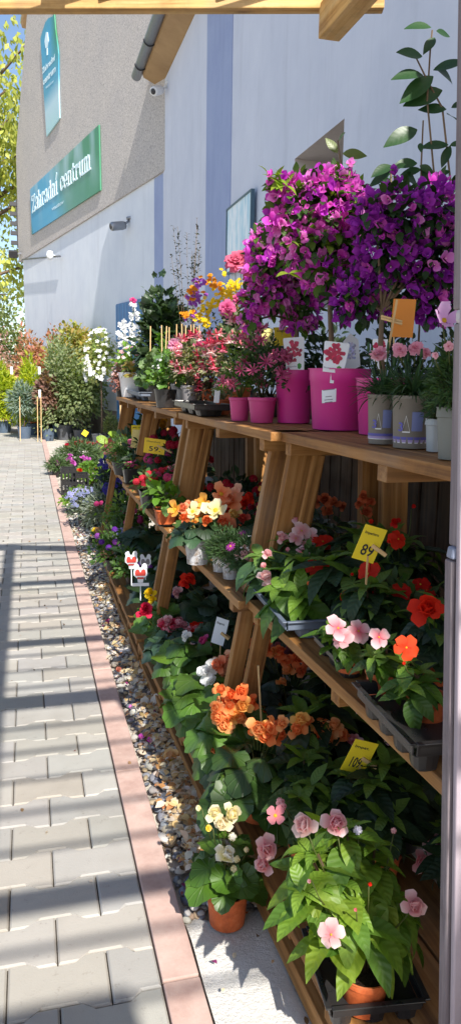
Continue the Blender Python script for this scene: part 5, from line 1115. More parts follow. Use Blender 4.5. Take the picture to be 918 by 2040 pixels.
P('small impatiens with a single orange red bloom in the nearest terracotta pot', 846, 1448, ZT2, 88, 68, 90, 110, 'whorl', size=62, cols=GIL, pot=MCLAY, style='lip', name='potted_impatiens', nl=6,
  pxtips=[(808, 1325, 0), (830, 1345, .0), (815, 1370, -.02)], pxflowers=[(808, 1290, -.01, 50, 'impatiens', L3(226, 60, 24), L3(236, 84, 40)), (804, 1322, -.04, 16, 'bud', *RED[0])])
card('yellow price card reading 89 with white clothes peg between red impatiens', 735, 1084, 1.56, 46, 78, '89', YEL, .25, -.28, 'Impatiens', 70, True, stickdx=4, lean=.25)

# ---------- fillers in the shade of the stands, shade put into their leaf colours
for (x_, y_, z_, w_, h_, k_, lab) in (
    (.80, 1.62, .15, 200, 190, 'whorl', 'shade-darkened impatiens standing directly behind the brightest tray plant'),
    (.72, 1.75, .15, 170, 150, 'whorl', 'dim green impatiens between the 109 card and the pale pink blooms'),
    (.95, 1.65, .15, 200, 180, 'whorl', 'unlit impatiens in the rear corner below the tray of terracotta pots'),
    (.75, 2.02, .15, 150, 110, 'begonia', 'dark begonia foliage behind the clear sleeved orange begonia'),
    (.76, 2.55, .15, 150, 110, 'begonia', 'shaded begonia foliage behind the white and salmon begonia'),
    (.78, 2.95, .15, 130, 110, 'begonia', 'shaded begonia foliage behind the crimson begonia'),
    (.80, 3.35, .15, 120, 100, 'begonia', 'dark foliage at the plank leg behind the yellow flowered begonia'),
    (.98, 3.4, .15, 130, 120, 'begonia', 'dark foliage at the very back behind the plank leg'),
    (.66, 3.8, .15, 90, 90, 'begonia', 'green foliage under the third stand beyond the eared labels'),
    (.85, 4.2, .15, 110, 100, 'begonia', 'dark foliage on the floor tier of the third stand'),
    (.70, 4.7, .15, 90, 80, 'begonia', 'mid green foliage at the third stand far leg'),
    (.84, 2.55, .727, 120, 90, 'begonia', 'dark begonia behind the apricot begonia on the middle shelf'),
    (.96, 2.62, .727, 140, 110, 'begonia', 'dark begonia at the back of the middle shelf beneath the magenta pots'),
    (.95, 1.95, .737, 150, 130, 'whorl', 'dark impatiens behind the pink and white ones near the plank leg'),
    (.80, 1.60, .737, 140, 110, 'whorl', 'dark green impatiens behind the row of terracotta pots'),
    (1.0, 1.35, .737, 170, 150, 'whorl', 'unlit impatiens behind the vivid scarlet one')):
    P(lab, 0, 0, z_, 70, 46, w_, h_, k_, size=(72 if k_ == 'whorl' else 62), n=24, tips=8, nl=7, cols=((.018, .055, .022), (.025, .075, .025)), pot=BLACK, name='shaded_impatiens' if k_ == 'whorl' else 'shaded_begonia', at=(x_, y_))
for (px, py, cw, ch, kd, cc_, lab) in (
    (225, 1015, 70, 56, 'bush', (G_MID, G_DARK), 'dark green bedding clump by the farthest plank leg'),
    (215, 1040, 60, 50, 'bush', (G_LIME, G_MID), 'fresh green bedding clump right of the blue lobelia')):
    P(lab, px, py, -.03, 40, 14, cw, ch, kd, 'tiny', 700, 11, cols=cc_, pot=BLACK, name='bedding_plant')

# ---------- more small potted plants in bloom crowding the shelves
for (x_, y_, z_, w_, h_, fk, fn_, fs_, pal_, lk, lab) in (
    (.64, 2.92, .727, 60, 44, 'double', 9, 22, [BEGM[1], BEGM[0]], 'begonia', 'apricot begonia squeezed between the clear pots and the terracotta primula'),
    (.80, 3.05, .727, 80, 60, 'double', 12, 22, RED+[PK[1]], 'begonia', 'red begonia behind the cream and yellow one'),
    (.72, 3.85, .727, 70, 40, 'cluster', 9, 20, [(L3(214, 50, 100), L3(232, 100, 140))], 'oval', 'rose pink kalanchoe behind the coral red one'),
    (.78, 4.5, .727, 70, 40, 'cluster', 9, 18, MGT, 'oval', 'magenta kalanchoe beneath the grey fuchsia pots'),
    (.64, 2.62, .15, 70, 50, 'double', 8, 26, [PK[2], WHT[0]], 'begonia', 'pale pink and white begonia between salmon and coarse leaved ones'),
    (.74, 3.15, .15, 80, 54, 'double', 9, 24, [PK[1], RED[0]], 'begonia', 'red and pink begonia in half shade below the wrapped pots'),
    (.63, 3.62, .15, 60, 40, 'cluster', 7, 20, PUR+[(L3(196, 70, 170), L3(220, 120, 200))], 'oval', 'lilac verbena just beyond the eared labels'),
    (.66, 4.15, .15, 60, 40, 'cluster', 8, 18, [(L3(150, 60, 170), L3(190, 110, 210))], 'oval', 'violet verbena in the floor row of the third stand'),
    (.60, 4.9, .15, 60, 44, 'floret', 60, 8, LAV, 'tiny', 'lavender lobelia in the floor row near the far plank leg'),
    (.68, 5.4, .15, 60, 44, 'cluster', 7, 16, MGT, 'oval', 'magenta verbena in the floor row of the farthest stand'),
    (.80, 2.28, .15, 110, 70, 'double', 14, 32, OR2, 'begonia', 'soft orange begonia filling the row behind the wooden stake'),
    (.70, 2.30, .737, 60, 50, 'double', 7, 24, [PK[2], PK[0]], 'begonia', 'shell pink begonia beside the edge on yellow card'),
    (.80, 1.98, .737, 100, 84, 'impatiens', 7, 34, [PKW[0], RED[0]], 'oval', 'mixed pink and red impatiens behind the striped bud plant'),
    (.90, 1.62, .737, 110, 100, 'impatiens', 6, 38, RED, 'oval', 'red impatiens standing over the row of terracotta pots')):
    P(lab, 0, 0, z_, 44, 34, w_, h_, 'begonia' if lk == 'begonia' else 'bush', lk, (22 if lk == 'begonia' else 260), (40 if lk == 'begonia' else (30 if fk == 'impatiens' else 12)), cols=((.04, .13, .02), (.025, .09, .02)), pot=BLACK, name='flowering_plant', at=(x_, y_), fl=fk, fn=fn_, fs=fs_, pal=pal_, sep=(fk != 'floret'), flo=.25)

for (x_, y_, z_, w_, h_, fk, fn_, fs_, pal_, lk, lab) in (
    (.60, 3.22, .15, 70, 50, 'double', 9, 24, [(L3(214, 40, 80), L3(236, 90, 120)), PK[1]], 'begonia', 'rose red begonia between the yellow and the crimson flowered ones'),
    (.59, 2.58, .15, 76, 56, 'double', 10, 28, SAL+[PK[1]], 'begonia', 'salmon begonia at the board edge just beyond the white and salmon one'),
    (.60, 2.90, .15, 70, 50, 'double', 8, 26, [PK[2], (L3(240, 120, 100), L3(248, 170, 150))], 'begonia', 'blush pink begonia under the curled white card at the board edge'),
    (.66, 1.86, .15, 100, 60, 'double', 9, 34, OR2, 'begonia', 'light orange begonia low in front of the feathery fern'),
    (.82, 4.05, .727, 80, 50, 'double', 10, 20, [PK[1], YLW[0], RED[0]], 'begonia', 'mixed red and yellow blooms behind the rose pink kalanchoe'),
    (.74, 5.2, .727, 60, 40, 'cluster', 8, 16, [(L3(226, 90, 140), L3(240, 140, 180))], 'oval', 'bright pink dianthus clump beside the feathery daisy plant')):
    P(lab, 0, 0, z_, 44, 34, w_, h_, 'begonia' if lk == 'begonia' else 'bush', lk, (22 if lk == 'begonia' else 260), (44 if lk == 'begonia' else 12), cols=((.04, .13, .02), (.025, .09, .02)), pot=BLACK, name='flowering_plant', at=(x_, y_), fl=fk, fn=fn_, fs=fs_, pal=pal_, flo=.3)
# ---------- top tier
ZT_ = ZTOP+.002
VIO = [(L3(232, 78, 206), L3(244, 122, 222)), (L3(220, 66, 206), L3(236, 104, 220)), (L3(238, 112, 214), L3(250, 164, 232))]; VIO2 = [(L3(190, 50, 200), L3(210, 76, 216))]
VIO_SHADE = [(L3(168, 46, 184), L3(188, 70, 204)), (L3(150, 40, 172), L3(176, 60, 192))]  # bracts of the right crown, darkened to paint in its shade
def bougain(label, blobs, pot_at, rim, ph_, pal, pals, leafcols, dens, stem_px, potmat=MAG, inner=.62, tagd=None):
    loc_ = place(pot_at[0], pot_at[1], ZT_) if len(pot_at) == 2 else Vector((pot_at[2], pot_at[3], ZT_)); k = mpx(loc_)
    e = empty('potted_bougainvillea', tuple(loc_), label, 'potted plant', 'bougainvilleas on the top shelf'); pot_mesh(e, rim*k/2, ph_*k, potmat, 'band', .82)
    st = MB(); pts = [Vector((0, 0, ph_*k*.85))]+[onY(x, y, loc_.y)-loc_ for x, y in stem_px]
    if len(pts) > 1: st.tube(pts, .010, .007, (.1, .08, .06), 7)
    fb = MB(); lb = MB(); cents = []
    for (x, y, r, dy) in blobs:
        c = onY(x, y, loc_.y+dy)-loc_; rk = r*mpx(c+loc_); cents.append((c, rk))
        st.tube([pts[-1], pts[-1].lerp(c, .5)+Vector((0, 0, .02)), c], .005, .003, (.1, .08, .06), 5)
    for c, rk in cents:
        n = int(dens*1.75*(rk/.1)**2)
        for i in range(n):
            d = sdir(-1); f = RND.uniform(inner, 1.04); p_ = c+Vector((d.x, d.y*.9, d.z))*rk*f
            if any((p_-c2).length < r2*.62 for c2, r2 in cents if c2 is not c): continue
            ca, cb = RND.choice(pal if RND.random() < .8 else pals); nn = (d+Vector((RND.uniform(-.7, .7), RND.uniform(-.7, .7), RND.uniform(-.5, .5)))*.8+FACE*.35).normalized()
            fb.add(RND.choice(FL['bract']), fz(p_, nn, RND.uniform(.034, .064)), jit(ca, .12), jit(cb, .12), (.85, .8, .6))
        for i in range(int(n*1.25)):
            d = sdir(-1); p_ = c+d*rk*RND.uniform(.1, 1.08); lb.add(RND.choice(LEAVES['oval']), frame(p_, d+Vector((0, -.2, RND.uniform(-.7, .3))), d+Vector((0, 0, .5)), RND.uniform(.03, .05)), jit(RND.choice(leafcols), .25))
    for i in range(10):
        c, rk = RND.choice(cents); d = sdir(-.2); d.y = -abs(d.y); q0 = c+d*rk*.7; q1 = c+d*rk*RND.uniform(1.15, 1.5)+Vector((0, 0, RND.uniform(-.02, .02))); st.tube([q0, q1], .0018, .001, (.12, .14, .04), 4)
        for j in range(6):
            q = q0.lerp(q1, .3+.13*j); lb.add(RND.choice(LEAVES['oval']), frame(q, (RND.uniform(-1, 1), RND.uniform(-1, .3), RND.uniform(-.5, .5)), (0, -.4, 1), RND.uniform(.022, .036)), jit((.14, .24, .03), .25))
            if j > 3: ca, cb = RND.choice(pal); fb.add(RND.choice(FL['bract']), fz(q, d+Vector((0, -.3, .3)), .04), ca, cb, (.85, .8, .6))
    st.build('stem', MTRUNK, e); fb.build('bracts', MPETAL, e); lb.build('foliage', MSMALL, e)
    return e
LC = [(.05, .12, .02), (.09, .18, .02), (.03, .08, .015)]; LC_SHADE = [(.02, .05, .015), (.03, .07, .02)]  # second list: leaf greens darkened for the shaded right crown
bg1 = bougain('leftmost magenta bougainvillea, bright crown drooping left over a tall pink pot', [(570, 500, 58, 0), (535, 530, 44, -.02), (548, 582, 44, .0), (508, 600, 26, .0), (605, 560, 46, .02), (600, 620, 40, .03), (520, 480, 22, 0), (498, 640, 14, 0)], (584, 842), 78, 103, VIO, VIO2, LC, 95, [(590, 690), (592, 640)])
bg2 = bougain('middle magenta bougainvillea, tallest bright crown on a bare stem in a pink pot', [(655, 420, 76, 0), (592, 405, 52, 0), (705, 430, 56, .02), (620, 490, 56, 0), (672, 500, 48, -.02), (556, 372, 20, 0), (566, 440, 34, 0), (640, 545, 38, -.04), (675, 375, 34, 0), (690, 470, 44, 0)], (672, 855), 122, 118, VIO, VIO2, LC, 100, [(660, 690), (657, 620), (655, 560)])
bg3 = bougain('rightmost bougainvillea, wide purple crown darkened for shade behind the dianthus', [(800, 430, 62, 0), (868, 425, 58, 0), (770, 500, 58, .02), (850, 520, 66, 0), (905, 480, 60, 0), (790, 585, 52, .04), (720, 590, 46, .08), (860, 600, 44, 0), (745, 430, 40, 0), (690, 600, 34, .1), (905, 570, 50, 0)], (0, 0, 1.0, 2.0), 112, 110, VIO_SHADE, VIO, LC_SHADE, 80, [(757, 700), (760, 620)])
b = MB(); loc_ = bg2.location
for (x, y) in ((548, 358), (535, 352), (560, 365), (568, 370), (730, 540), (690, 490), (655, 488), (575, 545), (660, 545)):
    q = onY(x, y, loc_.y-.06)-loc_
    for i in range(3): b.add(RND.choice(LEAVES['oval']), frame(q, (RND.uniform(-1, 1), -.3, RND.uniform(-.3, .8)), (0, -.5, 1), .045), jit((.22, .32, .03), .2))
b.build('young_leaves', MSMALL, bg2)
# picture labels standing in the pink pots
def pic_label(label, px, py, Y, wpx, hpx, roll, yaw=0.0, pointed=False, strip=True, berry=L3(176, 22, 70)):
    c = onY(px, py, Y); k = mpx(c); w_, h_ = wpx*k, hpx*k; e = empty('plant_label', tuple(c), label, 'plant label'); f = (CP-c); f.z = 0; f.normalize(); f = Matrix.Rotation(yaw, 3, 'Z')@f; x = Vector((-f.y, f.x, 0)); z = Vector((0, 0, 1))
    x2 = x*cos(roll)+z*sin(roll); z2 = -x*sin(roll)+z*cos(roll)
    def poly(pts, off, mat, nm):
        b = MB(); V = [x2*(a_*w_)+z2*(b_*h_)+f*off for a_, b_ in pts]+[x2*(a_*w_)+z2*(b_*h_)+f*(off-.0008) for a_, b_ in pts]; n = len(pts)
        b.raw([tuple(v) for v in V], [tuple(range(n)), tuple(range(n, 2*n))[::-1]]+[(i, (i+1) % n, (i+1) % n+n, i+n) for i in range(n)]); return b.build(nm, mat, e, smooth=False)
    poly([(-.5, -.7), (.5, -.5), (.5, .5), (0, .78), (-.5, .5)] if pointed else [(-.42, -.5), (.42, -.5), (.5, .46), (.44, .5), (-.46, .5), (-.5, .46)], 0, PAPER, 'card')
    if berry:
        b = MB()
        for i in range(46):
            q = RND.uniform(0, 6.3); r_ = sqrt(RND.random())*.40; cx, cy = r_*cos(q)*.95-.04, r_*sin(q)*.8+.10; s_ = .085
            V = [x2*((cx+s_*cos(t_))*w_)+z2*((cy+s_*sin(t_)*w_/h_)*h_)+f*(.0008+i*.00001) for t_ in [j*pi/3 for j in range(6)]]; b.raw([tuple(v) for v in V], [tuple(range(6))], jit(berry, .35))
        b.build('printed_picture', MPRINT, e, smooth=False)
    if strip: poly([(-.40, -.5), (.40, -.5), (.42, -.22), (-.42, -.22)], .0012, PAPER, 'name_strip'); poly([(.12, -.42), (.22, -.45), (.3, -.38), (.3, -.3), (.2, -.26), (.12, -.3)], .002, plastic(L3(60, 140, 50), .5, 0), 'green_emblem'); textmesh('writing', 'Bougainvillea', plastic(L3(110, 120, 140), .6, 0), e, Matrix(((x2.x, z2.x, f.x, 0), (x2.y, z2.y, f.y, 0), (x2.z, z2.z, f.z, 0), (0, 0, 0, 1)))@Matrix.Translation((-.38*w_, -.39*h_, .0016)), .46*w_, .06*h_, 0, .0002)
    b = MB(); b.beam(z2*(-.48*h_)-f*.002, z2*(-.85*h_)-f*.002, .012, .0015, f); b.build('stake', PAPER, e, smooth=False)
MPRINT = (lambda t: (t.base(t.attr('Col')), t.set(.4, .4), t.m)[2])(NT('print'))
Yp1, Yp2 = bg1.location.y, bg2.location.y
pic_label('picture label with crimson flowers standing in the left tall pink pot', 586, 706, Yp1-.06, 42, 66, .08)
pic_label('picture label with crimson flowers standing in the wider pink pot', 667, 712, Yp2-.08, 50, 60, -.10)
pic_label('plain pointed lilac label behind the wider pink pot label', 700, 705, Yp2+.02, 30, 52, .12, 0, True, False, L3(178, 180, 214))
pic_label('crimson picture label half hidden behind the dianthus', 757, 698, 2.0, 34, 44, -.03, 0, False, False)
# sticker on the wide pink pot
p_ = bg2.location; b = MB(); kk = mpx(p_); h_ = 118*kk; 
def on_pot(px0, z0, w_, hh, mat, nm, parent, rt, rb_f, ph_, rz=0.0, off=.0015):
    b = MB(); n = 8; V = []
    for j in range(2):
        for i in range(n+1):
            a_ = px0+w_*(i/n-.5)/rt; z_ = z0+hh*(j-.5)+rz*w_*(i/n-.5); r_ = rt*rb_f+(rt-rt*rb_f)*(z_/ph_)+off; V.append((r_*cos(a_), r_*sin(a_), z_))
    b.raw(V, [(i, i+1, n+1+i+1, n+1+i) for i in range(n)]); return b.build(nm, mat, parent)
def face_ang(e): v = CP-e.location; return atan2(v.y, v.x)
on_pot(face_ang(bg2)-.36, h_*.56, .050, .040, PAPER, 'sticker', bg2, 61*kk*.97, .84, h_, .12)
fa = face_ang(bg2)-.36; r_ = 61*kk*.95; 
for i, (zz, ww) in enumerate(((.66, .04), (.55, .022), (.50, .03), (.46, .026))): on_pot(fa, h_*zz, ww, .0022, plastic(L3(120, 120, 130), .6, 0), 'printed_line', bg2, 61*kk*.97, .84, h_, .12, .0022)
# yellow cards behind
card('pale cream handwritten card behind the fuchsias', 532, 672, 2.95, 24, 34, None, plastic(L3(222, 208, 128), .5, .05), .1, .0, 'Petunie', 20, False)
card('yellow handwritten card behind the leftmost bougainvillea pot', 568, 670, 2.75, 44, 36, None, YEL, .1, .05, 'Bougainvillea', 20, False)
# orange card with wooden peg
card('orange price card on a wooden stick above the pale pink dianthus', 802, 634, 1.75, 44, 74, None, ORG, 0, -.04, None, 60, False, stickdx=-18)
c = onY(780, 640, 1.72); e_ = empty('clothes_peg', tuple(c), 'wooden clothes peg and stick clamped to the orange card', 'clothes peg'); b = MB(); f = (CP-c).normalized(); x = Vector((-f.y, f.x, 0)).normalized()
kk = mpx(c)
for s_ in (-1, 1): b.beam(x*(-22*kk)+Vector((0, 0, .010+.003*s_)), x*(20*kk)+Vector((0, 0, -.004+.003*s_)), .009, .005)
b.build('prongs', MSTICK, e_, smooth=False, bevel=.0008)
b = MB(); b.beam(onY(790, 597, 1.71)-c, onY(770, 712, 1.71)-c, .0055, .004, f); b.build('stick', MSTICK, e_, smooth=False)
# dianthus in printed grey pots
CARN = [(L3(226, 130, 160), L3(240, 178, 196)), (L3(232, 150, 170), L3(246, 200, 210))]
TAUPE = plastic(L3(126, 120, 112), .5, .2); LILAC = plastic(L3(96, 92, 176), .5, .05); LIL2 = plastic(L3(168, 150, 200), .5, .05)
def printed_pot(e, rim, ph_):
    k = mpx(e.location+Vector((0, 0, .1))); rt = rim*k/2; h = ph_*k; fa = face_ang(e)
    for z_, hh, m_ in ((.20, .05, LILAC), (.145, .045, LIL2), (.115, .018, WHITEP)): on_pot(fa, h*z_, rt*2.9, h*hh, m_, 'printed_band', e, rt, .80, h, 0, .0012)
    tri = [(-.22, .32), (.22, .32), (0, .62)]
    b = MB()
    for i in range(3):
        a0_, z0_ = tri[i]; a1_, z1_ = tri[(i+1) % 3]; V = []
        for a_, z_ in ((a0_, z0_), (a1_, z1_)):
            for o_ in (-.012, .012): zz = h*(z_+o_); r_ = rt*.8+(rt-rt*.8)*(zz/h)+.0018; V.append((r_*cos(fa+a_-.25), r_*sin(fa+a_-.25), zz))
        m_ = [(V[0][i_]+V[2][i_])/2 for i_ in range(3)]; b.raw(V, [(0, 2, 3, 1)])
    b.build('recycling_triangle', WHITEP, e, smooth=False)
    on_pot(fa+.35, h*.52, rt*.62, h*.36, plastic(L3(120, 130, 180), .5, .05), 'printed_panel', e, rt, .80, h, 0, .0014)
    textmesh('printed_figure', '3', LILAC, e, (lambda a_: mat_yz(Vector((rt*.93*cos(a_), rt*.93*sin(a_), h*.33)), (-sin(a_), cos(a_), 0), (0, 0, 1)))(fa-.68), h*.10, h*.17, .02, .0004)
d1 = P('pale pink dianthus with blue green blades in the left printed grey pot', 758, 884, ZT_, 62, 98, 110, 105, 'blade', n=170, size=66, cols=((.03, .085, .045), (.045, .11, .05)), pot=TAUPE, style='plain', name='potted_dianthus', taper=.80,
  pxflowers=[(756, 704, 0, 30, 'carn', *CARN[0]), (746, 708, 0, 22, 'carn', *CARN[1])]); printed_pot(d1, 62, 98)
d2 = P('pale pink dianthus in the wider printed grey pot with a blue panel', 815, 892, ZT_, 80, 104, 140, 110, 'blade', n=230, size=74, cols=((.03, .085, .04), (.045, .12, .05)), pot=TAUPE, style='plain', name='potted_dianthus', taper=.82,
  pxflowers=[(796, 698, 0, 29, 'carn', *CARN[0]), (827, 694, 0, 30, 'carn', *CARN[0]), (846, 703, 0, 24, 'carn', *CARN[0]), (790, 692, .02, 20, 'carn', *CARN[1])]); printed_pot(d2, 80, 104)
for e_ in (d1, d2):   # buds and upright shoots
    b = MB(); k = mpx(e_.location)
    for i in range(9):
        q = RND.uniform(0, 6.3); r_ = RND.uniform(10, 45)*k; tp = Vector((r_*cos(q), r_*sin(q), RND.uniform(160, 190)*k)); b.tube([(r_*.3*cos(q), r_*.3*sin(q), 90*k), tp], .0018, .0016, (.05, .12, .05), 4); b.tube([tp, tp+Vector((0, 0, .012)), tp+Vector((0, 0, .02))], .004, .0022, (.05, .12, .04), 6)
        for j in range(5): z_ = 100+j*16; b.add(LEAVES['blade'][0], frame(Vector((r_*(.3+.12*j)*cos(q), r_*(.3+.12*j)*sin(q), z_*k)), (RND.uniform(-1, 1), RND.uniform(-1, 1), .9), (0, 0, 1), .03), (.04, .10, .05))
    b.build('shoot', MSMALL, e_)
P('fine leaved plant in a slim pale blue pot with a white sticker', 864, 900, ZT_, 34, 66, 50, 50, 'needle', n=300, size=14, cols=((.04, .09, .04), (.05, .12, .04)), pot=PALEP, style='band', name='potted_herb', sq=.8)
P('feathery cosmos in a tall grey green pot beside the post, nearest top plant', 893, 915, ZT_, 60, 104, 90, 120, 'needle', n=900, size=22, cols=((.035, .09, .03), (.05, .12, .03)), pot=plastic(L3(112, 116, 112), .5, .2), style='band', name='potted_cosmos', taper=.7,
  pxflowers=[(882, 640, .0, 64, 'poppy', L3(214, 160, 216), L3(232, 190, 232)), (893, 690, 0, 20, 'carn', *CARN[1]), (866, 708, 0, 14, 'carn', *CARN[1])])
# camellia-like plant with glossy leaves above the bougainvillea
cm = empty('potted_camellia', (1.42, 2.42, ZT_), 'tall glossy leaved camellia with slender stems rising above the purple bougainvillea', 'potted plant'); pot_mesh(cm, .10, .17, BLACK, 'band')
o_ = cm.location; YC_ = 2.42; st = MB(); lf = MB()
S = [[(905, 740), (893, 620), (878, 480), (862, 330), (850, 200), (856, 100), (860, 60)], [(905, 500), (905, 440), (880, 215), (850, 160), (828, 115)], [(830, 740), (836, 620), (838, 330), (842, 240)], [(780, 740), (778, 350), (780, 330)], [(760, 740), (672, 340), (668, 280)]]
for j, s_ in enumerate(S):
    if j == 4: s_ = [(690, 480), (680, 340), (672, 280)]
    st.tube([onY(x, y, YC_+(.0 if j < 4 else .1))-o_ for x, y in s_], .0042, .0026, (.10, .09, .07), 6)
LV = [(858, 55, 812, 42, 60), (868, 62, 896, 70, 40), (865, 75, 850, 92, 50), (840, 112, 795, 100, 58), (842, 150, 788, 140, 64), (862, 152, 800, 198, 90), (880, 180, 808, 205, 90), (862, 140, 912, 122, 76), (865, 135, 900, 150, 66), (888, 218, 836, 215, 62), (898, 215, 918, 205, 40), (890, 228, 912, 236, 36), (830, 258, 772, 276, 64), (836, 285, 838, 300, 30), (892, 288, 842, 290, 56), (896, 290, 884, 318, 50), (895, 290, 912, 285, 32), (830, 325, 788, 322, 54), (835, 330, 860, 340, 40), (842, 330, 852, 360, 50), (838, 338, 802, 345, 50), (780, 330, 744, 340, 52), (780, 340, 735, 368, 60), (784, 335, 802, 328, 30), (896, 342, 860, 350, 50), (850, 355, 880, 370, 40), (800, 345, 830, 360, 45), (672, 305, 650, 275, 30), (674, 280, 684, 264, 26), (682, 306, 728, 308, 50), (760, 355, 790, 380, 44), (820, 365, 850, 380, 40)]
for (x0, y0, x1, y1, sz) in LV:
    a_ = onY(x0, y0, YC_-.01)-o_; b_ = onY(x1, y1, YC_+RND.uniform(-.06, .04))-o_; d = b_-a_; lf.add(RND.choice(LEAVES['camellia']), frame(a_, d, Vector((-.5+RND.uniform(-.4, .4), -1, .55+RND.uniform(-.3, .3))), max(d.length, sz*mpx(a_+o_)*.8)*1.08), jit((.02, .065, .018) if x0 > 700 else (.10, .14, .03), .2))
st.build('stem', MTRUNK, cm); lf.build('foliage', MGLOSS, cm)
# ---------- top tier, far half
MGP = lambda *a_, **k_: P(*a_, **k_)
MGP('pink tubular flowered plant in the right small magenta pot', 521, 842, ZT_, 58, 50, 110, 130, 'bush', 'tiny', 700, 10, cols=((.04, .09, .02), (.025, .06, .015)), pot=MAG2, style='lip', name='potted_cuphea', fl='tube', fn=14, fs=30, pal=[(L3(206, 90, 140), L3(232, 140, 176))], flo=-.1)
MGP('pink tubular flowered plant in the left small magenta pot', 477, 838, ZT_, 44, 46, 84, 110, 'bush', 'tiny', 500, 10, cols=((.14, .24, .03), (.07, .15, .02)), pot=MAG2, style='lip', name='potted_cuphea', fl='tube', fn=12, fs=28, pal=[(L3(222, 100, 140), L3(240, 160, 190))], flo=-.2)
FPAL = [(L3(226, 90, 112), L3(244, 190, 194)), (L3(234, 140, 150), L3(248, 228, 226)), (L3(214, 64, 98), L3(236, 140, 164)), (L3(238, 180, 180), L3(250, 236, 230))]
FLV = ((.34, .33, .20), (.12, .17, .07))
MGP('large fuchsia with cream variegated leaves behind the small magenta pots', 480, 800, ZT_, 60, 50, 150, 130, 'bush', 'oval', 620, 13, cols=FLV, pot=MCLAY, style='lip', name='potted_fuchsia', at=(.93, 3.35), fl='fuchsia', fn=60, fs=28, pal=FPAL, flo=-.2)
MGP('trailing fuchsia with dark red stems hanging to the shelf beside a terracotta pot', 415, 815, ZT_, 30, 40, 66, 90, 'bush', 'oval', 420, 11, cols=((.12, .09, .04), (.07, .06, .03)), pot=MCLAY, style='lip', name='potted_fuchsia', fl='fuchsia', fn=26, fs=20, pal=[(L3(170, 36, 70), L3(206, 90, 110))], flo=-.6, lo=-1)
MGP('small terracotta pot with a pink flower tag at the shelf edge', 444, 826, ZT_, 32, 30, 44, 40, 'bush', 'oval', 160, 9, cols=FLV, pot=MCLAY, style='lip', name='potted_fuchsia', fl='fuchsia', fn=8, fs=18, pal=FPAL)
e_ = empty('plant_label', tuple(onY(432, 790, 2.93)), 'small white tag leaning in the little terracotta pot', 'plant label'); b = MB(); b.box((0, 0, 0), (.022, .0015, .05), Matrix.Rotation(.1, 3, 'Y')); b.build('card', PAPER, e_, smooth=False)
tr0, tr1 = onZ(345, 815, ZT_+.01), onZ(386, 826, ZT_+.01)
tray('black tray with grey fuchsia pots on the second stand', (tr0.x, tr0.y), (tr1.x, tr1.y), ZT_, .16, .05, 3)
MGP('pink and white fuchsia in the front grey pot on the black tray', 380, 808, ZT_+.015, 40, 40, 80, 96, 'bush', 'oval', 380, 11, cols=FLV, pot=GREYP, style='lip', name='potted_fuchsia', fl='fuchsia', fn=40, fs=24, pal=FPAL, flo=-.2)
MGP('pink fuchsia in the rear grey pot on the black tray', 358, 803, ZT_+.015, 36, 38, 70, 84, 'bush', 'oval', 320, 11, cols=FLV, pot=GREYP, style='lip', name='potted_fuchsia', fl='fuchsia', fn=18, fs=20, pal=FPAL, flo=-.1)
MGP('petunia with two large rose pink blooms above the grey pots', 352, 770, ZT_, 40, 34, 90, 86, 'bush', 'oval', 260, 13, cols=((.16, .26, .05), (.09, .18, .03)), pot=GREYP, name='potted_petunia', at=(.86, 4.15), pxflowers=[(349, 689, -.1, 30, 'carn', L3(222, 110, 160), L3(242, 180, 206)), (394, 688, -.1, 24, 'carn', L3(222, 90, 140), L3(236, 130, 170)), (398, 712, -.12, 24, 'carn', L3(226, 90, 120), L3(240, 150, 170)), (402, 735, -.14, 26, 'carn', L3(214, 50, 80), L3(240, 150, 160)), (412, 700, -.1, 20, 'carn', L3(230, 120, 160), L3(240, 170, 190))])
MGP('lime green coral bells with ruffled leaves in glossy black pots', 330, 812, ZT_, 46, 36, 68, 62, 'bush', 'frilly', 90, 20, cols=((.14, .30, .03), (.07, .18, .04)), pot=BLACK, name='potted_heuchera', fl='floret', fn=10, fs=6, pal=WHT, sep=False)
MGP('silvery green geranium leaved plant left of the lime coral bells', 308, 800, ZT_, 30, 30, 44, 56, 'bush', 'frilly', 50, 20, cols=((.14, .24, .08), (.10, .17, .07)), pot=BLACK, name='potted_heuchera')
MGP('dark purple coral bells in a black pot on a grey tray', 271, 784, ZT_+.01, 32, 26, 62, 36, 'bush', 'frilly', 60, 20, cols=((.035, .022, .06), (.05, .03, .07)), pot=BLACK, name='potted_heuchera')
MGP('violet flowered coral bells right behind the dark purple one', 300, 786, ZT_+.01, 28, 24, 44, 40, 'bush', 'frilly', 30, 15, cols=((.06, .03, .09), (.04, .03, .06)), pot=BLACK, name='potted_heuchera', at=(.83, 5.15), fl='floret', fn=16, fs=6, pal=PUR, sep=False)
tr0, tr1 = onZ(250, 788, ZT_+.01), onZ(278, 797, ZT_+.01)
tray('grey blue plant tray at the far end of the top shelf', (tr0.x, tr0.y), (tr1.x, tr1.y), ZT_, .2, .06, 3, BLUEG)
MGP('white pot of lime foliage with pink trailing stems at the far shelf end', 258, 784, ZT_, 62, 48, 76, 50, 'bush', 'oval', 300, 12, cols=((.14, .32, .03), (.20, .34, .05)), pot=WHITEP, style='band', name='potted_plant', at=(.83, 6.1), fl='floret', fn=24, fs=8, pal=[PK[0], WHT[0]], sep=False)
MGP('rosy leaved trailing plant spilling left of the white pot', 232, 770, ZT_, 14, 22, 34, 44, 'bush', 'tiny', 380, 7, cols=((.30, .08, .08), (.36, .20, .18)), pot=BLACK, name='trailing_plant', at=(.72, 6.15), lo=-.9, fl='floret', fn=16, fs=6, pal=[PK[2]], sep=False)
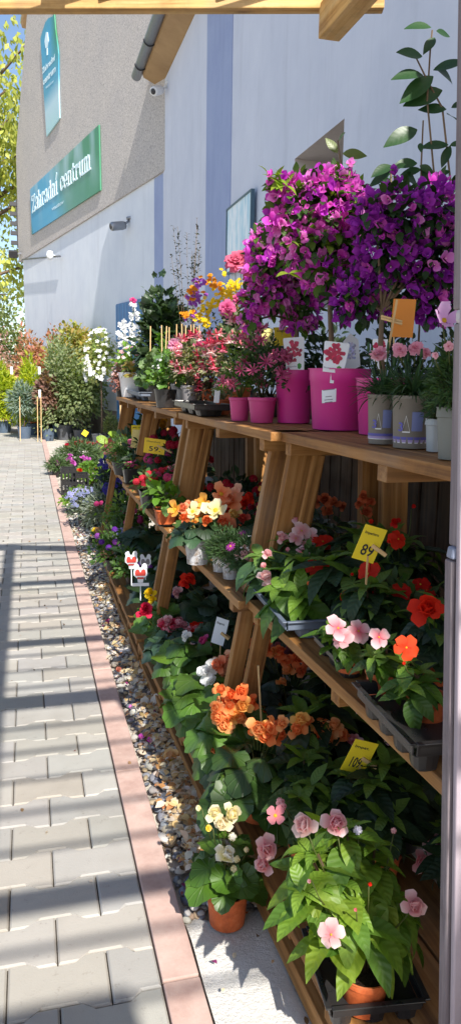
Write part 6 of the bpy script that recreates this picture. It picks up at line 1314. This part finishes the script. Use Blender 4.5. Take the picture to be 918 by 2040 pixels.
MGP('orange green leaved shrub with small pink flowers behind the white pot', 290, 760, ZT_, 30, 30, 80, 60, 'bush', 'oval', 300, 13, cols=((.36, .20, .05), (.12, .20, .04)), pot=BLACK, name='potted_plant', at=(.9, 5.95), fl='floret', fn=24, fs=9, pal=[PK[0], PK[2]], sep=False)
MGP('bright green leafy climber tied to bamboo canes at mid shelf', 320, 760, ZT_, 30, 30, 60, 96, 'bush', 'oval', 280, 13, cols=((.09, .27, .02), (.05, .17, .02)), pot=BLACK, name='potted_climber', at=(.97, 5.5))
# white flower spikes
sp_ = empty('flowering_spike', tuple(onY(257, 760, 6.4)), 'two tall spikes of white blossoms before the blue gate', 'potted plant'); o_ = sp_.location
for pts in (((268, 600), (264, 640), (262, 760)), ((245, 640), (246, 680), (250, 760))):
    b = MB(); b.tube([onY(x, y, 6.4)-o_ for x, y in pts[::-1]], .006, .004, (.1, .15, .05), 4); b.build('stem', MSMALL, sp_)
b = MB()
for (x, y, n, r) in ((266, 612, 6, 6), (268, 630, 10, 8), (264, 650, 12, 9), (267, 668, 12, 10), (258, 678, 12, 11), (245, 645, 7, 6), (243, 660, 9, 8), (247, 672, 10, 9), (243, 685, 8, 8)):
    for i in range(n): q = onY(x+RND.uniform(-r, r), y+RND.uniform(-7, 7), 6.4+RND.uniform(-.05, .05))-o_; b.add(RND.choice(FL['floret']), fz(q, FACE+Vector((RND.uniform(-1, 1), 0, RND.uniform(-1, 1))), .045), WHT[0][0], WHT[0][1])
b.build('blossoms', MPETAL, sp_); b = MB(); b.add(FL['carn'][0], fz(onY(265, 599, 6.38)-o_, FACE, .06), MGT[0][0], MGT[0][1]); b.build('pink_bloom', MPETAL, sp_); pot_mesh(sp_, .08, .12, BLACK)
# bamboo canes in a bundle behind the fuchsias
for i, (x, y) in enumerate(((300, 650), (322, 648), (332, 650), (337, 652), (352, 646), (362, 645), (370, 648), (380, 647), (386, 646), (392, 650), (397, 648))):
    p_ = onY(x, y, 4.95); e_ = empty('bamboo_cane', (p_.x, p_.y, ZT_), ('leftmost second third fourth fifth sixth seventh eighth ninth tenth rightmost'.split()[i])+' pale bamboo cane of the row sticking up behind the fuchsias, counted from the left', 'cane', 'bamboo canes behind the fuchsias'); b = MB(); b.beam((RND.uniform(-.02, .02), 0, 0), (0, 0, p_.z-ZT_), .016 if i in (3, 8, 9) else .011, .006); b.build('cane', MSTICK, e_, smooth=False)
MGP('dense dark ivy bush behind the canes', 330, 700, ZT_, 60, 50, 118, 170, 'bush', 'ivy', 420, 19, cols=((.012, .05, .018), (.02, .07, .02)), pot=BLACK, name='potted_ivy', at=(1.08, 4.35), lo=-.5, inner=.6) if False else MGP('dense dark ivy bush behind the canes', 330, 700, ZT_, 60, 50, 104, 160, 'bush', 'ivy', 560, 19, cols=((.012, .05, .018), (.02, .07, .02)), pot=BLACK, name='potted_ivy', at=(1.02, 5.75), lo=-.5)
MGP('pale leaved climber edge left of the ivy with tiny white flowers', 290, 690, ZT_, 40, 40, 46, 150, 'bush', 'tiny', 260, 9, cols=((.06, .12, .04), (.10, .16, .07)), pot=BLACK, name='potted_climber', at=(.95, 6.2), lo=-.5, fl='floret', fn=8, fs=8, pal=[WHT[0], CRE[0]], sep=False)
# grey feathery shrub silhouette
MGP('airy grey twiggy shrub standing against the painted band', 370, 700, ZT_, 50, 50, 84, 300, 'upright', 'tiny', 620, 8, cols=((.035, .045, .055), (.05, .07, .06)), pot=BLACK, name='potted_shrub', at=(1.15, 5.45))
# yellow, orange and purple mixed
MX = P('mixed yellow, orange and purple blooms in one bushy basket behind the fuchsias', 420, 700, ZT_, 70, 50, 110, 130, 'bush', 'tiny', 700, 10, cols=((.06, .11, .04), (.04, .08, .03)), pot=BLACK, name='mixed_planter', at=(1.0, 4.15), lo=-.4)
o_ = MX.location
for nm, pl, L_ in (('yellow_bloom', YLW, [(450, 560, 34), (445, 585, 24), (430, 600, 22), (462, 590, 20), (405, 615, 22), (395, 630, 16), (470, 570, 16), (410, 640, 14), (465, 620, 20), (462, 645, 14)]), ('orange_bloom', [(L3(230, 130, 20), L3(240, 170, 40))], [(418, 560, 24), (428, 568, 18), (385, 578, 16), (380, 590, 14), (372, 625, 10)]), ('purple_bloom', [(L3(150, 70, 190), L3(180, 110, 210))], [(385, 600, 20), (395, 590, 16), (398, 560, 12), (385, 630, 14)])):
    for (x, y, r) in L_:
        b = MB()
        for i in range(20 if nm[0] == 'y' else 9): q = onY(x+RND.gauss(0, r*.45), y+RND.gauss(0, r*.4), o_.y-.12+RND.uniform(-.05, .05))-o_; b.add(RND.choice(FL['floret' if nm[0] == 'y' else 'impatiens']), fz(q, FACE+Vector((RND.uniform(-.6, .6), 0, RND.uniform(-.6, .6))), .024 if nm[0] == 'y' else .028), jit(pl[0][0]), jit(pl[0][1]))
        b.build(nm, MPETAL, MX)
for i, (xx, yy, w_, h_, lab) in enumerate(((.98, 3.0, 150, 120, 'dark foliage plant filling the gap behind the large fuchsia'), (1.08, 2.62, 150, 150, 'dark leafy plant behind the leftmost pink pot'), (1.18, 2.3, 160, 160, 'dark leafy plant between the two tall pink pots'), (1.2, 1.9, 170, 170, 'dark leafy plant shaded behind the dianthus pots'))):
    P(lab, 0, 0, ZT_, 50, 40, w_, h_, 'bush', 'oval', 620, 18, cols=(G_SHADE[0], G_DARK), pot=BLACK, name='shaded_plant', at=(xx, yy))
# carnation-like pink geranium
GE = P('tall geranium with ruffled rose pink flower heads left of the bougainvilleas', 500, 730, ZT_, 60, 50, 80, 150, 'bush', 'frilly', 120, 26, cols=((.02, .06, .02), (.03, .08, .02)), pot=BLACK, name='potted_geranium', at=(1.0, 3.55),
  pxflowers=[(468, 522, 0, 42, 'carn', L3(206, 74, 110), L3(226, 120, 150)), (480, 515, 0, 34, 'carn', L3(206, 74, 110), L3(226, 120, 150)), (498, 540, 0, 34, 'carn', L3(206, 80, 120), L3(226, 120, 150)), (500, 560, 0, 34, 'carn', L3(206, 74, 120), L3(226, 120, 150)), (452, 614, 0, 34, 'carn', L3(206, 74, 130), L3(222, 110, 160)), (476, 595, 0, 26, 'carn', L3(206, 80, 130), L3(226, 120, 160)), (485, 585, 0, 22, 'carn', L3(206, 80, 130), L3(226, 120, 160))])
# ---------- fallen blossoms on the pebbles
for (x, y, s_, k, pal_, lab) in ((345, 1517, 60, 'single', (L3(232, 150, 50), L3(240, 206, 150)), 'orange and cream blossom fallen on the pebbles'), (280, 1472, 26, 'bract', VIO[0], 'upper of two purple bracts fallen on the pebbles'), (298, 1478, 22, 'bract', VIO[1], 'lower of two purple bracts fallen on the pebbles'), (262, 1412, 18, 'bract', VIO[2], 'small purple bract fallen high on the pebble strip'), (218, 1238, 16, 'impatiens', MGT[0], 'magenta flower fallen near the far lowest board'), (296, 1408, 50, 'single', (L3(226, 214, 196), L3(240, 236, 226)), 'dried white blossom lying on sunlit pebbles'), (310, 1400, 20, 'bud', ORA[0], 'shrivelled orange petal on the dried white blossom'), (360, 1470, 12, 'bud', RED[0], 'tiny red petal on the pebbles by the board'), (235, 1338, 26, 'bud', (L3(190, 100, 80), L3(200, 130, 110)), 'dried reddish leaf on the pebble strip'), (350, 1640, 34, 'double', (L3(214, 190, 150), L3(226, 210, 180)), 'dry cream bloom rotting on the lower pebbles'), (390, 1655, 18, 'bud', ORA[2], 'orange petal beside the white begonia')):
    p_ = onZ(x, y, .006); o = bpy.data.objects.new('fallen_blossom', None); b = MB(); b.add(FL[k][0], fz((0, 0, 0), (RND.uniform(-.3, .3), RND.uniform(-.5, 0), 1), s_*mpx(p_)), pal_[0], pal_[1]); o = b.build('fallen_blossom', MPETAL, None, loc=tuple(p_)); tag(o, lab, 'flower')
b = MB()
pl_ = leaf(.7, 3, 1, 1.2, .6, .8, .3)
for i in range(1500):
    y = RND.uniform(1.3, 7); x = KR+.01+RND.random()*.28
    if y < 1.75: x = KR+.02+RND.random()*.3
    if i % 40 == 0: x = RND.uniform(-.5, KR)
    if RND.random() < .85 and y < 1.75: continue
    c = RND.choice([L3(226, 206, 170), L3(206, 170, 120), L3(130, 100, 74), L3(100, 76, 56), L3(196, 130, 84), L3(226, 210, 186), L3(140, 60, 110), L3(150, 80, 66), L3(80, 62, 48), L3(216, 202, 180), L3(176, 150, 116), L3(160, 130, 96)])
    b.add(pl_, frame((x, y, (.012 if x > KR else .003)+RND.random()*.006), (RND.uniform(-1, 1), RND.uniform(-1, 1), RND.uniform(-.2, .3)), (RND.uniform(-.5, .5), RND.uniform(-.5, .5), 1), RND.uniform(.008, .022)), jit(c, .2))
for i in range(1700):
    y = RND.choice([2.05, 2.3, 2.75, 3.3, 4.0, 4.8, 1.9])+RND.gauss(0, .16); x = KR+.13+RND.gauss(0, .045)
    if x < KR+.01 or y < 1.76: continue
    c = RND.choice([L3(232, 216, 184), L3(240, 228, 206), L3(214, 190, 150), L3(236, 206, 150), L3(200, 150, 100), L3(244, 238, 226)])
    b.add(pl_, frame((x, y, .018+RND.random()*.012), (RND.uniform(-1, 1), RND.uniform(-1, 1), RND.uniform(-.2, .3)), (RND.uniform(-.5, .5), RND.uniform(-.5, .5), 1), RND.uniform(.02, .04)), jit(c, .15))
tag(b.build('fallen_petals', MPETAL), 'dry fallen petals and leaf scraps scattered over pebbles and paving', 'petals', kind='stuff')
# ---------- container plants beyond the stands (on the ground)
def far(label, px, py, rim, ph_, cw, ch, **k_):
    k_.setdefault('cat', 'container plant'); k_['n'] = int(k_['n']*1.6); k_['size'] *= 1.35; k_['cols'] = [tuple(min(.6, v*1.3) for v in c_) for c_ in k_['cols']]; return P(label, px, py, -.03, rim, ph_, cw, ch, **k_)
DG = plastic(L3(74, 80, 90), .5, .3); BG = plastic(L3(70, 92, 116), .5, .3); OLV = ((.09, .13, .05), (.12, .17, .07))
far('small olive tree in a grey pot with a yellow tag, nearest of the tree row', 165, 878, 37, 22, 100, 100, kind='standard', leafk='tiny', n=1700, size=7, cols=((.10, .14, .05), (.14, .19, .08)), pot=DG, style='band', name='potted_tree', trunk=30)
far('wide grey green willow shrub in a large dark grey pot', 130, 876, 34, 30, 110, 170, kind='bush', leafk='tiny', n=2600, size=6, cols=((.20, .25, .13), (.14, .19, .09)), pot=DG, style='band', name='potted_shrub', lo=-.5)
far('white flowering standard tree with drooping blossoms in a grey pot', 188, 860, 40, 32, 76, 90, at=(1.40, 15.0), kind='standard', leafk='tiny', n=700, size=7, cols=((.16, .24, .06), (.26, .28, .10)), pot=DG, style='band', name='potted_tree', trunk=110, fl='floret', fn=140, fs=8, pal=WHT, sep=False, flo=-.6)
far('tall photinia with yellow green and coppery leaves behind the white tree', 160, 865, 40, 32, 116, 118, kind='standard', leafk='oval', n=2800, size=8, cols=((.20, .25, .05), (.30, .21, .07)), pot=DG, style='band', name='potted_tree', trunk=60, at=(1.24, 19.0))
far('red leaved hedge shrub behind the conifers, right part', 100, 850, 40, 30, 110, 160, kind='bush', leafk='oval', n=2000, size=7, cols=((.36, .10, .07), (.26, .15, .08)), pot=DG, name='potted_shrub', at=(.9, 20.4), lo=-.2)
far('red leaved hedge shrub behind the conifers, left part', 60, 850, 40, 30, 110, 150, kind='bush', leafk='oval', n=2000, size=7, cols=((.32, .12, .09), (.28, .18, .10)), pot=DG, name='potted_shrub', at=(.2, 21.8), lo=-.2)
far('golden yellow conifer in the middle of the container row', 58, 850, 30, 24, 62, 120, kind='bush', leafk='needle', n=2600, size=10, cols=((.34, .40, .02), (.22, .30, .02)), pot=BG, name='potted_conifer', at=(.10, 18.9), lo=-.4)
far('golden yellow conifer cut by the left edge of the picture', 10, 850, 30, 24, 56, 110, kind='bush', leafk='needle', n=2200, size=10, cols=((.34, .40, .02), (.20, .28, .02)), pot=BG, name='potted_conifer', at=(-.60, 19.6), lo=-.4)
far('blue spruce standard with silvery needles on a pale stake', 42, 850, 28, 26, 52, 60, kind='standard', leafk='needle', n=1300, size=9, cols=((.12, .19, .17), (.18, .24, .18)), pot=BG, name='potted_conifer', trunk=24, at=(-.10, 17.7))
far('dusky pink leaved shrub between golden conifer and willow', 72, 850, 26, 24, 44, 66, kind='standard', leafk='tiny', n=900, size=8, cols=((.22, .11, .10), (.12, .09, .06)), pot=BG, name='potted_shrub', trunk=40, at=(.42, 17.4))
far('grey green upright juniper behind the golden conifer', 90, 850, 28, 24, 52, 150, kind='bush', leafk='needle', n=1900, size=9, cols=((.13, .20, .12), (.10, .15, .09)), pot=BG, name='potted_conifer', at=(.72, 18.6), lo=-.4)
for i, (px, py, rim, ph_, cw, ch, pm, cols_, lab) in enumerate((
    (95, 866, 28, 22, 38, 34, plastic(L3(46, 60, 84), .5, .2), ((.20, .28, .02), (.12, .20, .02)), 'low yellow green cypress in a dark blue pot at the kerb'),
    (71, 858, 20, 18, 34, 26, MCLAY, ((.16, .20, .05), (.12, .16, .04)), 'low heather in the single terracotta pot of the row'),
    (45, 850, 34, 18, 40, 26, BG, ((.20, .22, .06), (.12, .16, .05)), 'low golden heather in a wide blue grey pot'),
    (30, 843, 18, 18, 26, 24, BG, ((.16, .20, .05), (.10, .14, .05)), 'low green heather in a narrow blue grey pot'),
    (10, 838, 26, 20, 36, 34, MCLAY, ((.16, .20, .05), (.12, .14, .05)), 'low olive shrub in a terracotta pot at the far left'),
    (-14, 832, 26, 20, 36, 34, MCLAY, ((.12, .18, .06), (.12, .14, .05)), 'low shrub in the terracotta pot beyond the left border'),
    (118, 862, 20, 16, 26, 18, BG, ((.20, .22, .06), (.12, .16, .05)), 'small shrub between the dark blue pot and the willow'),
    (150, 862, 24, 24, 24, 18, BLUEG, ((.12, .18, .06), (.12, .14, .05)), 'blue pot behind the olive tree trunk'),
    (205, 850, 34, 26, 30, 40, DG, ((.12, .18, .06), (.2, .2, .10)), 'grey pot with sparse growth beside the building plinth'))):
    far(lab, px, py, rim, ph_, cw, ch, at=((1.62, 15.3) if px == 205 else None), kind='bush', leafk='needle', n=500, size=7, cols=cols_, pot=pm, style='band', name='potted_shrub', lo=-.2)
p_ = onZ(170, 880, .25); e_ = empty('plant_label', tuple(onY(170, 863, 12.4)), 'bright yellow paper tag stuck in the olive tree pot', 'plant label'); b = MB(); b.box((0, 0, 0), (.09, .004, .09), Matrix.Rotation(.6, 3, 'Y')); b.build('card', YEL, e_, smooth=False)
for (x, y, lab) in ((79, 738, 'white hang tag on the grey juniper'), (80, 784, 'white hang tag low on the juniper stem'), (180, 740, 'long white hang tag in the white flowering tree'), (24, 738, 'white hang tag beside the left golden conifer')):
    e_ = empty('plant_label', tuple(onY(x, y, 16.9 if x != 180 else 13.5)), lab, 'plant label'); b = MB(); b.box((0, 0, 0), (.05, .004, .16)); b.build('card', PAPER, e_, smooth=False)
# pale poles among the containers
for (x, y0, y1, Y, lab) in ((240, 870, 770, 8.6, 'white lower trunk pole beside the far stand'), (75, 845, 790, 16.8, 'pale stake between dusky shrub and juniper'), (82, 845, 780, 16.7, 'pale stake right of the dusky shrub'), (22+18, 845, 790, 17.0, 'pale stake before the blue spruce')):
    a_ = onY(x, y0, Y); a_.z = -.02; q = onY(x, y1, Y); e_ = empty('plant_stake', tuple(a_), lab, 'stake'); b = MB(); b.beam((0, 0, 0), q-a_, .02, .015); b.build('stake', MSTICK, e_, smooth=False)
# ---------- background trees
def tree(label, x, y, H, cr, n, size, cols, seed, drop=.0, name='tree'):
    e = empty(name, (x, y, 0), label, 'tree'); b = MB(); b.tube([(0, 0, -.2), (.1*cr*.3, 0, H*.25), (-.05*cr, 0, H*.55), (.05, 0, H*.9)], H*.022, H*.006, k=8); lf = MB(); r = random.Random(seed)
    for i in range(22):
        z0 = H*r.uniform(.22, .8); q = r.uniform(0, 6.3); ln = cr*r.uniform(.5, 1.0)*(1-.5*abs(z0/H-.5)); tp = Vector((cos(q)*ln, sin(q)*ln, z0+H*r.uniform(.02, .16))); b.tube([(0, 0, z0), Vector((0, 0, z0)).lerp(tp, .5)+Vector((0, 0, .15)), tp], H*.006, H*.002, k=5)
        for c in range(3):
            cc = Vector((0, 0, z0)).lerp(tp, r.uniform(.45, 1.05)); R_ = cr*r.uniform(.16, .34)
            for k in range(n//66):
                d = Vector((r.gauss(0, 1), r.gauss(0, 1), r.gauss(0, .8))); d = d/max(1, d.length)*R_; p_ = cc+d
                dr = Vector((r.uniform(-1, 1), r.uniform(-1, 1), r.uniform(-1, .4)-drop)); kk = r.uniform(.7, 1.3); col = mixc(cols[0], cols[1], r.random())
                lf.add(LEAVES['tiny'][0], frame(p_, dr, (r.uniform(-1, 1), r.uniform(-1, 1), 1), size*kk), tuple(v*kk for v in col))
    b.build('trunk', MTRUNK, e); lf.build('crown', MSMALL, e); return e
YG = ((.42, .43, .10), (.28, .31, .07))
tree('tall yellow green willow nearest to the gable edge at the left', -1.9, 30, 15, 4.2, 9000, .22, YG, 3, .8)
tree('light green birch with thin hanging twigs at the left border', -4.6, 34, 17, 4.4, 9000, .22, ((.40, .42, .12), (.26, .30, .08)), 5, .9)
tree('pale spring tree further back between the willows', -3.4, 46, 11, 4.2, 6000, .24, ((.24, .28, .10), (.14, .18, .05)), 8, .2)
tree('broad olive green tree low behind the containers', -7.0, 42, 9, 4.5, 6000, .24, ((.12, .16, .04), (.07, .10, .03)), 9, .2)
tree('round hedge tree beyond the end of the path', -2.2, 40, 5.2, 3.2, 5000, .2, ((.16, .20, .06), (.10, .13, .04)), 12, .1)
tree('soft pink blossoming shrub at the far left end', -1.3, 24, 3.0, 1.2, 2400, .09, ((.50, .28, .34), (.34, .22, .18)), 14, .1, 'shrub')
